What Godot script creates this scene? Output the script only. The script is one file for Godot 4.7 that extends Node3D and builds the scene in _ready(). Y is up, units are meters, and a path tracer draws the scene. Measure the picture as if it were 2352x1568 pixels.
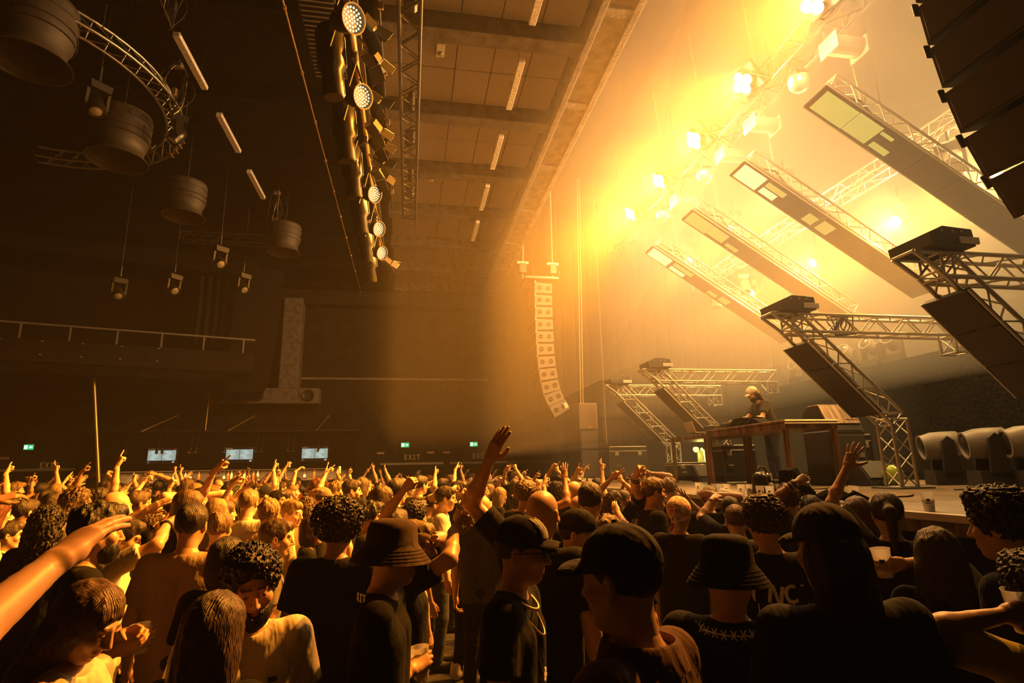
extends Node3D

const STAGE_Y := 1.53
const STAGE_X := 3.45
var M := {}
var tex := {}
var unit_rod: ArrayMesh
var unit_rod_fine: ArrayMesh
var box_cache := {}
var mesh_cache := {}

# ---------------------------------------------------------------- mesh collector
class MB:
	var v := PackedVector3Array()
	var n := PackedVector3Array()
	var ix := PackedInt32Array()
	var c := PackedColorArray()
	var uv := PackedVector2Array()
	func tri(a: Vector3, b: Vector3, d: Vector3) -> void:
		var nn := (d - a).cross(b - a).normalized()
		var k := v.size()
		v.append(a); v.append(b); v.append(d)
		n.append(nn); n.append(nn); n.append(nn)
		ix.append(k); ix.append(k + 1); ix.append(k + 2)
	# corners run clockwise seen from the front
	func quad(a: Vector3, b: Vector3, d: Vector3, e: Vector3) -> void:
		var nn := (d - a).cross(b - a).normalized()
		var k := v.size()
		v.append(a); v.append(b); v.append(d); v.append(e)
		for i in 4: n.append(nn)
		ix.append(k); ix.append(k + 1); ix.append(k + 2)
		ix.append(k); ix.append(k + 2); ix.append(k + 3)
	# box with chamfered edges, centred on p, turned by basis q
	func box(p: Vector3, s: Vector3, ch := 0.0, q := Basis()) -> void:
		var h := s * 0.5
		ch = minf(ch, minf(h.x, minf(h.y, h.z)) * 0.9)
		for ax in 3:
			var a1 := (ax + 1) % 3
			var a2 := (ax + 2) % 3
			for sg in [-1.0, 1.0]:
				var pts: Array[Vector3] = []
				for k in [[-1, -1], [-1, 1], [1, 1], [1, -1]]:
					var w := Vector3.ZERO
					w[ax] = h[ax] * sg
					w[a1] = (h[a1] - ch) * k[0]
					w[a2] = (h[a2] - ch) * k[1]
					pts.append(p + q * w)
				if sg > 0: quad(pts[0], pts[1], pts[2], pts[3])
				else: quad(pts[3], pts[2], pts[1], pts[0])
		if ch <= 0.0: return
		for ax in 3:
			var a1 := (ax + 1) % 3
			var a2 := (ax + 2) % 3
			for s1 in [-1.0, 1.0]:
				for s2 in [-1.0, 1.0]:
					var pts: Array[Vector3] = []
					for k in 4:
						var w := Vector3.ZERO
						w[ax] = (h[ax] - ch) * (1.0 if k == 1 or k == 2 else -1.0)
						w[a1] = (h[a1] - (0.0 if k < 2 else ch)) * s1
						w[a2] = (h[a2] - (ch if k < 2 else 0.0)) * s2
						pts.append(p + q * w)
					var nn := (pts[2] - pts[0]).cross(pts[1] - pts[0])
					var o := Vector3.ZERO
					o[a1] = s1; o[a2] = s2
					if nn.dot(q * o) > 0: quad(pts[0], pts[1], pts[2], pts[3])
					else: quad(pts[3], pts[2], pts[1], pts[0])
		for sx in [-1.0, 1.0]:
			for sy in [-1.0, 1.0]:
				for sz in [-1.0, 1.0]:
					var sv := Vector3(sx, sy, sz)
					var a := p + q * Vector3(h.x * sx, (h.y - ch) * sy, (h.z - ch) * sz)
					var b := p + q * Vector3((h.x - ch) * sx, h.y * sy, (h.z - ch) * sz)
					var d := p + q * Vector3((h.x - ch) * sx, (h.y - ch) * sy, h.z * sz)
					if (d - a).cross(b - a).dot(q * sv) > 0: tri(a, b, d)
					else: tri(a, d, b)
	# smooth tube along a path
	func tube(path: PackedVector3Array, r: float, sides := 8, r_end := -1.0, caps := true) -> void:
		var m := path.size()
		if r_end < 0: r_end = r
		var up := Vector3.UP
		var t0 := (path[1] - path[0]).normalized()
		if absf(t0.y) > 0.95: up = Vector3.RIGHT
		var nx := t0.cross(up).normalized()
		var base := v.size()
		for i in m:
			var t := (path[mini(i + 1, m - 1)] - path[maxi(i - 1, 0)]).normalized()
			nx = (nx - t * nx.dot(t)).normalized()
			var ny := t.cross(nx)
			var rr := lerpf(r, r_end, float(i) / (m - 1))
			for k in sides:
				var an := TAU * k / sides
				var d := nx * cos(an) + ny * sin(an)
				v.append(path[i] + d * rr)
				n.append(d)
		for i in m - 1:
			for k in sides:
				var a := base + i * sides + k
				var b := base + i * sides + (k + 1) % sides
				ix.append(a); ix.append(a + sides); ix.append(b)
				ix.append(b); ix.append(a + sides); ix.append(b + sides)
		if caps:
			for e in [0, m - 1]:
				var t := (path[1] - path[0]).normalized() * -1.0 if e == 0 else (path[m - 1] - path[m - 2]).normalized()
				var k0 := v.size()
				v.append(path[e]); n.append(t)
				for k in sides:
					v.append(v[base + e * sides + k]); n.append(t)
				for k in sides:
					if e == 0:
						ix.append(k0); ix.append(k0 + 1 + k); ix.append(k0 + 1 + (k + 1) % sides)
					else:
						ix.append(k0); ix.append(k0 + 1 + (k + 1) % sides); ix.append(k0 + 1 + k)
	# profile of (radius, height) points turned about the y axis of xf
	func lathe(prof: PackedVector2Array, sides := 20, xf := Transform3D(), arc := TAU, smooth := true) -> void:
		var m := prof.size()
		for i in m - 1:
			var p0 := prof[i]
			var p1 := prof[i + 1]
			var d := p1 - p0
			var nn := Vector2(d.y, -d.x).normalized()
			var n0 := nn
			var n1 := nn
			if smooth:
				if i > 0:
					var dp := p0 - prof[i - 1]
					var np := Vector2(dp.y, -dp.x).normalized()
					if np.dot(nn) > 0.6: n0 = (np + nn).normalized()
				if i < m - 2:
					var dq := prof[i + 2] - p1
					var nq := Vector2(dq.y, -dq.x).normalized()
					if nq.dot(nn) > 0.6: n1 = (nq + nn).normalized()
			var base := v.size()
			for k in sides + 1:
				var an := arc * k / sides
				var cs := cos(an)
				var sn := sin(an)
				v.append(xf * Vector3(p0.x * cs, p0.y, p0.x * sn))
				n.append((xf.basis * Vector3(n0.x * cs, n0.y, n0.x * sn)).normalized())
				v.append(xf * Vector3(p1.x * cs, p1.y, p1.x * sn))
				n.append((xf.basis * Vector3(n1.x * cs, n1.y, n1.x * sn)).normalized())
			for k in sides:
				var a := base + k * 2
				ix.append(a); ix.append(a + 2); ix.append(a + 1)
				ix.append(a + 1); ix.append(a + 2); ix.append(a + 3)
	# outline in the xy plane pushed out along z from z0 to z1
	func prism(poly: PackedVector2Array, z0: float, z1: float, xf := Transform3D()) -> void:
		var t := Geometry2D.triangulate_polygon(poly)
		for i in range(0, t.size(), 3):
			var a := poly[t[i]]
			var b := poly[t[i + 1]]
			var d := poly[t[i + 2]]
			if (b - a).cross(d - a) > 0:
				var e := b
				b = d
				d = e
			tri(xf * Vector3(a.x, a.y, z1), xf * Vector3(b.x, b.y, z1), xf * Vector3(d.x, d.y, z1))
			tri(xf * Vector3(a.x, a.y, z0), xf * Vector3(d.x, d.y, z0), xf * Vector3(b.x, b.y, z0))
		var area := 0.0
		for i in poly.size(): area += poly[i].cross(poly[(i + 1) % poly.size()])
		for i in poly.size():
			var a := poly[i]
			var b := poly[(i + 1) % poly.size()]
			if area < 0:
				var e := a
				a = b
				b = e
			quad(xf * Vector3(a.x, a.y, z0), xf * Vector3(a.x, a.y, z1), xf * Vector3(b.x, b.y, z1), xf * Vector3(b.x, b.y, z0))
	func append(o: MB, xf: Transform3D) -> void:
		var k := v.size()
		for i in o.v.size():
			v.append(xf * o.v[i])
			n.append((xf.basis * o.n[i]).normalized())
		for i in o.ix: ix.append(i + k)
	func mesh() -> ArrayMesh:
		var a := []
		a.resize(Mesh.ARRAY_MAX)
		a[Mesh.ARRAY_VERTEX] = v
		a[Mesh.ARRAY_NORMAL] = n
		a[Mesh.ARRAY_INDEX] = ix
		if c.size() == v.size(): a[Mesh.ARRAY_COLOR] = c
		if uv.size() == v.size(): a[Mesh.ARRAY_TEX_UV] = uv
		var m := ArrayMesh.new()
		m.add_surface_from_arrays(Mesh.PRIMITIVE_TRIANGLES, a)
		return m

# ---------------------------------------------------------------- node helpers
func tag(o: Node, label: String, category: String, group := "", kind := "") -> Node:
	if label: o.set_meta("label", label)
	if category: o.set_meta("category", category)
	if group: o.set_meta("group", group)
	if kind: o.set_meta("kind", kind)
	return o

func thing(called: String, at: Vector3, label: String, category: String, group := "", turn := 0.0) -> Node3D:
	var o := Node3D.new()
	o.name = called
	add_child(o, true)
	o.position = at
	o.rotation.y = turn
	tag(o, label, category, group)
	return o

func part(parent: Node, called: String, mesh: Mesh, m: Material, xf := Transform3D()) -> MeshInstance3D:
	var o := MeshInstance3D.new()
	o.name = called
	o.mesh = mesh
	o.material_override = m
	parent.add_child(o, true)
	o.transform = xf
	return o

func setting(called: String, mesh: Mesh, m: Material, xf := Transform3D()) -> MeshInstance3D:
	var o := part(self, called, mesh, m, xf)
	o.set_meta("kind", "structure")
	return o

func bx(s: Vector3, ch := 0.006) -> ArrayMesh:
	var key := str(s.snapped(Vector3.ONE * 0.0001)) + str(ch)
	if not box_cache.has(key):
		var b := MB.new()
		b.box(Vector3.ZERO, s, ch)
		box_cache[key] = b.mesh()
	return box_cache[key]

# a box given by its two corners
func bxc(a: Vector3, b: Vector3) -> Transform3D:
	return Transform3D(Basis(), (a + b) * 0.5)

func span(parent: Node, called: String, a: Vector3, b: Vector3, m: Material, ch := 0.006) -> MeshInstance3D:
	return part(parent, called, bx((b - a).abs(), ch), m, bxc(a, b))

func rod_xf(a: Vector3, b: Vector3, r: float) -> Transform3D:
	var y := b - a
	var l := y.length()
	var yn := y / l
	var x := yn.cross(Vector3.UP if absf(yn.y) < 0.95 else Vector3.RIGHT).normalized()
	var z := x.cross(yn)
	return Transform3D(Basis(x * r, y, z * r), (a + b) * 0.5)

func rod(parent: Node, called: String, a: Vector3, b: Vector3, r: float, m: Material, fine := false) -> MeshInstance3D:
	return part(parent, called, unit_rod_fine if fine else unit_rod, m, rod_xf(a, b, r))

func look(at: Vector3, towards: Vector3, up := Vector3.UP) -> Transform3D:
	return Transform3D(Basis.looking_at(towards - at, up if absf((towards - at).normalized().dot(up)) < 0.98 else Vector3.RIGHT), at)

func lin(r: float, g: float, b: float, a := 1.0) -> Color:
	var c := Color(r, g, b, a).linear_to_srgb()
	c.a = a
	return c

func mat(called: String, c: Color, rough := 0.7, metal := 0.0, extra := {}) -> StandardMaterial3D:
	var m := StandardMaterial3D.new()
	m.resource_name = called
	m.albedo_color = c
	m.roughness = rough
	m.metallic = metal
	if rough >= 0.8: m.metallic_specular = 0.2
	for k in extra: m.set(k, extra[k])
	M[called] = m
	return m

func noise_tex(called: String, freq: float, lo: Color, hi: Color, seed_: int, oct := 4, size := 256, stretch := 1.0, normal := false, bump := 4.0) -> Texture2D:
	# computed at once so that the picture does not depend on a thread
	var f := FastNoiseLite.new()
	f.seed = seed_
	f.noise_type = FastNoiseLite.TYPE_SIMPLEX_SMOOTH
	f.frequency = freq
	f.fractal_octaves = oct
	var im := Image.create(size, size, false, Image.FORMAT_RGB8)
	for y in size:
		for x in size:
			# blend four shifted copies so that the tile repeats without a seam
			var u := float(x) / size
			var w := float(y) / size
			var a := f.get_noise_2d(x, y * stretch)
			var b := f.get_noise_2d(x - size, y * stretch)
			var d := f.get_noise_2d(x, (y - size) * stretch)
			var e := f.get_noise_2d(x - size, (y - size) * stretch)
			var k := lerpf(lerpf(a, b, u), lerpf(d, e, u), w)
			var t := clampf(k * 1.1 + 0.5, 0.0, 1.0)
			im.set_pixel(x, y, lo.lerp(hi, t))
	if normal:
		im.convert(Image.FORMAT_RGBA8)
		im.bump_map_to_normal_map(bump)
	tex[called] = ImageTexture.create_from_image(im)
	return tex[called]

func tri_map(m: StandardMaterial3D, t: Texture2D, scale: Vector3, nt: Texture2D = null, ns := 1.0, world := true) -> StandardMaterial3D:
	m.albedo_texture = t
	m.uv1_triplanar = true
	m.uv1_world_triplanar = world
	m.uv1_scale = scale
	if nt:
		m.normal_enabled = true
		m.normal_texture = nt
		m.normal_scale = ns
	return m

func text_mesh(s: String, h: float, depth := 0.004, font := "Droid Sans", bold := true) -> TextMesh:
	var t := TextMesh.new()
	var f := SystemFont.new()
	f.font_names = PackedStringArray([font])
	if bold: f.font_weight = 700
	t.font = f
	t.text = s
	t.font_size = 32
	t.pixel_size = h / 23.0
	t.depth = depth
	t.curve_step = 2.0
	return t

# ---------------------------------------------------------------- the scene
func _ready() -> void:
	set_view()
	make_materials()
	build_shell()
	build_stage()
	build_rigging()
	build_hall_fittings()
	build_stage_things()
	build_people()

func set_view() -> void:
	# a 20 mm lens held a little above the heads, tipped up and turned towards the stage
	var cam := Camera3D.new()
	cam.name = "camera"
	cam.position = Vector3(0, 1.88, 0)
	cam.rotation = Vector3(0.22046, -0.17846, -0.01914)
	cam.fov = 61.66
	cam.near = 0.05
	cam.far = 120.0
	add_child(cam)
	cam.current = true
	var e := Environment.new()
	e.background_mode = Environment.BG_COLOR
	e.background_color = Color(0, 0, 0)
	e.tonemap_mode = Environment.TONE_MAPPER_LINEAR
	e.tonemap_exposure = 1.0
	e.sdfgi_enabled = true
	e.ssao_enabled = true
	e.ssil_enabled = true
	e.volumetric_fog_enabled = true
	e.volumetric_fog_density = 0.0014
	e.volumetric_fog_anisotropy = 0.2
	e.volumetric_fog_albedo = Color(0.95, 0.95, 0.95)
	var we := WorldEnvironment.new()
	we.name = "environment"
	we.environment = e
	add_child(we)
	haze("stage_haze", Vector3(5.3, 3.3, -18.5), Vector3(12.8, 10.8, 1.5), 0.085, false)
	haze("stage_haze", Vector3(3.1, 1.7, -18.5), Vector3(9.4, 3.3, -9.0), 0.018, false)
	haze("stage_haze", Vector3(3.1, 3.3, -18.5), Vector3(5.3, 10.8, 1.5), 0.024, false)
	haze("drifting_haze", Vector3(1.7, 2.2, -19.9), Vector3(3.1, 8.3, -3.0), 0.016, true)
	haze("drifting_haze", Vector3(-0.4, 2.4, -19.9), Vector3(1.7, 8.3, -4.0), 0.003, true)

func haze(called: String, a: Vector3, b: Vector3, density: float, round: bool) -> void:
	var f := FogVolume.new()
	f.name = called
	f.shape = RenderingServer.FOG_VOLUME_SHAPE_BOX
	f.size = b - a
	f.position = (a + b) * 0.5
	var m := FogMaterial.new()
	m.albedo = Color(0.95, 0.95, 0.95)
	m.density = density
	f.material = m
	tag(f, "smoke drifting out over the stage edge" if round else "thin smoke hanging in the air over the stage", "haze", "", "stuff")
	add_child(f, true)

func make_materials() -> void:
	var b := MB.new()
	b.lathe(PackedVector2Array([Vector2(0, -0.5), Vector2(1, -0.5), Vector2(1, 0.5), Vector2(0, 0.5)]), 7)
	unit_rod = b.mesh()
	b = MB.new()
	b.lathe(PackedVector2Array([Vector2(0, -0.5), Vector2(1, -0.5), Vector2(1, 0.5), Vector2(0, 0.5)]), 16)
	unit_rod_fine = b.mesh()
	noise_tex("cloud", 0.018, Color(0.72, 0.72, 0.72), Color(1, 1, 1), 3)
	noise_tex("grain", 0.11, Color(0.78, 0.78, 0.78), Color(1, 1, 1), 5, 3)
	noise_tex("streak", 0.05, Color(0.45, 0.42, 0.4), Color(1, 1, 1), 8, 4, 256, 0.08)
	noise_tex("rough_n", 0.09, Color(0.2, 0.2, 0.2), Color(0.8, 0.8, 0.8), 11, 3, 256, 1.0, true, 3.0)
	noise_tex("cloth_n", 0.028, Color(0.1, 0.1, 0.1), Color(0.9, 0.9, 0.9), 17, 3, 256, 0.55, true, 9.0)
	noise_tex("cloth_c", 0.2, Color(0.90, 0.90, 0.90), Color(1, 1, 1), 19, 3)
	noise_tex("hair_n", 0.10, Color(0, 0, 0), Color(1, 1, 1), 23, 2, 256, 0.10, true, 9.0)
	noise_tex("hair_c", 0.12, Color(0.35, 0.33, 0.32), Color(1, 1, 1), 29, 3, 256, 0.10)
	tri_map(mat("floor", lin(0.05, 0.05, 0.052), 0.6), tex.cloud, Vector3.ONE * 0.35, tex.rough_n, 0.3)
	tri_map(mat("wall", lin(0.022, 0.021, 0.020), 0.85), tex.cloud, Vector3.ONE * 0.3, tex.rough_n, 0.4)
	tri_map(mat("black_wall", lin(0.010, 0.010, 0.0105), 0.85), tex.cloud, Vector3.ONE * 0.4, tex.rough_n, 0.3)
	tri_map(mat("tile", lin(0.40, 0.36, 0.32), 0.9), tex.grain, Vector3.ONE * 1.6, tex.rough_n, 0.5)
	tri_map(mat("slab", lin(0.014, 0.013, 0.013), 0.9), tex.cloud, Vector3.ONE * 0.5)
	tri_map(mat("beam", lin(0.20, 0.18, 0.16), 0.75), tex.cloud, Vector3.ONE * 0.7, tex.rough_n, 0.3)
	tri_map(mat("deck", lin(0.30, 0.24, 0.17), 0.5), tex.streak, Vector3(0.9, 0.9, 0.9), tex.rough_n, 0.4)
	mat("edge", lin(0.75, 0.72, 0.66), 0.45)
	mat("black", lin(0.018, 0.018, 0.019), 0.55)
	mat("black_gloss", lin(0.016, 0.016, 0.017), 0.28)
	tri_map(mat("drape", lin(0.008, 0.0078, 0.0078), 0.95), tex.grain, Vector3.ONE * 3.0)
	mat("alu", lin(0.50, 0.49, 0.47), 0.35, 0.9)
	mat("dark_steel", lin(0.10, 0.10, 0.10), 0.4, 0.8)
	mat("grey", lin(0.22, 0.21, 0.2), 0.5)
	mat("silver", lin(0.5, 0.49, 0.47), 0.35, 0.6)
	mat("white_paint", lin(0.72, 0.70, 0.66), 0.5)
	mat("speaker_grey", lin(0.16, 0.145, 0.125), 0.6)
	mat("grille", lin(0.045, 0.042, 0.04), 0.7)
	tri_map(mat("plywood", lin(0.50, 0.36, 0.22), 0.55), tex.streak, Vector3(1.5, 1.5, 1.5))
	mat("rubber", lin(0.012, 0.012, 0.012), 0.7)
	mat("rope", lin(0.45, 0.40, 0.32), 0.8)
	mat("brass", lin(0.6, 0.42, 0.18), 0.35, 0.8)
	mat("balloon", lin(0.30, 0.42, 0.03), 0.18)
	mat("cup", lin(0.86, 0.85, 0.82, 0.62), 0.35, 0.0, {"transparency": BaseMaterial3D.TRANSPARENCY_ALPHA, "backlight_enabled": true, "backlight": lin(0.6, 0.6, 0.58)})
	mat("cup_clear", lin(0.9, 0.9, 0.88, 0.28), 0.12, 0.0, {"transparency": BaseMaterial3D.TRANSPARENCY_ALPHA})
	mat("beer", lin(0.62, 0.36, 0.08, 0.7), 0.2, 0.0, {"transparency": BaseMaterial3D.TRANSPARENCY_ALPHA})
	mat("print_black", lin(0.015, 0.015, 0.018), 0.5)
	mat("print_white", lin(0.85, 0.84, 0.82), 0.6)
	mat("red", lin(0.55, 0.05, 0.03), 0.5)

func emit(called: String, c: Color, energy: float, base := Color(0.02, 0.02, 0.02)) -> StandardMaterial3D:
	return mat(called, base, 0.5, 0.0, {"emission_enabled": true, "emission": c, "emission_energy_multiplier": energy})

func slab(called: String, a: Vector3, b: Vector3, m: Material) -> MeshInstance3D:
	return setting(called, bx((b - a).abs(), 0.0), m, bxc(a, b))

func build_shell() -> void:
	slab("floor", Vector3(-16.2, -0.25, -20.3), Vector3(13.8, 0.0, 3.3), M.floor)
	var wn := slab("wall_north", Vector3(-16.2, 0.0, -20.3), Vector3(13.8, 11.4, -20.0), M.wall)
	slab("wall_west", Vector3(-16.4, 0.0, -20.3), Vector3(-16.1, 11.4, 3.3), M.black_wall)
	slab("wall_south", Vector3(-16.2, 0.0, 3.0), Vector3(13.8, 11.4, 3.3), M.black_wall)
	slab("wall_east", Vector3(13.5, 0.0, -20.3), Vector3(13.8, 11.4, 3.3), M.black_wall)
	var c := slab("ceiling", Vector3(-16.2, 8.42, -20.3), Vector3(2.45, 8.7, 3.3), M.slab)
	slab("ceiling_stage_house", Vector3(2.4, 11.0, -20.3), Vector3(13.8, 11.4, 3.3), M.slab)
	# acoustic panels between the ceiling beams, each its own board with an open joint
	var rng := RandomNumberGenerator.new()
	rng.seed = 4
	var pm := bx(Vector3(0.588, 0.03, 0.87), 0.008)
	for bay in 7:
		for row in 2:
			for col in 5:
				var z := -5.18 - 2.07 * bay - 0.16 - 0.44 - row * 0.885
				var x := 2.12 - col * 0.6
				part(c, "ceiling_panel", pm, M.tile, Transform3D(Basis(), Vector3(x, 8.395 + rng.randf() * 0.004, z) - c.position))
	for k in 8:
		var z := -5.18 - 2.07 * k
		var bm := slab("ceiling_beam", Vector3(-0.62, 8.12, z - 0.11), Vector3(2.45, 8.42, z + 0.11), M.beam)
		part(bm, "bottom_flange", bx(Vector3(3.05, 0.03, 0.30), 0.004), M.beam, Transform3D(Basis(), Vector3(0, -0.155, 0)))
		var bk := slab("ceiling_beam", Vector3(-16.0, 8.12, z - 0.11), Vector3(-0.64, 8.42, z + 0.11), M.black_wall)
		part(bk, "bottom_flange", bx(Vector3(15.3, 0.03, 0.30), 0.004), M.black_wall, Transform3D(Basis(), Vector3(0, -0.155, 0)))
	# double steel girder along the front of the stage opening
	var g := slab("ceiling_girder", Vector3(2.52, 7.98, -20.0), Vector3(2.88, 11.0, 3.0), M.beam)
	for x in [2.46, 2.94]:
		part(g, "flange", bx(Vector3(0.10, 0.09, 23.0), 0.006), M.beam, Transform3D(Basis(), Vector3(x, 7.96, -8.5) - g.position))
	for k in 9:
		part(g, "gusset", bx(Vector3(0.56, 0.05, 0.16), 0.004), M.beam, Transform3D(Basis(), Vector3(2.7, 7.95, -4.2 - 2.07 * k) - g.position))
	# far wall: header, beams, doors, plates
	part(wn, "wall_header", bx(Vector3(18.0, 0.5, 0.5), 0.01), M.wall, Transform3D(Basis(), Vector3(-6.6, 7.75, -19.75) - wn.position))
	part(wn, "wall_rail", bx(Vector3(9.0, 0.08, 0.1), 0.01), M.beam, Transform3D(Basis(), Vector3(-1.8, 5.0, -19.95) - wn.position))
	var i := 0
	for x in [0.1, 2.42, -11.1, 4.4]:
		i += 1
		var d := setting("door_%d" % i, bx(Vector3(1.9, 2.1, 0.08), 0.01), M.black_wall, Transform3D(Basis(), Vector3(x, 1.05, -19.97)))
		part(d, "door_frame", bx(Vector3(2.1, 0.08, 0.12), 0.01), M.grey, Transform3D(Basis(), Vector3(0, 1.09, 0)))
		for s in [-0.5, 0.5]:
			part(d, "push_bar", bx(Vector3(0.7, 0.05, 0.06), 0.01), M.dark_steel, Transform3D(Basis(), Vector3(s, -0.05, 0.07)))
	build_balcony()

func build_balcony() -> void:
	# dark upper balcony box at the far left, its front turned a little towards the hall
	var o := thing("balcony", Vector3(-9.2, 0, -18.2), "dark balcony box hanging above the bar at the far wall", "balcony")
	o.set_meta("kind", "structure")
	var a := Vector3(-13.0, 0, -15.05)
	var d := Vector3(-4.55, 0, -17.55)
	var dir := (d - a).normalized()
	var nrm := Vector3(-dir.z, 0, dir.x)
	var q := Basis(dir, Vector3.UP, nrm)
	var l := (d - a).length()
	var mid := (a + d) * 0.5 - o.position
	var bt := Transform3D(q, mid)
	part(o, "floor_slab", bx(Vector3(l, 0.28, 2.0), 0.02), M.black_wall, bt * Transform3D(Basis(), Vector3(0, 4.62, -1.0)))
	part(o, "fascia", bx(Vector3(l, 0.60, 0.10), 0.02), M.wall, bt * Transform3D(Basis(), Vector3(0, 5.05, 0.02)))
	part(o, "rail", bx(Vector3(l, 0.05, 0.06), 0.01), M.grey, bt * Transform3D(Basis(), Vector3(0, 5.75, 0.02)))
	for k in 9:
		part(o, "rail_post", bx(Vector3(0.04, 0.42, 0.04), 0.004), M.grey, bt * Transform3D(Basis(), Vector3(-l * 0.5 + 0.3 + k * (l - 0.6) / 8.0, 5.55, 0.02)))
	part(o, "top_beam", bx(Vector3(l, 0.5, 0.3), 0.02), M.black_wall, bt * Transform3D(Basis(), Vector3(0, 7.95, -0.1)))
	part(o, "back_panel", bx(Vector3(l, 3.2, 0.08), 0.01), M.black_wall, bt * Transform3D(Basis(), Vector3(0, 6.4, -1.9)))
	# pleated curtain at its right-hand end
	for k in 7:
		var b := MB.new()
		b.tube(PackedVector3Array([Vector3(0, 5.6, 0), Vector3(0.02, 6.6, 0), Vector3(0, 7.7, 0)]), 0.07, 8, 0.06)
		part(o, "curtain_fold", b.mesh(), M.wall, bt * Transform3D(Basis(), Vector3(l * 0.5 - 0.25 - k * 0.22, 0, -0.5)))
	# rounded end of the box, curving down beside the duct
	var e := MB.new()
	var pf := PackedVector2Array([Vector2(-0.9, 8.0), Vector2(-0.9, 4.25), Vector2(-0.05, 4.22), Vector2(0.12, 4.3), Vector2(0.2, 4.5), Vector2(0.36, 6.2), Vector2(0.45, 8.0)])
	e.prism(pf, -1.9, 0.0)
	part(o, "end_wall", e.mesh(), M.black_wall, bt * Transform3D(Basis(), Vector3(l * 0.5 + 0.25, 0, 0.0)))
	for k in 14:
		part(o, "bolt", bx(Vector3(0.05, 0.03, 0.03), 0.004), M.silver, bt * Transform3D(Basis(), Vector3(-l * 0.35 + (k % 7) * 0.85, 4.95 + (0.35 if k > 6 else 0.0), 0.09)))

func build_stage() -> void:
	var s := slab("stage_floor", Vector3(STAGE_X, STAGE_Y - 0.12, -16.5), Vector3(13.5, STAGE_Y, 2.9), M.deck)
	# deck boards: each sheet of the stage floor with its own joint
	var rng := RandomNumberGenerator.new()
	rng.seed = 9
	for ixx in 5:
		for iz in 15:
			var w := 2.0
			var x := STAGE_X + 0.06 + ixx * w + w * 0.5
			if x + w * 0.5 > 13.4: continue
			part(s, "deck_board", bx(Vector3(w - 0.006, 0.018, 1.21), 0.003), M.deck, Transform3D(Basis(), Vector3(x, STAGE_Y + 0.009 + rng.randf() * 0.002, 1.5 - iz * 1.22) - s.position))
	part(s, "front_edge", bx(Vector3(0.05, 0.055, 19.3), 0.006), M.edge, Transform3D(Basis(), Vector3(STAGE_X + 0.005, STAGE_Y - 0.008, -6.8) - s.position))
	slab("wall_stage_front", Vector3(STAGE_X + 0.03, 0.0, -16.5), Vector3(STAGE_X + 0.18, STAGE_Y - 0.12, 2.9), M.black_wall)
	# black masking wall at the back of the stage, lights stand on its top
	slab("wall_stage_back", Vector3(9.5, STAGE_Y, -15.6), Vector3(10.3, 3.86, 2.9), M.black_wall)
	# black drapes closing the far wing
	var o := thing("stage_drape", Vector3(8.5, STAGE_Y, -16.2), "tall black pleated drape closing the far wing of the stage", "drape")
	for k in 22:
		var b := MB.new()
		var h := 8.6
		b.tube(PackedVector3Array([Vector3(0, 0, 0), Vector3(0.03 * sin(k * 2.1), h * 0.5, 0.02), Vector3(0, h, 0)]), 0.26, 10, 0.24)
		part(o, "pleat", b.mesh(), M.drape, Transform3D(Basis().scaled(Vector3(1, 1, 0.45)), Vector3(-4.3 + k * 0.43, 0, 0.0)))

# ---------------------------------------------------------------- trusses
# four main tubes and the zigzag braces between them; a and b in the thing's own axes
func box_truss(o: Node3D, a: Vector3, b: Vector3, w: float, m: Material, side_hint: Vector3, r := 0.022, faces := 4) -> void:
	var t := (b - a).normalized()
	var l := (b - a).length()
	var side := (side_hint - t * side_hint.dot(t)).normalized()
	var up := side.cross(t)
	var c: Array[Vector3] = []
	for k in [[-1, -1], [1, -1], [1, 1], [-1, 1]]:
		c.append(side * (w * 0.5 * k[0]) + up * (w * 0.5 * k[1]))
	for k in 4 if faces == 4 else 2:
		rod(o, "chord", a + c[k], b + c[k], r, m, true)
	var n := maxi(1, roundi(l / w))
	for k in faces:
		if faces == 1 and k > 0: break
		for i in n:
			var p := a + t * (l * i / n)
			var q := a + t * (l * (i + 1) / n)
			var e := c[k]
			var f := c[(k + 1) % 4]
			if i % 2 == 0: rod(o, "brace", p + e, q + f, r * 0.45, m)
			else: rod(o, "brace", p + f, q + e, r * 0.45, m)
		rod(o, "brace", a + c[k], a + c[(k + 1) % 4], r * 0.6, m)
		rod(o, "brace", b + c[k], b + c[(k + 1) % 4], r * 0.6, m)

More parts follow.
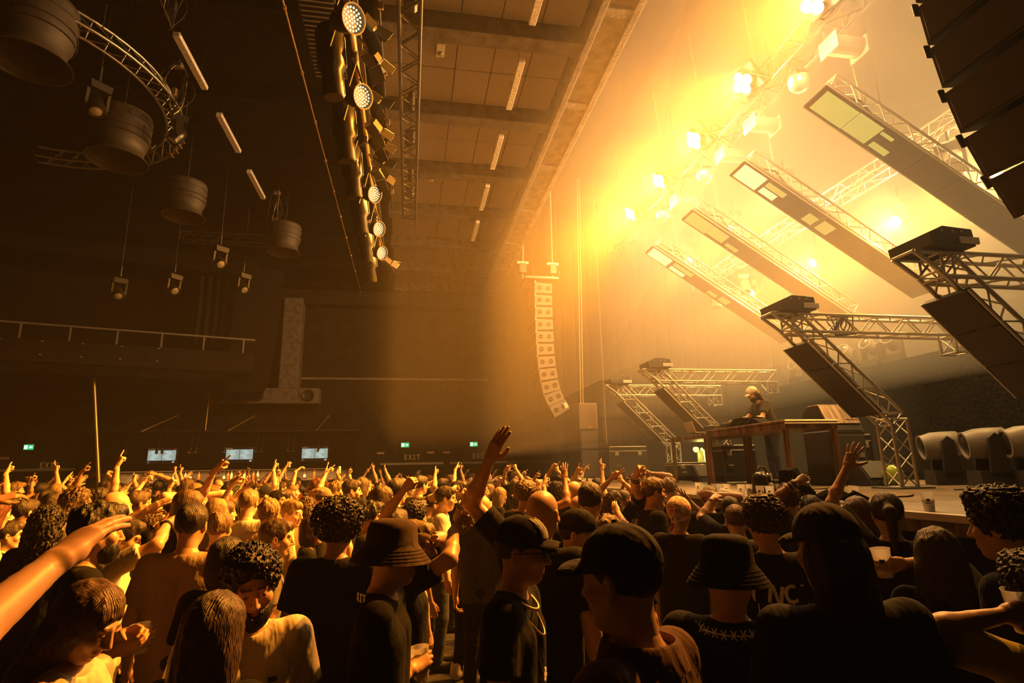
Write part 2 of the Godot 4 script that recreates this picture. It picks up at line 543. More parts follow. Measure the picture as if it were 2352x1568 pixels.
func led_run(called: String, top: Vector3, bottom: Vector3, wide: float, n: int, label: String, group: String, lit: Array) -> Node3D:
	# a run of led modules whose face looks down and towards the crowd
	var o := thing(called, bottom, label, "led panel", group)
	var t := (bottom - top).normalized()
	var z := Vector3(0, 0, 1)
	var nrm := t.cross(z).normalized()
	if nrm.y > 0: nrm = -nrm
	var l := (bottom - top).length()
	var q := Basis(t, -nrm, t.cross(-nrm))
	for i in n:
		var c := top + t * (l * (i + 0.5) / n) - bottom
		part(o, "panel_module", bx(Vector3(l / n - 0.006, 0.07, wide), 0.008), M.black_gloss, Transform3D(q, c))
		part(o, "back_box", bx(Vector3(l / n * 0.6, 0.05, wide * 0.7), 0.008), M.black, Transform3D(q, c - nrm * 0.055))
	for s in [-1, 1]:
		part(o, "edge_rail", bx(Vector3(l, 0.025, 0.02), 0.004), M.silver, Transform3D(q, (top + bottom) * 0.5 - bottom + z * (s * (wide * 0.5 + 0.012)) + nrm * 0.02))
	for e in lit:
		# from, to along the run; from, to across it; brightness of the lit pixels
		var c: Vector3 = top + t * (l * (e[0] + e[1]) * 0.5) + z * ((e[2] + e[3]) * 0.5 * wide) - bottom + nrm * 0.037
		part(o, "lit_screen_area", bx(Vector3(l * (e[1] - e[0]), 0.006, wide * (e[3] - e[2])), 0.0), e[4], Transform3D(q, c))
	return o

func build_rigging() -> void:
	var names := ["nearest, cut by the right edge of the picture", "in front of the wooden speaker", "beside the far end of the table", "farthest, next to the flight case"]
	var zs := [-4.49, -6.70, -11.04, -13.30]
	for i in 4:
		var z: float = zs[i]
		var o := thing("stage_truss", Vector3(6.35, STAGE_Y + 0.018, z), "silver folded truss standing on the stage, " + names[i], "truss", "folded trusses standing on the stage")
		var base := o.position
		var m: Material = M.alu if i > 0 else M.alu
		part(o, "base_plate", bx(Vector3(0.5, 0.02, 0.5), 0.004), M.dark_steel, Transform3D(Basis(), Vector3(0, 0.01, 0)))
		box_truss(o, Vector3(0, 0.02, 0), Vector3(0, 2.44 - base.y, 0), 0.24, m, Vector3(0, 0, 1))
		box_truss(o, Vector3(6.33, 2.44, z) - base, Vector3(5.02, 3.74, z) - base, 0.24, m, Vector3(0, 0, 1))
		box_truss(o, Vector3(4.98, 3.72, z) - base, Vector3(7.70, 3.72, z) - base, 0.24, m, Vector3(0, 0, 1))
		box_truss(o, Vector3(7.58, 3.60, z) - base, Vector3(7.58, 3.36, z) - base, 0.24, m, Vector3(0, 0, 1))
		for s in [-1, 1]:
			# pointed nose where the lower tubes run on to meet the boom
			rod(o, "chord", Vector3(4.93, 3.66, z + s * 0.12) - base, Vector3(4.68, 3.84, z + s * 0.12) - base, 0.022, m, true)
			rod(o, "chord", Vector3(4.68, 3.84, z + s * 0.12) - base, Vector3(5.05, 3.84, z + s * 0.12) - base, 0.022, m, true)
		rod(o, "brace", Vector3(4.68, 3.84, z + 0.12) - base, Vector3(4.68, 3.84, z - 0.12) - base, 0.016, m)
		led_run("slanted_led_panel", Vector3(5.07, 3.44, z), Vector3(5.99, 2.50, z), 0.48, 3, "dark slanted led panel, stage truss " + names[i], "led panels on the folded stage trusses", [])
		# light box on the tip
		var b := thing("strobe_light", Vector3(5.02, 3.866, z), "dark strobe box on stage truss tip, " + names[i], "stage light", "strobe boxes on the stage trusses")
		var pm := MB.new()
		pm.prism(PackedVector2Array([Vector2(-0.24, 0), Vector2(0.24, 0), Vector2(0.22, 0.17), Vector2(-0.10, 0.19), Vector2(-0.26, 0.12)]), -0.24, 0.24)
		part(b, "housing", pm.mesh(), M.black)
		part(b, "side_plate", bx(Vector3(0.22, 0.07, 0.02), 0.004), M.silver, Transform3D(Basis(), Vector3(0.16, 0.05, 0.25)))
		part(b, "heat_sink", bx(Vector3(0.20, 0.03, 0.34), 0.006), M.dark_steel, Transform3D(Basis(), Vector3(0.06, 0.195, 0)))
		for s in [-0.12, 0.0, 0.1]:
			part(b, "screw", bx(Vector3(0.018, 0.018, 0.012), 0.004), M.silver, Transform3D(Basis(), Vector3(s, 0.14, 0.245)))
	# coiled cable on the second truss
	var cb := MB.new()
	var path := PackedVector3Array()
	for k in 90:
		var an := k * 0.42
		path.append(Vector3(cos(an) * 0.11 + k * 0.003, sin(an) * 0.13, sin(k * 0.9) * 0.05))
	cb.tube(path, 0.009, 6)
	tag(part(self, "cable_coil", cb.mesh(), M.rubber, Transform3D(Basis(), Vector3(5.62, 3.70, -6.62))), "black cable coil hung inside the horizontal boom of a stage truss", "cable")
	# flown slanted led runs
	var L1 := emit("led_yellow", lin(0.75, 0.62, 0.13), 0.75)
	var L2 := emit("led_bright", lin(1.0, 0.80, 0.34), 1.3)
	var fz := [-6.12, -8.07, -9.90, -11.80]
	var fn := ["nearest and largest", "second from the dark speaker array", "third from the dark speaker array", "farthest and smallest"]
	var lits := [
		[[0.02, 0.155, -0.40, 0.40, L1], [0.157, 0.255, -0.38, 0.42, L1], [0.27, 0.34, -0.34, -0.12, L1], [0.26, 0.31, 0.2, 0.32, L1]],
		[[0.015, 0.13, -0.42, 0.42, L2], [0.145, 0.22, -0.36, -0.02, L2], [0.145, 0.24, 0.06, 0.34, L1], [0.37, 0.42, -0.3, 0.2, L1], [0.44, 0.5, -0.3, 0.3, L1]],
		[[0.015, 0.14, -0.42, 0.42, L1], [0.142, 0.24, -0.3, 0.40, L1], [0.26, 0.33, -0.3, -0.05, L1]],
		[[0.015, 0.15, -0.42, 0.42, L2], [0.17, 0.27, -0.40, -0.06, L2], [0.17, 0.30, 0.06, 0.40, L1], [0.44, 0.5, -0.3, 0.0, L1], [0.52, 0.58, -0.3, 0.2, L1]]]
	for i in 4:
		var z: float = fz[i]
		var top := Vector3(5.42, 6.86, z)
		var bot := Vector3(8.72, 4.72, z)
		led_run("flown_led_panel", top, bot, 0.46, 7, "long slanted flown led panel with yellow lit end, " + fn[i], "flown slanted led panels", lits[i])
		var t := (bot - top).normalized()
		var nrm := Vector3(-t.y, t.x, 0)
		var o := thing("flown_truss", bot + nrm * 0.25, "silver truss carrying the slanted flown led panel, " + fn[i], "truss", "flown trusses above the led panels")
		box_truss(o, top + nrm * 0.25 + t * 0.1 - o.position, bot + nrm * 0.25 - o.position, 0.24, M.alu, Vector3(0, 0, 1), 0.02)
		for s in [0.35, 1.6, 2.9]:
			rod(o, "clamp", top + t * s + nrm * 0.06 - o.position, top + t * s + nrm * 0.14 - o.position, 0.03, M.dark_steel)
		var hp := top + t * 0.62 + nrm * 0.37
		rod(o, "hanging_wire", hp - o.position, Vector3(hp.x - 0.35, 11.03, hp.z + 0.1) - o.position, 0.008, M.rope)
		rod(o, "sling", hp - o.position, hp + t * 0.25 - nrm * 0.1 - o.position, 0.015, M.dark_steel)
		rod(o, "sling", hp - o.position, hp - t * 0.2 - nrm * 0.1 - o.position, 0.015, M.dark_steel)
	# front lighting truss above the stage edge
	var ft := thing("front_lighting_truss", Vector3(5.65, 7.95, -9.0), "hazy lighting truss above the stage front carrying the bright lamps", "truss")
	box_truss(ft, Vector3(0, 0, 6.0), Vector3(0, 0, -6.2), 0.36, M.dark_steel, Vector3(1, 0, 0), 0.025)
	var rt := thing("rear_lighting_truss", Vector3(8.6, 7.25, -10.0), "rear lighting truss across the back of the stage, lost in the haze", "truss")
	box_truss(rt, Vector3(0, 0, 5.5), Vector3(0, 0, -5.5), 0.30, M.alu, Vector3(1, 0, 0), 0.022)
	for k in 4:
		rod(ft, "hanging_wire", Vector3(0.18, 0.18, 5.0 - k * 3.5), Vector3(0.18, 3.1, 5.0 - k * 3.5), 0.01, M.dark_steel)
		rod(rt, "hanging_wire", Vector3(0.15, 0.15, 5.0 - k * 3.3), Vector3(0.15, 3.8, 5.0 - k * 3.3), 0.01, M.dark_steel)
	build_stage_lights()
	build_hall_rig()
	build_arrays()

# ---------------------------------------------------------------- stage lights
func spot(parent: Node3D, at: Vector3, towards: Vector3, c: Color, energy: float, angle: float, size: float, soft := 1.0) -> void:
	var s := SpotLight3D.new()
	s.name = "lamp_light"
	parent.add_child(s, true)
	s.global_transform = look(at, towards)
	s.light_color = c
	s.light_energy = energy
	s.spot_angle = angle
	s.spot_angle_attenuation = soft
	s.spot_range = 60.0
	s.spot_attenuation = 2.0
	s.light_size = size
	s.shadow_enabled = true

func spill(parent: Node3D, at: Vector3, c: Color, energy: float) -> void:
	var l := OmniLight3D.new()
	l.name = "lamp_spill"
	parent.add_child(l, true)
	l.global_position = at
	l.light_color = c
	l.light_energy = energy
	l.omni_range = 60.0
	l.omni_attenuation = 2.0
	l.light_size = 0.15
	l.shadow_enabled = true

func build_stage_lights() -> void:
	var amber := lin(1.0, 0.30, 0.012)
	var pale := lin(1.0, 0.33, 0.015)
	var hot := emit("lamp_hot", lin(1.0, 0.72, 0.34), 14.0)
	var disc := MB.new()
	disc.lathe(PackedVector2Array([Vector2(0.0, 0.02), Vector2(0.05, 0.016), Vector2(0.078, 0.0)]), 16)
	var disc_m := disc.mesh()
	var can := MB.new()
	can.lathe(PackedVector2Array([Vector2(0.0, -0.14), Vector2(0.05, -0.14), Vector2(0.085, -0.02), Vector2(0.088, 0.01), Vector2(0.08, 0.01)]), 16)
	var can_m := can.mesh()
	var bn := ["nearest, at the top edge of the picture", "second from the top edge of the picture", "middle one of five", "second from the dark wing", "farthest, nearest to the hanging speaker array"]
	var bz := [-5.54, -7.20, -8.82, -10.37, -12.0]
	for i in 5:
		var at := Vector3(5.1, 7.80, bz[i])
		var aim := Vector3(-4.5, 0.4, [-3.4, -5.6, -8.0, -10.0, -12.0][i])
		var o := thing("blinder_light", at, "four-lamp blinder glaring amber on the front truss, " + bn[i], "stage light", "blinders on the front truss")
		var q := Basis.looking_at(aim - at) * Basis(Vector3.RIGHT, -PI / 2)   # local y points along the beam
		part(o, "housing", bx(Vector3(0.44, 0.10, 0.44), 0.02), M.black, Transform3D(q, q * Vector3(0, -0.17, 0)))
		for s in [Vector2(0.13, 0), Vector2(-0.13, 0), Vector2(0, 0.13), Vector2(0, -0.13)]:
			var p := q * Vector3(s.x * 0.8, 0, s.y * 0.8)
			part(o, "lamp_can", can_m, M.black, Transform3D(q, p))
			part(o, "lamp_lens", disc_m, hot, Transform3D(q, p))
		rod(o, "yoke", Vector3(0, 0.02, 0.24), Vector3(0.37, -0.03, 0.24), 0.015, M.black)
		rod(o, "yoke", Vector3(0, 0.02, -0.24), Vector3(0.37, -0.03, -0.24), 0.015, M.black)
		spot(o, at + q * Vector3(0, 0.06, 0), aim, amber, 270.0, 36.0, 0.12)
		spill(o, at + q * Vector3(0, 0.09, 0), lin(1.0, 0.36, 0.02), 10.0)
		spill(o, at + q * Vector3(0, 0.12, 0), lin(1.0, 0.68, 0.34), 7.0)
	# rear lamps, some shining straight through the haze
	var rl := [[Vector3(9.4, 6.55, -8.9), 280.0, "large glaring rear lamp low between the flown panels"], [Vector3(9.4, 6.58, -11.3), 150.0, "glaring rear lamp under the second flown panel"],
		[Vector3(8.0, 7.80, -10.24), 110.0, "glaring lamp showing just above the second flown truss"], [Vector3(8.0, 7.82, -12.29), 100.0, "glaring lamp showing just above the third flown truss"],
		[Vector3(8.0, 7.82, -14.5), 90.0, "small glaring lamp beyond the farthest flown truss"], [Vector3(9.4, 6.64, -13.8), 80.0, "small glaring lamp beside the rear moving heads"],
		[Vector3(9.4, 6.52, -6.95), 220.0, "glaring lamp beside the dark near speaker array"]]
	for e in rl:
		var at: Vector3 = e[0]
		var aim := Vector3(0.5, 1.0, at.z * 0.9 - 1.0)
		var o := thing("beam_light", at, e[2], "stage light", "rear beam lights")
		moving_head(o, Vector3(0, 0.357, 0), (aim - at).normalized(), hot, 0.85, true)
		spot(o, at + (aim - at).normalized() * 0.2, aim, pale, e[1] * 0.36, 30.0, 0.10)
		spill(o, at + (aim - at).normalized() * 0.25, lin(1.0, 0.56, 0.17), e[1] * 0.085)
	# unlit heads on the rear truss and on the masking wall
	var idle := [[Vector3(8.45, 6.82, -6.93), Vector3(-0.3, -1, 0.2), true, "hanging moving head under the rear truss next to the dark speaker array"], [Vector3(8.45, 6.82, -14.2), Vector3(-0.2, -1, 0.1), true, "hanging moving head, farthest on the rear truss"],
		[Vector3(8.45, 6.82, -13.5), Vector3(-0.4, -1, 0.0), true, "hanging moving head, middle of three on the rear truss"], [Vector3(8.45, 6.82, -12.85), Vector3(-0.1, -1, 0.3), true, "hanging moving head, nearest of three on the rear truss"],
		[Vector3(9.65, 3.86, -12.8), Vector3(-0.9, 0.3, 0.2), false, "moving head on the black masking wall, farthest of four"], [Vector3(9.65, 3.86, -11.1), Vector3(-0.8, 0.5, 0.3), false, "moving head on the black masking wall, second from the far end"],
		[Vector3(9.65, 3.86, -10.42), Vector3(-0.9, 0.45, 0.2), false, "moving head on the black masking wall, third from the far end"], [Vector3(9.65, 3.86, -9.88), Vector3(-0.9, 0.4, 0.4), false, "moving head on the black masking wall, nearest of four"]]
	for e in idle:
		var o := thing("moving_head", e[0], e[3], "stage light", "switched-off moving heads")
		moving_head(o, Vector3.ZERO, (e[1] as Vector3).normalized(), M.black_gloss, 1.0, e[2], M.grey)
	# three dark heads standing at the right of the stage
	var sn := ["beside the truss foot", "second from the truss foot", "cut by the right edge of the picture"]
	var k := 0
	for p in [Vector3(7.75, STAGE_Y + 0.02, -7.35), Vector3(7.62, STAGE_Y + 0.02, -6.55), Vector3(7.75, STAGE_Y + 0.02, -6.10)]:
		var o := thing("floor_moving_head", p, "large black moving head standing on the stage, " + sn[k], "stage light", "moving heads standing on the stage")
		moving_head(o, Vector3.ZERO, Vector3(-0.9, -0.12, -0.5).normalized(), M.black_gloss, 1.35, false, M.grey)  # grey barrels in place of black, painted as if lit from above
		k += 1
	# wash lights and domed heads along the front truss
	var wn := ["nearest", "second", "third", "farthest"]
	k = 0
	for p in [Vector3(5.85, 7.55, -5.96), Vector3(5.85, 7.58, -7.87), Vector3(5.85, 7.57, -8.84), Vector3(5.85, 7.58, -10.79)]:
		var o := thing("wash_light", p, "trough-shaped wash light under the front truss, " + wn[k] + " of four", "stage light", "wash lights under the front truss")
		var b := MB.new()
		var prof := PackedVector2Array()
		for i in 9:
			var an := PI + PI * i / 8.0
			prof.append(Vector2(cos(an) * 0.15, sin(an) * 0.13))
		prof.append(Vector2(0.15, 0.05)); prof.append(Vector2(-0.15, 0.05))
		b.prism(prof, -0.23, 0.23)
		part(o, "trough", b.mesh(), M.silver, Transform3D(Basis(Vector3(0, 1, 0), PI / 2)))
		part(o, "end_plate", bx(Vector3(0.02, 0.26, 0.34), 0.004), M.silver, Transform3D(Basis(), Vector3(0.24, -0.02, 0)))
		part(o, "end_plate", bx(Vector3(0.02, 0.26, 0.34), 0.004), M.silver, Transform3D(Basis(), Vector3(-0.24, -0.02, 0)))
		rod(o, "hanger", Vector3(0, 0.05, 0), Vector3(5.83 - p.x, 7.78 - p.y, 0), 0.015, M.dark_steel)
		k += 1
	k = 0
	for p in [Vector3(5.7, 7.52, -6.70), Vector3(5.7, 7.55, -9.58), Vector3(5.7, 7.6, -11.53)]:
		var o := thing("domed_light", p, "round domed lamp hanging under the front truss, " + ["nearest", "middle", "farthest"][k] + " of three", "stage light", "domed lamps under the front truss")
		var b := MB.new()
		b.lathe(PackedVector2Array([Vector2(0.0, -0.16), Vector2(0.08, -0.145), Vector2(0.14, -0.09), Vector2(0.16, 0.0), Vector2(0.15, 0.06), Vector2(0.06, 0.1), Vector2(0, 0.1)]), 20)
		part(o, "dome", b.mesh(), M.silver)
		part(o, "collar", bx(Vector3(0.2, 0.06, 0.2), 0.02), M.black, Transform3D(Basis(), Vector3(0, 0.13, 0)))
		rod(o, "hanger", Vector3(0, 0.13, 0), Vector3(5.83 - p.x, 7.78 - p.y, 0), 0.02, M.dark_steel)
		k += 1

# base, two-armed yoke and tilting barrel; d is where the lens looks
func moving_head(o: Node3D, at: Vector3, d: Vector3, lens: Material, sc: float, hanging: bool, shell: Material = null) -> void:
	if not mesh_cache.has("mh_barrel"):
		var b := MB.new()
		b.lathe(PackedVector2Array([Vector2(0, -0.20), Vector2(0.08, -0.20), Vector2(0.13, -0.15), Vector2(0.145, -0.02), Vector2(0.15, 0.08), Vector2(0.13, 0.17), Vector2(0.135, 0.20), Vector2(0.115, 0.20), Vector2(0.11, 0.17)]), 18)
		mesh_cache["mh_barrel"] = b.mesh()
		b = MB.new()
		b.lathe(PackedVector2Array([Vector2(0.112, 0.175), Vector2(0.07, 0.195), Vector2(0, 0.2)]), 18)
		mesh_cache["mh_lens"] = b.mesh()
		b = MB.new()
		b.prism(PackedVector2Array([Vector2(-0.19, -0.13), Vector2(0.19, -0.13), Vector2(0.17, 0.02), Vector2(-0.17, 0.02)]), -0.16, 0.16)
		mesh_cache["mh_base"] = b.mesh()
		b = MB.new()
		b.prism(PackedVector2Array([Vector2(-0.08, -0.03), Vector2(0.08, -0.03), Vector2(0.055, 0.30), Vector2(0.0, 0.35), Vector2(-0.055, 0.30)]), -0.025, 0.025)
		mesh_cache["mh_arm"] = b.mesh()
	var f := -1.0 if hanging else 1.0
	var flat := Vector3(d.x, 0, d.z).normalized()
	if flat.length() < 0.1: flat = Vector3(1, 0, 0)
	var side := flat.cross(Vector3.UP).normalized()
	var s3 := Vector3.ONE * sc
	var up := Vector3.UP * f
	var base_q := Basis(side, up, side.cross(up)).scaled_local(s3)
	part(o, "base", mesh_cache["mh_base"], M.black, Transform3D(base_q, at + up * 0.13 * sc))
	for e in [-1.0, 1.0]:
		part(o, "yoke_arm", mesh_cache["mh_arm"], M.black, Transform3D(Basis(flat, up, flat.cross(up)).scaled_local(s3), at + side * (e * 0.175 * sc) + up * 0.16 * sc))
	var c := at + up * 0.42 * sc
	var q := Basis(side, d, side.cross(d)).scaled_local(s3)
	part(o, "barrel", mesh_cache["mh_barrel"], shell if shell else M.black_gloss, Transform3D(q, c))
	part(o, "lamp_lens", mesh_cache["mh_lens"], lens, Transform3D(q, c))
	if hanging: rod(o, "clamp", at + Vector3(0, 0.1 * sc, 0), at + Vector3(0, 0.30, 0), 0.02, M.dark_steel)

# ---------------------------------------------------------------- lighting bar, cables and lamps over the crowd
func build_hall_rig() -> void:
	var bar := thing("lighting_bar", Vector3(-0.62, 6.0, -7.6), "black lighting bar hung over the crowd, full of spotlights", "lighting bar")
	rod(bar, "pipe", Vector3(0, 0, 3.6), Vector3(0, 0, -3.2), 0.026, M.brass, true)
	rod(bar, "upper_pipe", Vector3(-0.05, 0.42, 3.6), Vector3(-0.05, 0.42, -3.2), 0.026, M.dark_steel, true)
	for k in 9:
		rod(bar, "strut", Vector3(0, 0, 3.4 - k * 0.8), Vector3(-0.05, 0.42, 3.0 - k * 0.8), 0.012, M.dark_steel)
		part(bar, "clamp", bx(Vector3(0.07, 0.12, 0.05), 0.01), M.dark_steel, Transform3D(Basis(), Vector3(0, -0.04, 3.2 - k * 0.75)))
	for z in [2.9, -0.1, -2.6]:
		rod(bar, "hanging_wire", Vector3(-0.03, 0.42, z), Vector3(-0.03, 2.45, z), 0.006, M.dark_steel)
	part(bar, "cable_tray", bx(Vector3(0.05, 0.03, 6.6), 0.006), M.black, Transform3D(Basis(), Vector3(0.05, 0.1, 0.1)))
	# profile spots: long black barrels nose down with a pale side cover
	var barrel := MB.new()
	barrel.lathe(PackedVector2Array([Vector2(0, -0.34), Vector2(0.085, -0.34), Vector2(0.10, -0.32), Vector2(0.095, -0.10), Vector2(0.13, -0.05), Vector2(0.13, 0.28), Vector2(0.10, 0.34), Vector2(0, 0.34)]), 18)
	var bm := barrel.mesh()
	var cov := MB.new()
	cov.lathe(PackedVector2Array([Vector2(0.134, -0.04), Vector2(0.139, -0.03), Vector2(0.139, 0.24), Vector2(0.134, 0.26)]), 8, Transform3D(), 0.9)
	var cov_m := cov.mesh()
	var cov2 := MB.new()
	cov2.lathe(PackedVector2Array([Vector2(0.10, -0.32), Vector2(0.104, -0.31), Vector2(0.101, -0.12), Vector2(0.097, -0.11)]), 8, Transform3D(), 0.8)
	var cov2_m := cov2.mesh()
	var ord := ["nearest, at the top", "second from the top", "third from the top", "fourth from the top", "fifth from the top", "sixth from the top", "lowest in the picture"]
	var pz := [-4.80, -5.93, -6.81, -7.94, -9.14, -10.16]
	for i in 6:
		var o := thing("profile_spotlight", Vector3(-0.78, 5.58, pz[i]), "black profile spotlight with pale cover on the lighting bar, " + ord[i], "spotlight", "profile spotlights on the lighting bar")
		var q := Basis(Vector3(0, 0, 1), 0.10) * Basis(Vector3(1, 0, 0), 0.12)
		part(o, "barrel", bm, M.black_gloss, Transform3D(q, Vector3.ZERO))
		part(o, "side_cover", cov_m, M.white_paint, Transform3D(q * Basis(Vector3.UP, 0.75), Vector3.ZERO))
		part(o, "nose_cover", cov2_m, M.white_paint, Transform3D(q * Basis(Vector3.UP, 0.70), Vector3.ZERO))
		for s in [-0.15, 0.15]:
			rod(o, "yoke_arm", Vector3(0, 0.05, s), Vector3(0.06, 0.40, s * 0.8), 0.014, M.black)
		rod(o, "yoke_bar", Vector3(0.06, 0.40, -0.14), Vector3(0.06, 0.40, 0.14), 0.016, M.black)
		part(o, "hook_clamp", bx(Vector3(0.10, 0.10, 0.05), 0.012), M.dark_steel, Transform3D(Basis(), Vector3(0.12, 0.43, 0)))
	# led par cans with a dotted bright face
	var face_glow := emit("par_led", lin(1.0, 0.66, 0.30), 2.4)
	var can := MB.new()
	can.lathe(PackedVector2Array([Vector2(0, -0.16), Vector2(0.07, -0.16), Vector2(0.10, -0.08), Vector2(0.115, 0.06), Vector2(0.125, 0.08), Vector2(0.112, 0.08), Vector2(0.108, 0.05), Vector2(0, 0.05)]), 20)
	var can_m := can.mesh()
	var dots := MB.new()
	for ring in 4:
		var nn := 1 if ring == 0 else ring * 6
		for k in nn:
			var an := TAU * k / nn
			dots.lathe(PackedVector2Array([Vector2(0.0105, 0.0), Vector2(0.006, 0.007), Vector2(0, 0.008)]), 7, Transform3D(Basis(), Vector3(cos(an) * ring * 0.030, 0.052, sin(an) * ring * 0.030)))
	var dots_m := dots.mesh()
	var rz := [-4.27, -5.30, -7.41, -8.58, -9.60]
	for i in 5:
		var o := thing("led_par_light", Vector3(-0.58, 5.60, rz[i]), "round dotted bright lamp on the lighting bar, " + ["nearest, at the top", "second from the top", "third from the top", "fourth from the top", "lowest in the picture"][i], "spotlight", "led par lamps on the lighting bar")
		var d := Vector3(0.85, -0.42, 0.75).normalized()
		var q := Basis(d.cross(Vector3.UP).normalized(), d, d.cross(Vector3.UP).normalized().cross(d))
		part(o, "can", can_m, M.black, Transform3D(q, Vector3.ZERO))
		var l := part(o, "lamp_lens", dots_m, face_glow, Transform3D(q, Vector3.ZERO))
		l.set_meta("kind", "stuff")
		rod(o, "yoke_arm", Vector3(-0.1, 0, 0.08), Vector3(-0.04, 0.39, 0.0), 0.012, M.black)
		rod(o, "yoke_arm", Vector3(0.1, 0, -0.08), Vector3(-0.04, 0.39, 0.0), 0.012, M.black)
		var om := OmniLight3D.new()
		om.name = "lamp_light"
		o.add_child(om)
		om.position = d * 0.16
		om.light_color = lin(1.0, 0.55, 0.18)
		om.light_energy = 0.12
		om.omni_range = 30.0
		om.omni_attenuation = 2.0
		om.light_size = 0.1
		om.shadow_enabled = true
	# small floods with barn doors between them
	var fl := [Vector3(-0.45, 5.72, -4.45), Vector3(-0.43, 5.72, -4.85), Vector3(-0.45, 5.75, -5.55), Vector3(-0.47, 5.70, -5.98), Vector3(-0.46, 5.74, -6.35), Vector3(-0.45, 5.74, -6.75), Vector3(-0.47, 5.72, -7.05), Vector3(-0.48, 5.70, -10.3)]
	for i in fl.size():
		var o := thing("barn_door_flood", fl[i], "small flood lamp with metal flaps on the lighting bar, " + ["first from the top", "second from the top", "third from the top", "fourth from the top", "fifth from the top", "sixth from the top", "seventh from the top", "lowest, with a pale open flap"][i], "spotlight", "flood lamps on the lighting bar")
		var q := Basis(Vector3.UP, 0.6 + 0.35 * sin(i * 2.3)) * Basis(Vector3(0, 0, 1), -0.5)
		part(o, "housing", bx(Vector3(0.16, 0.13, 0.14), 0.02), M.black, Transform3D(q, Vector3.ZERO))
		part(o, "flap", bx(Vector3(0.15, 0.005, 0.16), 0.001), M.silver if i in [1, 7, 3] else M.black, Transform3D(q * Basis(Vector3(0, 0, 1), 0.5), q * Vector3(0.14, 0.09, 0)))
		part(o, "flap", bx(Vector3(0.15, 0.005, 0.16), 0.001), M.black, Transform3D(q * Basis(Vector3(0, 0, 1), -0.5), q * Vector3(0.14, -0.09, 0)))
		part(o, "flap", bx(Vector3(0.13, 0.12, 0.005), 0.001), M.silver if i == 7 else M.black, Transform3D(q * Basis(Vector3(0, 1, 0), -0.4), q * Vector3(0.14, 0, 0.1)))
		rod(o, "bracket", Vector3(0, 0.05, 0), Vector3(-0.61 - fl[i].x, 6.0 - fl[i].y, 0), 0.012, M.dark_steel)
	# ladder truss beside it
	var lt := thing("ladder_truss", Vector3(-0.09, 7.0, -8.2), "narrow dark ladder truss hung below the tiled ceiling", "truss")
	box_truss(lt, Vector3(0, 0, 3.6), Vector3(0, 0, -2.75), 0.24, M.dark_steel, Vector3(1, 0, 0), 0.022)
	for z in [2.4, -0.5, -2.4]:
		rod(lt, "hanging_wire", Vector3(0, 0.1, z), Vector3(0, 1.4, z), 0.006, M.dark_steel)
		part(lt, "chain_hoist", bx(Vector3(0.16, 0.26, 0.16), 0.03), M.dark_steel, Transform3D(Basis(), Vector3(0, 0.3, z)))
	for z in [0.9, -1.2]:
		part(lt, "cable_bundle", bx(Vector3(0.1, 0.08, 0.4), 0.03), M.rubber, Transform3D(Basis(), Vector3(0.02, 0.0, z)))
	var tb := thing("thin_pipe", Vector3(-0.45, 7.2, -8.4), "thin dark pipe with small hooks between lighting bar and ladder truss", "pipe")
	rod(tb, "pipe", Vector3(0, 0, 3.2), Vector3(0, 0, -2.9), 0.014, M.dark_steel, true)
	for k in 5: part(tb, "hook", bx(Vector3(0.07, 0.10, 0.03), 0.008), M.brass, Transform3D(Basis(), Vector3(0.02, -0.03, 2.6 - k * 1.15)))
	var wr := thing("steel_cable", Vector3(-1.48, 7.0, -11.0), "bright taut steel cable with clips running along the ceiling", "cable")
	rod(wr, "wire", Vector3(0, 0, 6.0), Vector3(0, 0, -5.5), 0.011, M.brass, true)
	for k in 9: part(wr, "clip", bx(Vector3(0.04, 0.04, 0.05), 0.008), M.brass, Transform3D(Basis(), Vector3(0, 0, 5.2 - k * 1.1)))
	# slatted ventilation grille up beside the cable
	var vg := thing("ventilation_grille", Vector3(-1.35, 8.0, -7.2), "dark slatted ventilation grille in the ceiling beside the steel cable", "vent")
	part(vg, "frame", bx(Vector3(0.5, 0.06, 2.4), 0.01), M.black, Transform3D(Basis(), Vector3(0, 0.08, 0)))
	for k in 26: part(vg, "slat", bx(Vector3(0.44, 0.012, 0.05), 0.003), M.grey, Transform3D(Basis(Vector3.RIGHT, 0.5), Vector3(0, 0.03, 1.12 - k * 0.09)))
	# ceiling tube lamps, switched off, catching the stage light
	var tube := MB.new()
	tube.prism(PackedVector2Array([Vector2(-0.045, 0.03), Vector2(0.045, 0.03), Vector2(0.06, -0.01), Vector2(0.045, -0.045), Vector2(-0.045, -0.045), Vector2(-0.06, -0.01)]), -0.58, 0.58)
	var tube_m := tube.mesh()
	var diff := tri_map(mat("diffuser", lin(0.85, 0.82, 0.76), 0.4), tex.grain, Vector3.ONE * 0.5)
	var rows := [[1.58, [-6.1, -8.05, -10.08, -12.0, -13.9], "right"], [-3.37, [-8.25, -10.15, -12.1], "left"]]
	for rw in rows:
		var k := 0
		for z in rw[1]:
			var o := thing("tube_lamp", Vector3(rw[0], 8.0, z), "switched-off white ceiling tube lamp, " + ["nearest", "second", "third", "fourth", "fifth and farthest"][k] + (" in the row below the tiled ceiling" if rw[0] > 0 else " in the row by the round lampshades"), "ceiling lamp", "ceiling tube lamps")
			part(o, "diffuser", tube_m, diff)
			for s in [-0.585, 0.585]: part(o, "end_cap", bx(Vector3(0.10, 0.085, 0.02), 0.01), M.white_paint, Transform3D(Basis(), Vector3(0, -0.008, s)))
			for s in [-0.4, 0.4]: rod(o, "hanging_wire", Vector3(0, 0.03, s), Vector3(0, 0.44, s), 0.004, M.dark_steel)
			k += 1
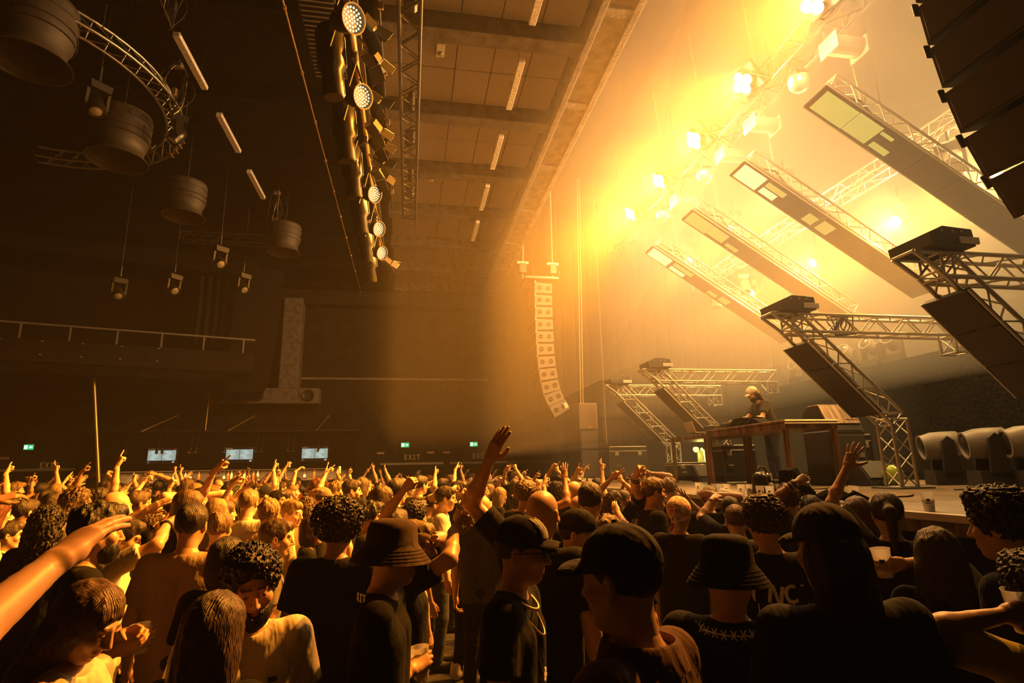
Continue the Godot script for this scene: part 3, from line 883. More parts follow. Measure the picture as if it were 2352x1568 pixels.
	for z in [-7.85, -11.94]:
		var o := thing("emergency_light", Vector3(0.36, 8.36, z), "small white emergency light box on the tiled ceiling, " + ("nearer one" if z > -9 else "farther one"), "emergency light", "emergency lights on the ceiling")
		part(o, "box", bx(Vector3(0.13, 0.05, 0.30), 0.01), M.white_paint)
		var b := MB.new()
		b.lathe(PackedVector2Array([Vector2(0, -0.045), Vector2(0.03, -0.04), Vector2(0.045, -0.02), Vector2(0.05, 0.0)]), 14)
		part(o, "round_lens", b.mesh(), M.silver, Transform3D(Basis(), Vector3(0, -0.02, -0.05)))
	build_left_lamps()

func arc_pts(c: Vector3, r: float, a0: float, a1: float, n: int) -> PackedVector3Array:
	var p := PackedVector3Array()
	for i in n + 1:
		var a := lerpf(a0, a1, float(i) / n)
		p.append(c + Vector3(cos(a) * r, 0, sin(a) * r))
	return p

func build_left_lamps() -> void:
	# bell-shaped ribbed lampshades hanging in a row
	var prof := PackedVector2Array([Vector2(0.0, 0.62), Vector2(0.30, 0.62), Vector2(0.42, 0.57), Vector2(0.44, 0.50), Vector2(0.425, 0.44), Vector2(0.435, 0.36), Vector2(0.42, 0.26), Vector2(0.43, 0.16), Vector2(0.41, 0.06), Vector2(0.37, -0.04), Vector2(0.36, -0.12), Vector2(0.39, -0.20), Vector2(0.45, -0.26), Vector2(0.46, -0.28), Vector2(0.44, -0.28), Vector2(0.35, -0.12), Vector2(0.34, 0.5), Vector2(0.0, 0.55)])
	var b := MB.new()
	b.lathe(prof, 36)
	var bell := b.mesh()
	var shade := tri_map(mat("lampshade", lin(0.085, 0.07, 0.06), 0.6), tex.cloud, Vector3.ONE * 1.2)
	var ds := [[Vector3(-4.75, 7.2, -7.1), 1.0, "nearest and largest, at the top left corner"], [Vector3(-4.62, 7.0, -9.1), 0.95, "middle one of the dark row"], [Vector3(-4.35, 6.95, -11.1), 0.82, "third, below the curved truss"], [Vector3(-2.95, 7.1, -13.2), 0.80, "farthest, catching the amber light beside the steel cable"]]
	for e in ds:
		var o := thing("bell_lampshade", e[0], "big dark bell-shaped pendant lampshade, " + e[2], "pendant lamp", "bell-shaped pendant lampshades")
		part(o, "shade", bell, shade, Transform3D(Basis().scaled(Vector3.ONE * e[1]), Vector3.ZERO))
		for h in [0.40, 0.22, 0.10]:
			var rb := MB.new()
			rb.tube(arc_pts(Vector3(0, h * e[1], 0), 0.437 * e[1], 0, TAU, 32), 0.008, 6, -1.0, false)
			part(o, "band", rb.mesh(), shade)
		rod(o, "hanging_wire", Vector3(0, 0.6 * e[1], 0), Vector3(0, 8.45 - e[0].y, 0), 0.01, M.dark_steel)
	# ring truss that carries the dark lamps
	var rt := thing("ring_truss", Vector3(-6.1, 7.6, -8.7), "curved dark truss ring among the hanging lampshades", "truss")
	var rad := 2.38
	for c in [[0.0, 0.0], [-0.26, 0.0], [-0.13, 0.24]]:
		var p := arc_pts(Vector3(0, c[1], 0), rad + c[0], -1.9, 1.25, 30)
		var mb := MB.new()
		mb.tube(p, 0.022, 8)
		part(rt, "chord", mb.mesh(), M.alu)
	for k in 26:
		var a := -1.85 + k * 0.118
		var a2 := a + 0.118
		var p0 := Vector3(cos(a) * rad, 0, sin(a) * rad)
		var p1 := Vector3(cos(a2) * (rad - 0.26), 0, sin(a2) * (rad - 0.26))
		var p2 := Vector3(cos(a2) * (rad - 0.13), 0.24, sin(a2) * (rad - 0.13))
		rod(rt, "brace", p0, p1, 0.010, M.alu)
		rod(rt, "brace", p1, p2, 0.010, M.alu)
		rod(rt, "brace", p0, p2, 0.010, M.alu)
	for k in 3:
		var a := -1.2 + k * 0.9
		rod(rt, "hanging_wire", Vector3(cos(a) * rad, 0.1, sin(a) * rad), Vector3(cos(a) * rad, 0.86, sin(a) * rad), 0.008, M.dark_steel)
	for k in 4:
		part(rt, "clamp_plate", bx(Vector3(0.06, 0.03, 0.14), 0.006), M.brass, Transform3D(Basis(), Vector3(cos(-0.75 + k * 0.09) * (rad - 0.02), -0.03, sin(-0.75 + k * 0.09) * rad)))
	# spotlights on and near the ring
	var sp := [[Vector3(-4.32, 7.15, -7.8), Vector3(0.4, -1, 0.35), "dark moving head with a light nose below the curved truss"], [Vector3(-3.75, 7.5, -9.0), Vector3(-0.4, -0.8, 0.2), "black spotlight clamped at the end of the curved truss"],
		[Vector3(-4.0, 6.55, -12.2), Vector3(0.5, -0.6, 0.5), "small black spotlight under the third lampshade"], [Vector3(-6.3, 6.1, -13.2), Vector3(0.4, -0.7, 0.5), "small dark spotlight far left of the dark balcony"], [Vector3(-3.9, 6.45, -13.6), Vector3(0.5, -0.6, 0.4), "small dark spotlight near the balcony top"], [Vector3(-5.3, 6.3, -13.4), Vector3(0.5, -0.5, 0.4), "dark spotlight with a bright rim above the balcony"]]
	for e in sp:
		var o := thing("hall_spotlight", e[0], e[2], "spotlight", "dark spotlights around the ring truss")
		moving_head(o, Vector3.ZERO, (e[1] as Vector3).normalized(), M.silver, 0.72, true)
		rod(o, "hanging_wire", Vector3(0, 0.2, 0), Vector3(0, 8.45 - e[0].y, 0), 0.008, M.dark_steel)
	# wire clusters that drop from the ceiling
	var wi := [[Vector3(-3.15, 8.42, -7.0), 0.9, "tangled cable drop with a bright connector at the top of the dark ceiling"], [Vector3(-3.70, 8.30, -8.6), 1.0, "tangled cable drop with an orange tag beside the curved truss"], [Vector3(-3.15, 8.4, -13.0), 1.35, "cable drop above the lit lampshade"]]
	var rng := RandomNumberGenerator.new()
	rng.seed = 31
	for e in wi:
		var o := thing("cable_drop", e[0], e[2], "cable", "hanging cable drops")
		for k in 7:
			var p := PackedVector3Array()
			var dx := rng.randf_range(-0.22, 0.22)
			var dz := rng.randf_range(-0.22, 0.22)
			for i in 9:
				var t := i / 8.0
				p.append(Vector3(dx * sin(t * PI) + 0.03 * sin(t * 9 + k), -e[1] * t, dz * sin(t * PI)))
			var mb := MB.new()
			mb.tube(p, 0.008, 5)
			part(o, "cable", mb.mesh(), M.rubber if k > 1 else M.brass)
		part(o, "connector", bx(Vector3(0.14, 0.09, 0.10), 0.015), M.silver, Transform3D(Basis(), Vector3(0, -0.12, 0)))
		part(o, "clamp", bx(Vector3(0.07, 0.14, 0.07), 0.015), M.brass if e[1] == 1.0 else M.dark_steel, Transform3D(Basis(), Vector3(0, -e[1] * 0.6, 0)))
	# truss with pipes at the far lampshade
	var ft := thing("far_lamp_truss", Vector3(-3.6, 7.2, -13.3), "small dark truss arm behind the lit lampshade", "truss")
	box_truss(ft, Vector3(-1.6, 0, 0), Vector3(0.35, 0, 0), 0.2, M.dark_steel, Vector3(0, 0, 1), 0.016)

# ---------------------------------------------------------------- hanging speaker arrays
func build_arrays() -> void:
	var shape := MB.new()
	shape.prism(PackedVector2Array([Vector2(-0.24, -0.155), Vector2(0.24, -0.135), Vector2(0.24, 0.135), Vector2(-0.24, 0.155)]), -0.48, 0.48)
	var cab := shape.mesh()
	var front := bx(Vector3(0.02, 0.27, 0.90), 0.004)
	var ring := MB.new()
	ring.lathe(PackedVector2Array([Vector2(0.062, 0.0), Vector2(0.062, 0.012), Vector2(0.052, 0.012), Vector2(0.050, 0.002), Vector2(0, 0.002)]), 20)
	var ring_m := ring.mesh()
	var far_pts := [Vector2(3.52, 6.70), Vector2(3.51, 6.36), Vector2(3.51, 6.02), Vector2(3.51, 5.68), Vector2(3.515, 5.34), Vector2(3.52, 5.00), Vector2(3.54, 4.66), Vector2(3.575, 4.33), Vector2(3.63, 4.0), Vector2(3.72, 3.70), Vector2(3.86, 3.43)]
	for side in 2:
		var far := side == 0
		var zc := -15.0 if far else -2.45
		var o := thing("speaker_array", Vector3(3.55, 3.3, zc), "curved hanging column of grey speaker cabinets at the far end of the stage" if far else "huge dark hanging speaker column at the upper right corner, seen from behind", "speaker array", "hanging speaker arrays")
		var prev := Vector2(0, 1)
		for i in far_pts.size():
			var p: Vector2 = far_pts[i]
			var nx: Vector2 = far_pts[mini(i + 1, 10)]
			var pv: Vector2 = far_pts[maxi(i - 1, 0)]
			var d := (pv - nx).normalized()
			var an := atan2(-d.x, d.y)
			var q := Basis(Vector3(0, 0, 1), an)
			var at := Vector3(p.x + (0.0 if far else 0.26), p.y + (0.0 if far else 0.28), zc) - o.position
			var m: Material = M.speaker_grey if far else M.black
			var cb := part(o, "cabinet", cab, m, Transform3D(q, at))
			part(cb, "front_grille", front, M.grille, Transform3D(Basis(), Vector3(-0.245, 0, 0)))
			for hx in [-0.11, 0.12]:
				var h := part(cb, "handle", ring_m, M.black, Transform3D(Basis(Vector3.RIGHT, PI / 2), Vector3(hx, 0.0, 0.478)))
			for hz in [-0.497, 0.497]:
				part(cb, "rigging_link", bx(Vector3(0.05, 0.10, 0.02), 0.006), M.dark_steel, Transform3D(Basis(), Vector3(-0.235, 0.15, hz)))
				part(cb, "handle_bar", bx(Vector3(0.09, 0.02, 0.012), 0.003), m, Transform3D(Basis(), Vector3(-0.11, 0.0, hz * 0.99)))
				part(cb, "handle_bar", bx(Vector3(0.09, 0.02, 0.012), 0.003), m, Transform3D(Basis(), Vector3(0.12, 0.0, hz * 0.99)))
		if far: part(o, "paper_label", bx(Vector3(0.10, 0.14, 0.004), 0.0), M.white_paint, Transform3D(Basis(Vector3(0, 0, 1), 0.5), Vector3(4.02, 3.50, -14.51) - o.position))
		var fy := 7.02 if far else 7.3
		part(o, "flying_frame", bx(Vector3(0.95, 0.08, 0.9), 0.01), M.dark_steel, Transform3D(Basis(), Vector3(3.50, fy, zc) - o.position))
		for x in [3.05, 3.92]:
			part(o, "chain_motor", bx(Vector3(0.22, 0.30, 0.20), 0.03), M.dark_steel, Transform3D(Basis(), Vector3(x, fy + 0.38, zc) - o.position))
			part(o, "motor_bracket", bx(Vector3(0.34, 0.09, 0.12), 0.01), M.silver, Transform3D(Basis(), Vector3(x, fy + 0.55, zc) - o.position))
			rod(o, "hoist_chain", Vector3(x, fy + 0.5, zc) - o.position, Vector3(x + (0.2 if x < 3.5 else 0.02), 11.03, zc) - o.position, 0.016, M.rope)
			rod(o, "hoist_chain", Vector3(x, fy, zc) - o.position, Vector3(x, fy + 0.3, zc) - o.position, 0.012, M.rope)
		if far:
			for k in 5: part(o, "shackle", bx(Vector3(0.05, 0.09, 0.03), 0.01), M.brass, Transform3D(Basis(), Vector3(3.0 + 0.02 * k, 8.1 + k * 0.12, zc + 0.06) - o.position))
			part(o, "orange_strap", bx(Vector3(0.035, 0.20, 0.03), 0.01), M.red, Transform3D(Basis(Vector3(0, 0, 1), 0.1), Vector3(3.24, 7.16, -14.5) - o.position))
			part(o, "orange_strap", bx(Vector3(0.035, 0.16, 0.03), 0.01), M.red, Transform3D(Basis(), Vector3(3.98, 7.12, -14.5) - o.position))
	# fly ropes in the wing
	var rp := thing("fly_ropes", Vector3(5.0, STAGE_Y, -15.7), "pair of vertical fly ropes running up beside the far speaker stack", "rope")
	for x in [0.0, 0.07]: rod(rp, "rope", Vector3(-0.28 + x, 0.0, 0.0), Vector3(x, 9.2, 0.0), 0.012, M.rope)
	rod(rp, "thin_rope", Vector3(0.5, 1.0, 0), Vector3(0.5, 9.2, 0), 0.006, M.rope)

# ---------------------------------------------------------------- far wall, bar and ducts
func screen_picture() -> Texture2D:
	var im := Image.create(256, 144, false, Image.FORMAT_RGB8)
	im.fill(Color(0.10, 0.07, 0.06))
	for c in 2:
		im.fill_rect(Rect2i(2 + c * 128, 18, 124, 98), Color(0.62, 0.70, 0.66))
		var rng := RandomNumberGenerator.new()
		rng.seed = 7 + c
		for k in 11:
			im.fill_rect(Rect2i(10 + c * 128 + rng.randi_range(0, 40), 26 + k * 8, rng.randi_range(40, 70), 3), Color(0.90, 0.96, 0.93))
	im.fill_rect(Rect2i(228, 2, 24, 10), Color(0.55, 0.12, 0.10))
	im.fill_rect(Rect2i(226, 124, 18, 14), Color(0.8, 0.86, 0.84))
	im.fill_rect(Rect2i(4, 128, 20, 6), Color(0.6, 0.62, 0.55))
	return ImageTexture.create_from_image(im)

func build_hall_fittings() -> void:
	# bar front with the menu screens
	var bar := setting("wall_bar_front", bx(Vector3(7.6, 1.15, 0.5), 0.02), M.black_wall, Transform3D(Basis(), Vector3(-5.55, 2.62, -19.68)))
	part(bar, "top_ledge", bx(Vector3(7.9, 0.06, 0.7), 0.01), M.black, Transform3D(Basis(), Vector3(0, 0.6, 0.05)))
	var back := setting("wall_bar_back", bx(Vector3(7.4, 2.0, 0.04), 0.0), M.beam, Transform3D(Basis(), Vector3(-5.55, 1.05, -19.975)))
	var shelf := thing("bar_shelf", Vector3(-5.3, 0, -19.78), "long back-bar shelf under the menu screens", "shelf")
	part(shelf, "board", bx(Vector3(6.2, 0.03, 0.26), 0.005), M.plywood, Transform3D(Basis(), Vector3(0, 1.70, 0)))
	part(shelf, "board", bx(Vector3(6.2, 0.03, 0.26), 0.005), M.plywood, Transform3D(Basis(), Vector3(0, 1.30, 0)))
	for x in [-3.05, -1.0, 1.0, 3.05]: part(shelf, "upright", bx(Vector3(0.04, 1.74, 0.24), 0.005), M.black, Transform3D(Basis(), Vector3(x, 0.87, 0)))
	var bl := thing("bar_lamp", Vector3(-5.55, 2.03, -19.62), "warm strip lamp under the bar front lighting the bottles", "lamp")
	part(bl, "strip_lamp", bx(Vector3(6.8, 0.02, 0.06), 0.005), emit("bar_glow", lin(1.0, 0.42, 0.10), 0.3))
	var al := AreaLight3D.new()
	al.name = "strip_light"
	bl.add_child(al)
	al.position = Vector3(0, -0.03, 0)
	al.rotation.x = -PI / 2
	al.area_size = Vector2(6.8, 0.06)
	al.light_color = lin(1.0, 0.42, 0.10)
	al.light_energy = 9.0
	al.shadow_enabled = true
	# bottles
	var prof := PackedVector2Array([Vector2(0, 0), Vector2(0.036, 0), Vector2(0.038, 0.02), Vector2(0.038, 0.17), Vector2(0.030, 0.20), Vector2(0.014, 0.23), Vector2(0.013, 0.29), Vector2(0.015, 0.30), Vector2(0, 0.30)])
	var b := MB.new()
	b.lathe(prof, 12)
	var bottle := b.mesh()
	b = MB.new()
	b.lathe(PackedVector2Array([Vector2(0.0390, 0.05), Vector2(0.0395, 0.05), Vector2(0.0395, 0.14), Vector2(0.0390, 0.14)]), 12)
	var label_m := b.mesh()
	var glass := [mat("bottle_dark", lin(0.03, 0.025, 0.015), 0.15), mat("bottle_amber", lin(0.30, 0.12, 0.02), 0.15), mat("bottle_pale", lin(0.55, 0.50, 0.40), 0.2)]
	var bxs := [-7.15, -6.97, -6.84, -6.70, -6.45, -6.14, -5.72, -5.60, -5.50, -5.36, -5.24, -5.12, -4.98, -4.85, -4.72, -4.2, -3.9, -3.6, -3.3, -3.0]
	var look_ := ["dark bottle with white label", "amber bottle", "pale bottle"]
	for i in bxs.size():
		var o := thing("bottle", Vector3(bxs[i], 1.717, -19.78), look_[i % 3] + " standing on the back-bar shelf under the menu screens", "bottle", "bottles on the back bar, " + look_[i % 3])
		part(o, "glass_body", bottle, glass[i % 3])
		if i % 3 == 0: part(o, "paper_label", label_m, M.print_white)
	# menu screens
	var pic := screen_picture()
	var sm := mat("menu_screen", Color(0.05, 0.05, 0.05), 0.3, 0.0, {"emission_enabled": true, "emission_texture": pic, "emission": Color.WHITE, "emission_operator": BaseMaterial3D.EMISSION_OP_MULTIPLY, "emission_energy_multiplier": 0.85})
	var quad := MB.new()
	quad.quad(Vector3(-0.40, -0.225, 0), Vector3(-0.40, 0.225, 0), Vector3(0.40, 0.225, 0), Vector3(0.40, -0.225, 0))
	quad.uv = PackedVector2Array([Vector2(0, 1), Vector2(0, 0), Vector2(1, 0), Vector2(1, 1)])
	var qm := quad.mesh()
	var k := 0
	for x in [-7.43, -5.21, -2.96]:
		var o := thing("menu_screen", Vector3(x, 2.49, -19.375), "glowing drinks menu screen on the bar front, " + ["leftmost, below the round lamps", "middle one of three", "nearest to the green exit signs"][k], "screen", "menu screens above the bar")
		part(o, "bezel", bx(Vector3(0.86, 0.51, 0.05), 0.008), M.black, Transform3D(Basis(), Vector3(0, 0, -0.026)))
		part(o, "screen", qm, sm, Transform3D(Basis(), Vector3(0, 0, 0.003)))
		part(o, "title", text_mesh("DRANKEN", 0.03, 0.002), M.print_white, Transform3D(Basis(), Vector3(-0.30, 0.20, 0.006)))
		var l := AreaLight3D.new()
		l.name = "screen_light"
		o.add_child(l)
		l.position = Vector3(0, 0, 0.03)
		l.rotation.y = PI
		l.area_size = Vector2(0.8, 0.45)
		l.light_color = lin(0.62, 0.72, 0.66)
		l.light_energy = 0.10
		l.shadow_enabled = true
		k += 1
	# little spotlights clipped under the ledge
	var snout := MB.new()
	snout.lathe(PackedVector2Array([Vector2(0, -0.09), Vector2(0.035, -0.09), Vector2(0.04, 0.06), Vector2(0.047, 0.07), Vector2(0.038, 0.07), Vector2(0, 0.05)]), 12)
	var sn := snout.mesh()
	k = 0
	for x in [-8.33, -7.48, -7.33, -6.56, -6.40, -5.60, -4.67, -4.52, -3.74, -3.58, -2.82]:
		var o := thing("track_spot", Vector3(x, 2.62, -19.1), "small black track spotlight above the bar, number %s from the end near the slanted pole" % ["one", "two", "three", "four", "five", "six", "seven", "eight", "nine", "ten", "eleven"][k], "spotlight", "track spotlights above the bar")
		var d := Vector3(0.3 * sin(x * 5.0), -1, 0.35).normalized()
		var sd := d.cross(Vector3.RIGHT).normalized()
		part(o, "can", sn, M.black, Transform3D(Basis(sd, d, sd.cross(d)), Vector3.ZERO))
		var rg := MB.new()
		rg.lathe(PackedVector2Array([Vector2(0.048, 0.055), Vector2(0.05, 0.07), Vector2(0.036, 0.072)]), 12)
		part(o, "rim", rg.mesh(), M.brass, Transform3D(Basis(sd, d, sd.cross(d)), Vector3.ZERO))
		rod(o, "stem", Vector3(0, 0.03, 0), Vector3(0, 0.58, -0.25), 0.008, M.black)
		k += 1
	# braces that hold the bar canopy
	k = 0
	for e in [[Vector3(-7.32, 3.76, -19.9), Vector3(-8.0, 3.2, -19.1)], [Vector3(-5.02, 3.73, -19.9), Vector3(-5.56, 3.2, -19.1)], [Vector3(-2.68, 3.73, -19.9), Vector3(-2.92, 3.2, -19.1)]]:
		var o := thing("canopy_brace", e[1], "slanted steel brace above the bar, " + ["above the leftmost screen", "above the middle screen", "above the screen nearest the exit signs"][k], "brace", "braces above the bar")
		rod(o, "tube", Vector3.ZERO, e[0] - e[1], 0.022, M.brass)
		part(o, "foot_plate", bx(Vector3(0.12, 0.03, 0.12), 0.006), M.dark_steel)
		part(o, "wall_plate", bx(Vector3(0.12, 0.16, 0.03), 0.006), M.dark_steel, Transform3D(Basis(), e[0] - e[1]))
		k += 1
	var pl := thing("light_streak_tube", Vector3(-7.9, 1.4, -17.0), "blurred orange slanted steel pole beside the bar", "pole")  # solid tube added in the shape of a blurred light streak
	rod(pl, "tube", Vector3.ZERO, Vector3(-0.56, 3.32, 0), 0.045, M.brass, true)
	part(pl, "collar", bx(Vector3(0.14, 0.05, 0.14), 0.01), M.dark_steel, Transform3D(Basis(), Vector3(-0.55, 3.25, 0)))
	var pl2 := thing("hanger_rod", Vector3(-6.18, 3.22, -19.1), "thin vertical hanger rod between the balcony and the bar", "rod")
	rod(pl2, "tube", Vector3.ZERO, Vector3(0.02, 1.7, 0.0), 0.02, M.brass, true)
	part(pl2, "foot_plate", bx(Vector3(0.1, 0.03, 0.1), 0.006), M.dark_steel)
	# ducts
	var dm := tri_map(mat("duct", lin(0.20, 0.18, 0.16), 0.55, 0.2), tex.cloud, Vector3.ONE * 0.8)
	var du := thing("air_duct", Vector3(-4.6, 4.34, -19.55), "long dark air duct with four round nozzles on the far wall", "duct")
	for e in [[-6.35, -5.72], [-5.72, -4.42], [-4.42, -3.56], [-3.56, -2.92]]:
		part(du, "duct_section", bx(Vector3(e[1] - e[0] - 0.012, 0.50, 0.5), 0.012), dm, Transform3D(Basis(), Vector3((e[0] + e[1]) * 0.5 + 4.6, 0, 0)))
	var nz := MB.new()
	nz.lathe(PackedVector2Array([Vector2(0.19, 0.0), Vector2(0.20, 0.02), Vector2(0.17, 0.10), Vector2(0.10, 0.05), Vector2(0.085, 0.02), Vector2(0, 0.02)]), 24)
	var nzm := nz.mesh()
	for x in [-6.0, -5.42, -4.80, -3.25]:
		part(du, "nozzle", nzm, M.dark_steel, Transform3D(Basis(Vector3.RIGHT, PI / 2), Vector3(x + 4.6, 0.0, 0.25)))
	var vd := thing("vertical_duct", Vector3(-3.9, 4.6, -19.6), "tall rectangular duct rising from the nozzle duct to the ceiling", "duct")
	for i in 4: part(vd, "duct_section", bx(Vector3(0.58, 0.74, 0.6), 0.012), dm, Transform3D(Basis(), Vector3(0, 0.37 + i * 0.75, 0)))
	for i in 5: part(vd, "joint_flange", bx(Vector3(0.62, 0.03, 0.64), 0.004), dm, Transform3D(Basis(), Vector3(0, i * 0.75, 0)))
	# exit signs, lettering, notices
	var green := emit("exit_green", lin(0.02, 0.55, 0.16), 1.0)
	var white := emit("exit_white", lin(0.75, 1.0, 0.85), 1.2)
	k = 0
	for e in [Vector3(-11.35, 2.82, -19.9), Vector3(-0.14, 2.76, -19.9), Vector3(2.18, 2.76, -19.9)]:
		var o := thing("exit_sign", e, "green emergency exit sign on the far wall, " + ["at the far left by the dark doors", "left of the middle pair", "touched by a raised hand"][k], "exit sign", "green exit signs")
		part(o, "box", bx(Vector3(0.28, 0.17, 0.06), 0.01), M.black)
		part(o, "sign_face", bx(Vector3(0.27, 0.155, 0.01), 0.004), green, Transform3D(Basis(), Vector3(0, 0, 0.03)))
		part(o, "sign_door", bx(Vector3(0.09, 0.11, 0.006), 0.001), white, Transform3D(Basis(), Vector3(-0.07, 0, 0.037)))
		var ar := MB.new()
		ar.prism(PackedVector2Array([Vector2(-0.045, 0), Vector2(0.0, 0.045), Vector2(0.0, 0.018), Vector2(0.05, 0.018), Vector2(0.05, -0.018), Vector2(0.0, -0.018), Vector2(0.0, -0.045)]), -0.003, 0.003)
		part(o, "sign_arrow", ar.mesh(), white, Transform3D(Basis(), Vector3(0.06, 0, 0.037)))
		var om := OmniLight3D.new()
		om.name = "sign_light"
		o.add_child(om)
		om.position = Vector3(0, 0, 0.10)
		om.light_color = lin(0.1, 0.8, 0.3)
		om.light_energy = 0.02
		om.light_size = 0.05
		om.shadow_enabled = true
		k += 1
	k = 0
	var em := mat("exit_lettering", lin(0.62, 0.50, 0.30), 0.7)
	for e in [Vector3(0.10, 2.35, -19.93), Vector3(2.40, 2.36, -19.93), Vector3(-10.75, 2.27, -19.93)]:
		var t := part(self, "exit_lettering", text_mesh("EXIT", 0.16, 0.01, "Droid Sans Mono"), em, Transform3D(Basis(), e))
		tag(t, "painted word EXIT over the " + ["middle doors", "doors behind the raised open hand", "doors at the far left"][k], "lettering", "painted EXIT words")
		k += 1
	var pm := mat("door_plate", lin(0.34, 0.22, 0.14), 0.6)
	k = 0
	for x in [-0.94, 0.72, 1.25, 3.35, -12.0]:
		tag(part(self, "door_plate", bx(Vector3(0.24, 0.07, 0.02), 0.006), pm, Transform3D(Basis(), Vector3(x, 2.50, -19.96))), "small brown plate high on the far wall, " + ["left of the EXIT word", "right of the EXIT word", "farther right of the EXIT word", "beyond the raised open hand", "at the far left edge"][k], "plate", "brown plates on the far wall")
		k += 1
	var fs := thing("fire_sign", Vector3(-9.36, 2.40, -19.95), "small red fire equipment sign on the dark wall", "sign")
	part(fs, "plate", bx(Vector3(0.20, 0.18, 0.012), 0.004), emit("sign_red", lin(0.6, 0.04, 0.02), 0.5, lin(0.6, 0.05, 0.03)))
	part(fs, "sign_symbol", bx(Vector3(0.05, 0.11, 0.006), 0.001), M.print_white, Transform3D(Basis(), Vector3(-0.03, 0, 0.008)))
	part(fs, "sign_symbol", bx(Vector3(0.07, 0.03, 0.006), 0.001), M.print_white, Transform3D(Basis(), Vector3(0.03, -0.04, 0.008)))
	var nb := thing("notice_board", Vector3(-9.45, 2.05, -19.95), "framed brown notice board under the red sign", "notice board")
	part(nb, "board", bx(Vector3(0.42, 0.27, 0.02), 0.004), mat("notice", lin(0.42, 0.28, 0.10), 0.7))
	for e in [[Vector3(0, 0.145, 0.006), Vector3(0.46, 0.02, 0.03)], [Vector3(0, -0.145, 0.006), Vector3(0.46, 0.02, 0.03)], [Vector3(-0.22, 0, 0.006), Vector3(0.02, 0.29, 0.03)], [Vector3(0.22, 0, 0.006), Vector3(0.02, 0.29, 0.03)]]:
		part(nb, "frame", bx(e[1], 0.003), M.dark_steel, Transform3D(Basis(), e[0]))

# ---------------------------------------------------------------- things on the stage
func cup_mesh() -> ArrayMesh:
	if not mesh_cache.has("cup"):
		var b := MB.new()
		b.lathe(PackedVector2Array([Vector2(0, 0.004), Vector2(0.028, 0.004), Vector2(0.029, 0.0), Vector2(0.031, 0.002), Vector2(0.041, 0.122), Vector2(0.0425, 0.126), Vector2(0.0405, 0.126), Vector2(0.0300, 0.006), Vector2(0, 0.006)]), 18)
		mesh_cache["cup"] = b.mesh()
		b = MB.new()
		b.lathe(PackedVector2Array([Vector2(0, 0.008), Vector2(0.0295, 0.008), Vector2(0.0355, 0.078), Vector2(0, 0.078)]), 18)
		mesh_cache["cup_beer"] = b.mesh()
		b = MB.new()
		b.prism(PackedVector2Array([Vector2(0, -0.012), Vector2(0.010, -0.002), Vector2(0.011, 0.007), Vector2(0.006, 0.010), Vector2(0, 0.007), Vector2(-0.006, 0.010), Vector2(-0.011, 0.007), Vector2(-0.010, -0.002)]), 0, 0.0008)
		mesh_cache["cup_heart"] = b.mesh()
	return mesh_cache["cup"]

func cup(at: Vector3, kind: int, label: String, xf := Basis(), group := "plastic cups on the stage edge") -> Node3D:
	cup_mesh()
	var o := thing("plastic_cup", at, label, "cup", group)
	o.basis = xf
	part(o, "wall", mesh_cache["cup"], M.cup if kind != 1 else M.cup_clear)
	if kind >= 1: part(o, "drink", mesh_cache["cup_beer"], M.beer)
	var q := Basis(Vector3.UP, -0.75)
	part(o, "heart_emblem", mesh_cache["cup_heart"], M.print_black, Transform3D(q * Basis(Vector3.RIGHT, -0.08), q * Vector3(0, 0.075, 0.0385)))
	part(o, "print_line", bx(Vector3(0.034, 0.005, 0.001), 0.0), M.print_black, Transform3D(q, q * Vector3(0, 0.056, 0.0372)))
	return o

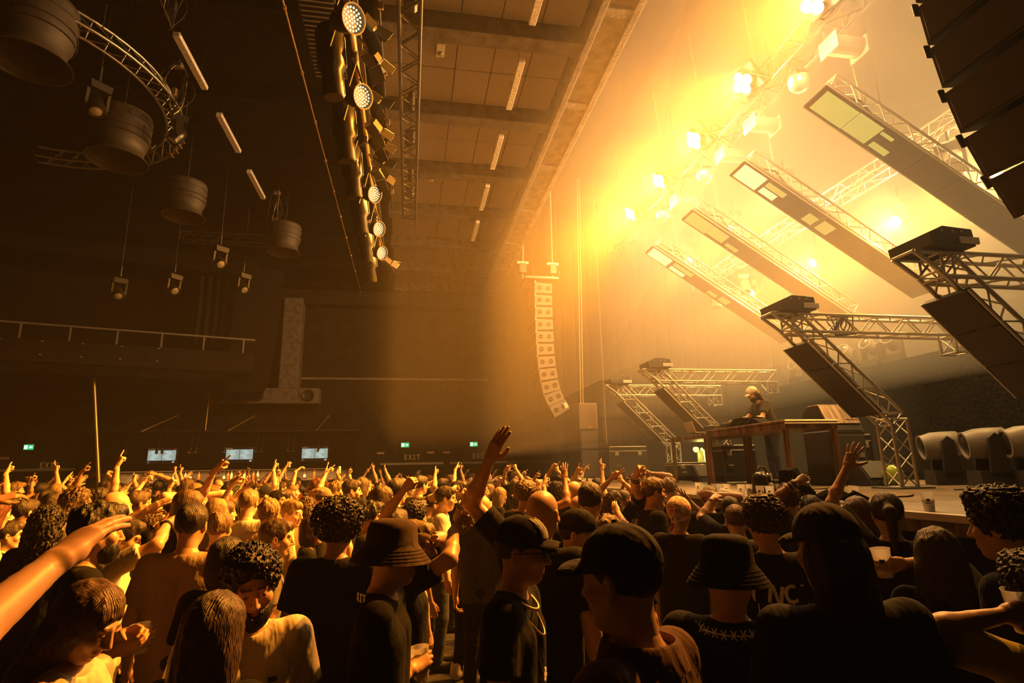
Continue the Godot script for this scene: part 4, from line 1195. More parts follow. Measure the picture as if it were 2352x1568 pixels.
func build_stage_things() -> void:
	var y := STAGE_Y + 0.02
	# the playing table: long top on paired tubes
	var tb := thing("dj_table", Vector3(5.85, y, -9.4), "long brown table with paired tube legs carrying the decks on the stage", "table")
	var tm := tri_map(mat("table_wood", lin(0.22, 0.12, 0.06), 0.45), tex.streak, Vector3.ONE * 0.8)
	part(tb, "top", bx(Vector3(0.88, 0.04, 2.35), 0.008), tm, Transform3D(Basis(), Vector3(0, 0.955, 0.62)))
	part(tb, "apron", bx(Vector3(0.86, 0.09, 2.33), 0.008), tm, Transform3D(Basis(), Vector3(0, 0.885, 0.62)))
	part(tb, "edge_rail", bx(Vector3(0.90, 0.018, 0.02), 0.004), M.edge, Transform3D(Basis(), Vector3(0, 0.955, 1.80)))
	part(tb, "edge_rail", bx(Vector3(0.90, 0.018, 0.02), 0.004), M.edge, Transform3D(Basis(), Vector3(0, 0.92, 1.80)))
	part(tb, "side_top", bx(Vector3(0.88, 0.09, 1.50), 0.008), tm, Transform3D(Basis(), Vector3(0, 0.88, -1.33)))
	for lx in [-0.40, 0.40]:
		for lz in [1.72, -0.50, -0.62, -2.0]:
			for s in [-0.035, 0.035]:
				rod(tb, "leg", Vector3(lx, 0, lz + s), Vector3(lx, 0.86, lz + s), 0.026, tm, true)
	# decks and mixer
	var gm: Material = M.black
	var k := 0
	for z in [-9.05, -9.55, -10.15]:
		var nm: String = ["media_player", "mixer", "media_player"][k]
		var o := thing(nm, Vector3(5.78, y + 0.976, z), ["black media player deck on the table nearest the wooden speaker", "black mixer between the two decks on the table", "black media player deck at the far side of the table"][k], "music player", "decks on the table")
		part(o, "body", bx(Vector3(0.40, 0.10, 0.36), 0.012), gm, Transform3D(Basis(), Vector3(0, 0.05, 0)))
		if nm == "mixer":
			for i in 12:
				rod(o, "knob", Vector3(-0.14 + (i % 4) * 0.09, 0.10, -0.12 + (i / 4) * 0.08), Vector3(-0.14 + (i % 4) * 0.09, 0.118, -0.12 + (i / 4) * 0.08), 0.012, M.silver)
		else:
			rod(o, "jog_wheel", Vector3(0.04, 0.10, 0), Vector3(0.04, 0.115, 0), 0.13, M.dark_steel, true)
			for i in 4: part(o, "button", bx(Vector3(0.02, 0.01, 0.02), 0.003), M.silver, Transform3D(Basis(), Vector3(-0.15, 0.103, -0.12 + i * 0.07)))
		k += 1
	var lp := thing("laptop", Vector3(5.70, y + 0.976, -10.85), "open laptop seen from behind on the far end of the table", "laptop")
	part(lp, "lid", bx(Vector3(0.012, 0.24, 0.36), 0.004), M.silver, Transform3D(Basis(Vector3(0, 0, 1), 0.35), Vector3(-0.13, 0.12, 0)))
	part(lp, "keyboard_half", bx(Vector3(0.25, 0.016, 0.36), 0.004), M.grey, Transform3D(Basis(), Vector3(0.02, 0.01, 0)))
	var cl := thing("black_cloth", Vector3(5.60, y + 0.976, -9.0), "black cloth heaped on the front edge of the playing table", "cloth")
	var cm := MB.new()
	var poly := PackedVector2Array([Vector2(-0.45, 0), Vector2(-0.3, 0.05), Vector2(-0.1, 0.13), Vector2(0.15, 0.14), Vector2(0.45, 0.10), Vector2(0.62, 0.03), Vector2(0.66, 0)])
	cm.prism(poly, -0.12, 0.10, Transform3D(Basis(Vector3.UP, -PI / 2), Vector3.ZERO))
	part(cl, "fold", cm.mesh(), M.drape)
	for f in [-0.2, 0.1, 0.35]:
		var fb := MB.new()
		fb.tube(PackedVector3Array([Vector3(-0.14, 0.0, f), Vector3(-0.05, 0.12, f + 0.04), Vector3(0.10, 0.10, f + 0.08)]), 0.035, 8, 0.02)
		part(cl, "fold", fb.mesh(), M.drape)
	# speaker with wooden front standing on a black sub
	var sb := thing("black_subwoofer", Vector3(6.78, y, -8.35), "tall black subwoofer box at the end of the playing table", "speaker")
	part(sb, "box", bx(Vector3(0.66, 0.84, 0.6), 0.02), M.black, Transform3D(Basis(), Vector3(0, 0.42, 0)))
	part(sb, "grille", bx(Vector3(0.58, 0.7, 0.02), 0.006), M.grille, Transform3D(Basis(), Vector3(0, 0.42, 0.305)))
	part(sb, "label_plate", bx(Vector3(0.1, 0.07, 0.01), 0.003), M.grey, Transform3D(Basis(), Vector3(0.2, 0.45, 0.32)))
	var ws := thing("wooden_wedge_speaker", Vector3(6.78, y + 0.84, -8.35), "wedge speaker with a pale wooden slanted front on the black subwoofer", "speaker")
	var wm := MB.new()
	wm.prism(PackedVector2Array([Vector2(-0.30, 0), Vector2(0.30, 0), Vector2(0.26, 0.10), Vector2(0.10, 0.40), Vector2(-0.12, 0.40), Vector2(-0.26, 0.30)]), -0.31, 0.31, Transform3D(Basis(Vector3.UP, -PI / 2), Vector3.ZERO))
	part(ws, "cabinet", wm.mesh(), M.black)
	var d0 := Vector3(0, 0.10, 0.262)
	var d1 := Vector3(0, 0.40, 0.102)
	var nq := Basis(Vector3.RIGHT, (d1 - d0).normalized(), Vector3.RIGHT.cross((d1 - d0).normalized()))
	part(ws, "wooden_front", bx(Vector3(0.60, 0.34, 0.02), 0.006), M.plywood, Transform3D(nq, (d0 + d1) * 0.5 + nq.z * 0.01))
	part(ws, "wooden_top", bx(Vector3(0.62, 0.02, 0.24), 0.006), M.plywood, Transform3D(Basis(), Vector3(0, 0.412, -0.01)))
	part(ws, "front_panel", bx(Vector3(0.22, 0.20, 0.012), 0.004), M.plywood, Transform3D(nq, (d0 + d1) * 0.5 + nq.z * 0.022 + Vector3(0.16, 0, 0)))
	# road cases
	var cases := [[Vector3(7.30, y, -8.75), Vector3(0.58, 0.80, 0.55), "black road case with silver corner locks behind the playing table"], [Vector3(5.50, y, -14.4), Vector3(1.02, 0.86, 0.6), "wide black road case with bright metal edges at the far wing"], [Vector3(6.15, y, -12.3), Vector3(0.75, 0.42, 0.6), "low dark road case behind the far truss legs"], [Vector3(6.3, y, -10.6), Vector3(0.7, 0.72, 0.5), "dark road case under the playing table with a bright top rim"]]
	for e in cases:
		var s: Vector3 = e[1]
		var o := thing("road_case", e[0], e[2], "case", "road cases on the stage")
		part(o, "body", bx(s - Vector3(0.02, 0, 0.02), 0.01), M.black, Transform3D(Basis(), Vector3(0, s.y * 0.5, 0)))
		for h in [s.y - 0.012, s.y * 0.86, 0.012]:
			part(o, "metal_edge", bx(Vector3(s.x, 0.022, s.z), 0.004), M.silver, Transform3D(Basis(), Vector3(0, h, 0)))
		for sx in [-1, 1]:
			part(o, "corner_rail", bx(Vector3(0.025, s.y, 0.025), 0.004), M.dark_steel, Transform3D(Basis(), Vector3(sx * (s.x * 0.5 - 0.012), s.y * 0.5, s.z * 0.5 - 0.012)))
			part(o, "lock", bx(Vector3(0.10, 0.09, 0.02), 0.01), M.silver, Transform3D(Basis(), Vector3(sx * s.x * 0.3, s.y * 0.78, s.z * 0.5)))
			part(o, "handle", bx(Vector3(0.13, 0.08, 0.02), 0.01), M.dark_steel, Transform3D(Basis(), Vector3(sx * s.x * 0.28, s.y * 0.42, s.z * 0.5)))
	# wedge monitors
	for e in [[Vector3(6.85, y, -7.75), "black wedge monitor speaker on the stage beside the green balloon"], [Vector3(6.35, y, -11.9), "small black wedge monitor between the far truss legs"]]:
		var o := thing("wedge_monitor", e[0], e[1], "speaker", "wedge monitors on the stage")
		var b := MB.new()
		b.prism(PackedVector2Array([Vector2(-0.2, 0), Vector2(0.25, 0), Vector2(0.22, 0.10), Vector2(0.0, 0.36), Vector2(-0.16, 0.34)]), -0.25, 0.25, Transform3D(Basis(Vector3.UP, -PI / 2), Vector3.ZERO))
		part(o, "cabinet", b.mesh(), M.black)
		var n2 := Basis(Vector3.RIGHT, -0.70)
		part(o, "grille", bx(Vector3(0.46, 0.32, 0.012), 0.004), M.grille, Transform3D(n2, Vector3(0, 0.235, 0.125)))
		part(o, "connector_plate", bx(Vector3(0.14, 0.06, 0.01), 0.003), M.grey, Transform3D(Basis(), Vector3(0.02, 0.055, 0.245)))
	# balloon
	var ba := thing("balloon", Vector3(6.98, y, -7.5), "shiny green balloon lying by the truss foot", "balloon")
	var bb := MB.new()
	var bp := PackedVector2Array()
	for i in 15:
		var a := -PI / 2 + PI * i / 14.0
		bp.append(Vector2(cos(a) * 0.145, 0.15 + sin(a) * 0.15))
	bb.lathe(bp, 24)
	part(ba, "skin", bb.mesh(), M.balloon)
	rod(ba, "knot", Vector3(-0.12, 0.23, 0.02), Vector3(-0.155, 0.255, 0.03), 0.012, M.balloon)
	# far speaker stack
	var st := [[0.0, 0.80, "dark subwoofer at the bottom of the far speaker stack"], [0.80, 0.50, "dark middle cabinet of the far speaker stack"], [1.32, 0.70, "brown speaker with a pale frame on top of the far speaker stack"]]
	for e in st:
		var o := thing("stack_speaker", Vector3(4.63, y + e[0], -14.85), e[2], "speaker", "far speaker stack")
		part(o, "cabinet", bx(Vector3(0.50, e[1] - 0.01, 0.6), 0.015), M.speaker_grey if e[0] > 1 else M.black, Transform3D(Basis(), Vector3(0, e[1] * 0.5, 0)))
		part(o, "grille", bx(Vector3(0.43, e[1] - 0.07, 0.012), 0.004), mat("stack_grille", lin(0.12, 0.09, 0.07), 0.7) if e[0] > 1 else M.grille, Transform3D(Basis(), Vector3(0, e[1] * 0.5, 0.303)))
		if e[0] > 1: part(o, "name_plate", bx(Vector3(0.10, 0.016, 0.006), 0.002), M.brass, Transform3D(Basis(), Vector3(0.02, 0.06, 0.312)))
	# yellow glowing arch
	var ya := thing("glowing_arch", Vector3(6.62, y + 0.42, -12.55), "bright yellow glowing arch sign on the low road case behind the table legs", "light")
	part(ya, "light_panel", bx(Vector3(0.15, 0.27, 0.03), 0.01), emit("arch_panel", lin(0.75, 0.60, 0.04), 0.8), Transform3D(Basis(), Vector3(0.03, 0.14, 0)))
	var am := MB.new()
	am.tube(PackedVector3Array([Vector3(0.14, 0.0, 0.02), Vector3(0.135, 0.15, 0.02), Vector3(0.11, 0.25, 0.02), Vector3(0.05, 0.31, 0.02)]), 0.028, 10)
	var glow := emit("arch_glow", lin(1.0, 0.86, 0.22), 2.2)
	part(ya, "light_tube", am.mesh(), glow)
	var kb := MB.new()
	kb.lathe(PackedVector2Array([Vector2(0, -0.06), Vector2(0.05, -0.04), Vector2(0.07, 0.02), Vector2(0.05, 0.06), Vector2(0, 0.07)]), 14)
	part(ya, "light_bulb", kb.mesh(), glow, Transform3D(Basis(), Vector3(-0.08, 0.28, 0.02)))
	var yo := OmniLight3D.new()
	yo.name = "arch_light"
	ya.add_child(yo)
	yo.position = Vector3(0, 0.15, 0.12)
	yo.light_color = lin(1.0, 0.85, 0.2)
	yo.light_energy = 0.25
	yo.light_size = 0.1
	yo.shadow_enabled = true
	# backpack on the stage edge
	var bp2 := thing("backpack", Vector3(3.80, y, -5.85), "black backpack with a round emblem standing on the stage edge", "bag")
	var pk := Field.new(Vector3(-0.2, 0.0, -0.14), Vector3(0.2, 0.32, 0.14), 0.011)
	pk.cap(Vector3(-0.09, 0.07, 0), Vector3(-0.08, 0.18, 0), 0.085, 0.08, 0.04)
	pk.cap(Vector3(0.08, 0.07, 0), Vector3(0.06, 0.18, 0), 0.085, 0.08, 0.04)
	pk.cap(Vector3(-0.06, 0.07, 0.06), Vector3(0.06, 0.08, 0.06), 0.06, 0.06, 0.02)
	pk.keep(Vector3(0, 0.003, 0), Vector3(0, -1, 0))
	part(bp2, "body", BodySkin.new().take(pk).mesh(), M.black_gloss, Transform3D(Basis(Vector3.UP, 0.7), Vector3.ZERO))
	var em := MB.new()
	em.lathe(PackedVector2Array([Vector2(0.04, 0), Vector2(0.04, 0.004), Vector2(0.03, 0.005), Vector2(0.03, 0.002), Vector2(0.018, 0.002), Vector2(0.016, 0.005), Vector2(0, 0.005)]), 18)
	part(bp2, "round_emblem", em.mesh(), M.silver, Transform3D(Basis(Vector3.UP, 0.7) * Basis(Vector3.RIGHT, PI / 2), Basis(Vector3.UP, 0.7) * Vector3(0.05, 0.20, 0.082)))
	var hm := MB.new()
	hm.tube(PackedVector3Array([Vector3(-0.05, 0.26, 0), Vector3(-0.02, 0.31, 0), Vector3(0.04, 0.30, 0), Vector3(0.06, 0.25, 0)]), 0.012, 6)
	part(bp2, "handle", hm.mesh(), M.black)
	part(bp2, "zip_pull", bx(Vector3(0.02, 0.03, 0.01), 0.003), M.silver, Transform3D(Basis(), Basis(Vector3.UP, 0.7) * Vector3(0.02, 0.09, 0.122)))
	var jk := thing("black_jacket", Vector3(4.02, y, -5.70), "black jacket draped behind the backpack on the stage edge", "jacket")
	var jm := MB.new()
	jm.prism(PackedVector2Array([Vector2(-0.16, 0), Vector2(0.28, 0), Vector2(0.20, 0.10), Vector2(0.12, 0.26), Vector2(0.06, 0.30), Vector2(-0.06, 0.27), Vector2(-0.12, 0.1)]), -0.07, 0.07, Transform3D(Basis(Vector3.UP, 0.6), Vector3.ZERO))
	part(jk, "cloth", jm.mesh(), M.drape)
	for f in [-0.04, 0.04]:
		var fb := MB.new()
		fb.tube(PackedVector3Array([Vector3(0.0, 0.27, f), Vector3(0.08, 0.15, f + 0.05), Vector3(0.22, 0.02, f + 0.03)]), 0.03, 8)
		part(jk, "sleeve", fb.mesh(), M.drape)
	# clothes heap and small litter
	var hp := thing("clothes_heap", Vector3(3.62, y, -4.62), "small dark heap of clothes on the stage edge", "clothes")
	var rng := RandomNumberGenerator.new()
	rng.seed = 12
	for i in 5:
		var fb := MB.new()
		var p := Vector3(rng.randf_range(-0.05, 0.05), 0.03, -0.2 + i * 0.09)
		fb.tube(PackedVector3Array([p, p + Vector3(0.06, 0.05, 0.06), p + Vector3(0.13, 0.0, 0.12)]), 0.032, 8, 0.02)
		part(hp, "fold", fb.mesh(), M.drape)
	k = 0
	for e in [[Vector3(4.75, y, -5.0), 0.10], [Vector3(5.15, y, -4.55), 0.05], [Vector3(6.4, y, -5.9), 0.12], [Vector3(5.3, y, -7.0), 0.2]]:
		var fb := MB.new()
		fb.tube(PackedVector3Array([Vector3(-e[1], 0.006, 0), Vector3(0, 0.008, 0.02), Vector3(e[1] * 0.8, 0.012, 0.0), Vector3(e[1], 0.02, -0.01)]), 0.008, 6, 0.014)
		tag(part(self, "tape_scrap", fb.mesh(), M.black, Transform3D(Basis(), e[0])), "black scrap of tape on the stage floor, " + ["nearest the balloon end", "nearest the right edge", "by the nearest truss", "by the playing table"][k], "scrap", "scraps on the stage floor")
		k += 1
	# cups along the edge
	var cz := [[3.62, -6.95, 0, "upright white"], [3.55, -6.42, 1, "clear"], [3.54, -6.28, 0, "white"], [3.53, -6.12, 0, "tall white"], [3.60, -6.30, 2, "half-full"], [3.51, -5.46, 1, "clear"], [3.56, -5.38, 1, "clear tilted"], [3.50, -5.28, 0, "white"], [3.52, -4.42, 0, "white"], [3.52, -3.52, 2, "half-full clear"], [3.60, -5.95, 0, "white stuffed"], [3.66, -5.88, 2, "amber"]]
	var nmn := ["standing alone left of the row", "first of the row behind the pink headscarf", "second of the row behind the pink headscarf", "third of the row behind the pink headscarf", "last of the row behind the pink headscarf", "left of three in front of the backpack", "middle of three in front of the backpack", "right of three in front of the backpack", "beside the heap of clothes", "alone near the right end", "stuffed with paper next to the lying cup", "behind the stuffed cup"]
	for i in cz.size():
		cup(Vector3(cz[i][0], y, cz[i][1]), cz[i][2], cz[i][3] + " plastic cup on the stage edge, " + nmn[i])
	cup(Vector3(3.53, y + 0.035, -6.05), 0, "white plastic cup lying on its side on the stage edge", Basis(Vector3(0, 0, 1), 1.45) * Basis(Vector3.UP, 0.4))
	cup(Vector3(4.05, y, -4.85), 0, "leaning white plastic cup behind the raised arm", Basis(Vector3(0, 0, 1), -0.18))
	k = 0
	for e in [[3.78, -13.5], [3.66, -12.6], [3.66, -12.45], [3.66, -12.30], [3.66, -12.15], [3.66, -12.0], [3.66, -11.6], [3.66, -11.3], [3.62, -11.0], [3.62, -10.7]]:
		cup(Vector3(e[0], y, e[1]), 0, "white plastic cup in the far row on the stage edge below the speaker stack", Basis(), "far row of plastic cups")
		k += 1

# ---------------------------------------------------------------- smooth bodies: distances on a grid, meshed as surface nets
class Field:
	var h: float
	var o: Vector3
	var nx: int
	var ny: int
	var nz: int
	var d: PackedFloat32Array
	var rough: FastNoiseLite
	var stretch := 1.0
	func _init(lo: Vector3, hi: Vector3, cell: float) -> void:
		h = cell
		o = lo - Vector3.ONE * cell * 2.0
		var s := (hi - lo) / cell
		nx = ceili(s.x) + 5
		ny = ceili(s.y) + 5
		nz = ceili(s.z) + 5
		d = PackedFloat32Array()
		d.resize(nx * ny * nz)
		d.fill(1.0)
	# tapered capsule, joined softly; flat ends it with a plane at b
	func cap(a: Vector3, b: Vector3, ra: float, rb: float, k := 0.02, flat := false, sx := 1.0) -> void:
		var m := maxf(ra, rb) + k * 0.5 + h * 2.0
		var lo := a.min(b) - Vector3.ONE * m
		var hi := a.max(b) + Vector3.ONE * m
		var x0 := maxi(0, int((lo.x - o.x) / h)); var x1 := mini(nx - 1, int((hi.x - o.x) / h) + 1)
		var y0 := maxi(0, int((lo.y - o.y) / h)); var y1 := mini(ny - 1, int((hi.y - o.y) / h) + 1)
		var z0 := maxi(0, int((lo.z - o.z) / h)); var z1 := mini(nz - 1, int((hi.z - o.z) / h) + 1)
		var ba := b - a
		var l2 := maxf(ba.length_squared(), 1e-9)
		var bn := ba / sqrt(l2)
		var dr := rb - ra
		for z in range(z0, z1 + 1):
			for y in range(y0, y1 + 1):
				var i := (z * ny + y) * nx + x0
				var pa := Vector3(o.x + x0 * h, o.y + y * h, o.z + z * h) - a
				for x in range(x0, x1 + 1):
					var t := clampf(pa.dot(ba) / l2, 0.0, 1.0)
					var e := (pa - ba * t).length() - ra - dr * t
					if flat: e = maxf(e, (pa - ba).dot(bn))
					var q := d[i]
					var w := k - absf(q - e)
					d[i] = minf(q, e) - (w * w / (4.0 * k) if w > 0.0 else 0.0)
					i += 1
					pa.x += h
	func ell(c: Vector3, r: Vector3, k := 0.01, mode := 0, amp := 0.0) -> void:   # mode 0 joins, 1 takes away, 2 keeps the overlap
		var m := k * 0.5 + h * 2.0 + amp
		var lo := c - r - Vector3.ONE * m
		var hi := c + r + Vector3.ONE * m
		var x0 := maxi(0, int((lo.x - o.x) / h)); var x1 := mini(nx - 1, int((hi.x - o.x) / h) + 1)
		var y0 := maxi(0, int((lo.y - o.y) / h)); var y1 := mini(ny - 1, int((hi.y - o.y) / h) + 1)
		var z0 := maxi(0, int((lo.z - o.z) / h)); var z1 := mini(nz - 1, int((hi.z - o.z) / h) + 1)
		var r2 := r * r
		for z in range(z0, z1 + 1):
			for y in range(y0, y1 + 1):
				var i := (z * ny + y) * nx + x0
				for x in range(x0, x1 + 1):
					var p := Vector3(o.x + x * h, o.y + y * h, o.z + z * h) - c
					var k0 := (p / r).length()
					var k1 := maxf((p / r2).length(), 1e-6)
					var e := k0 * (k0 - 1.0) / k1
					if amp > 0.0: e += rough.get_noise_3d(p.x * 100.0, p.y * 100.0 * stretch, p.z * 100.0) * amp
					var q := d[i]
					if mode == 1:
						var w := k - absf(q + e)
						d[i] = maxf(q, -e) + (w * w / (4.0 * k) if w > 0.0 else 0.0)
					else:
						var w := k - absf(q - e)
						d[i] = minf(q, e) - (w * w / (4.0 * k) if w > 0.0 else 0.0)
					i += 1
	# keeps what lies under the plane: (p - at) . n < 0
	func keep(at: Vector3, n: Vector3) -> void:
		for z in nz:
			for y in ny:
				var i := (z * ny + y) * nx
				for x in nx:
					if d[i] < h * 3.0:
						d[i] = maxf(d[i], (Vector3(o.x + x * h, o.y + y * h, o.z + z * h) - at).dot(n))
					i += 1
	func net(v: PackedVector3Array, n: PackedVector3Array, ix: PackedInt32Array, xf := Transform3D()) -> Array:
		var cells := PackedInt32Array()
		var id := PackedInt32Array()
		id.resize(d.size())
		id.fill(-1)
		var lim := h * 2.2
		var sy := nx
		var sz := nx * ny
		var off := PackedInt32Array([0, 1, sy, sy + 1, sz, sz + 1, sz + sy, sz + sy + 1])
		var flip := xf.basis.determinant() < 0.0
		for z in nz - 1:
			for y in ny - 1:
				var i := (z * ny + y) * nx - 1
				for x in nx - 1:
					i += 1
					var q := d[i]
					if q > lim or q < -lim: continue
					var a0 := q; var a1 := d[i + 1]; var a2 := d[i + sy]; var a3 := d[i + sy + 1]
					var a4 := d[i + sz]; var a5 := d[i + sz + 1]; var a6 := d[i + sz + sy]; var a7 := d[i + sz + sy + 1]
					var s := int(a0 < 0) + int(a1 < 0) + int(a2 < 0) + int(a3 < 0) + int(a4 < 0) + int(a5 < 0) + int(a6 < 0) + int(a7 < 0)
					if s == 0 or s == 8: continue
					var p := Vector3.ZERO
					var m := 0
					if (a0 < 0) != (a1 < 0): p += Vector3(a0 / (a0 - a1), 0, 0); m += 1
					if (a2 < 0) != (a3 < 0): p += Vector3(a2 / (a2 - a3), 1, 0); m += 1
					if (a4 < 0) != (a5 < 0): p += Vector3(a4 / (a4 - a5), 0, 1); m += 1
					if (a6 < 0) != (a7 < 0): p += Vector3(a6 / (a6 - a7), 1, 1); m += 1
					if (a0 < 0) != (a2 < 0): p += Vector3(0, a0 / (a0 - a2), 0); m += 1
					if (a1 < 0) != (a3 < 0): p += Vector3(1, a1 / (a1 - a3), 0); m += 1
					if (a4 < 0) != (a6 < 0): p += Vector3(0, a4 / (a4 - a6), 1); m += 1
					if (a5 < 0) != (a7 < 0): p += Vector3(1, a5 / (a5 - a7), 1); m += 1
					if (a0 < 0) != (a4 < 0): p += Vector3(0, 0, a0 / (a0 - a4)); m += 1
					if (a1 < 0) != (a5 < 0): p += Vector3(1, 0, a1 / (a1 - a5)); m += 1
					if (a2 < 0) != (a6 < 0): p += Vector3(0, 1, a2 / (a2 - a6)); m += 1
					if (a3 < 0) != (a7 < 0): p += Vector3(1, 1, a3 / (a3 - a7)); m += 1
					var g := Vector3(a1 + a3 + a5 + a7 - a0 - a2 - a4 - a6, a2 + a3 + a6 + a7 - a0 - a1 - a4 - a5, a4 + a5 + a6 + a7 - a0 - a1 - a2 - a3)
					id[i] = v.size()
					cells.append(i)
					v.append(xf * (o + (Vector3(x, y, z) + p / m) * h))
					n.append((xf.basis * g).normalized())
		for i in cells:
			var ins := d[i] < 0
			for ax in 3:
				var st := 1 if ax == 0 else (sy if ax == 1 else sz)
				if (d[i + st] < 0) == ins: continue
				var s1 := sy if ax == 0 else (sz if ax == 1 else 1)
				var s2 := sz if ax == 0 else (1 if ax == 1 else sy)
				if i - s1 - s2 < 0: continue
				var a := id[i - s1 - s2]; var b := id[i - s2]; var c := id[i]; var e := id[i - s1]
				if a < 0 or b < 0 or c < 0 or e < 0: continue
				if ins != flip:
					ix.append(a); ix.append(c); ix.append(b); ix.append(a); ix.append(e); ix.append(c)
				else:
					ix.append(a); ix.append(b); ix.append(c); ix.append(a); ix.append(c); ix.append(e)
		return [v, n, ix]

# what one body piece comes to: vertices, normals, indices and colours
class BodySkin:
	var v := PackedVector3Array()
	var n := PackedVector3Array()
	var ix := PackedInt32Array()
	var c := PackedColorArray()
	func take(f: Field) -> BodySkin:
		var r := f.net(v, n, ix)
		v = r[0]; n = r[1]; ix = r[2]
		while c.size() < v.size(): c.append(Color.WHITE)
		return self
	func add(s: BodySkin, xf: Transform3D) -> void:
		var k := v.size()
		var flip := xf.basis.determinant() < 0.0
		var nb := xf.basis
		for i in s.v.size():
			v.append(xf * s.v[i])
			n.append((nb * s.n[i]).normalized())
		c.append_array(s.c)
		for i in range(0, s.ix.size(), 3):
			ix.append(s.ix[i] + k)
			if flip:
				ix.append(s.ix[i + 2] + k); ix.append(s.ix[i + 1] + k)
			else:
				ix.append(s.ix[i + 1] + k); ix.append(s.ix[i + 2] + k)
	func mesh() -> ArrayMesh:
		var a := []
		a.resize(Mesh.ARRAY_MAX)
		a[Mesh.ARRAY_VERTEX] = v
		a[Mesh.ARRAY_NORMAL] = n
		a[Mesh.ARRAY_INDEX] = ix
		a[Mesh.ARRAY_COLOR] = c
		var m := ArrayMesh.new()
		m.add_surface_from_arrays(Mesh.PRIMITIVE_TRIANGLES, a)
		return m

var heads := {}
var hands := {}
var hairs := {}

# a head that looks along +z, its middle at the origin
func make_head(kind: int, cell: float) -> BodySkin:
	var f := Field.new(Vector3(-0.10, -0.23, -0.13), Vector3(0.10, 0.135, 0.14), cell)
	var w := 1.0 if kind == 0 else 0.94
	f.ell(Vector3(0, 0.035, -0.015), Vector3(0.076 * w, 0.088, 0.096), 0.01)
	f.ell(Vector3(0, -0.030, 0.022), Vector3(0.062 * w, 0.082, 0.070), 0.03)
	f.ell(Vector3(0, -0.094, 0.052), Vector3(0.028 * w, 0.020, 0.026), 0.03)
	for s in [-1.0, 1.0]:
		f.ell(Vector3(0.040 * s * w, -0.022, 0.056), Vector3(0.026, 0.024, 0.026), 0.02)
		f.cap(Vector3(0.052 * s * w, -0.04, 0.0), Vector3(0.020 * s, -0.092, 0.045), 0.020, 0.016, 0.025)
	f.cap(Vector3(-0.034, 0.024, 0.079), Vector3(0.034, 0.024, 0.079), 0.013, 0.013, 0.012)
	for s in [-1.0, 1.0]:
		f.ell(Vector3(0.031 * s, 0.006, 0.103), Vector3(0.019, 0.013, 0.017), 0.010, 1)
		f.ell(Vector3(0.031 * s, 0.004, 0.0795), Vector3(0.0125, 0.0115, 0.0125), 0.002)
	f.cap(Vector3(0, 0.016, 0.088), Vector3(0, -0.030, 0.110), 0.0085, 0.0115, 0.010)
	for s in [-1.0, 1.0]:
		f.ell(Vector3(0.011 * s, -0.034, 0.098), Vector3(0.009, 0.008, 0.011), 0.006)
	f.cap(Vector3(-0.019, -0.0595, 0.082), Vector3(0.019, -0.0595, 0.082), 0.0085, 0.0085, 0.006)
	f.cap(Vector3(-0.016, -0.0725, 0.081), Vector3(0.016, -0.0725, 0.081), 0.0085, 0.0085, 0.005)
	for s in [-1.0, 1.0]:
		f.ell(Vector3(0.079 * s * w, -0.002, -0.010), Vector3(0.011, 0.031, 0.019), 0.006)
		f.ell(Vector3(0.089 * s * w, 0.000, -0.004), Vector3(0.006, 0.018, 0.009), 0.005, 1)
	f.cap(Vector3(0, -0.06, -0.022), Vector3(0, -0.215, -0.045), 0.055 * w, 0.056 * w, 0.03)
	var sk := BodySkin.new().take(f)
	for i in sk.v.size():
		var p := sk.v[i]
		var col := Color.WHITE
		if p.z > 0.06 and absf(p.x) < 0.023 and p.y < -0.052 and p.y > -0.082 and p.z > 0.078: col = Color(0.80, 0.45, 0.42)
		var ex := absf(p.x) - 0.031
		if p.z > 0.07 and ex * ex + (p.y - 0.004) * (p.y - 0.004) < 0.00012 and Vector3(ex, p.y - 0.004, p.z - 0.0795).length() < 0.0142:
			col = Color(1.5, 1.7, 1.8)
			if ex * ex + (p.y - 0.003) * (p.y - 0.003) < 0.000032: col = Color(0.06, 0.05, 0.04)
		elif p.z > 0.068 and absf(ex) < 0.020 and p.y > 0.0235 and p.y < 0.0345: col = Color(0.28, 0.22, 0.18)
		sk.c[i] = col
	return sk

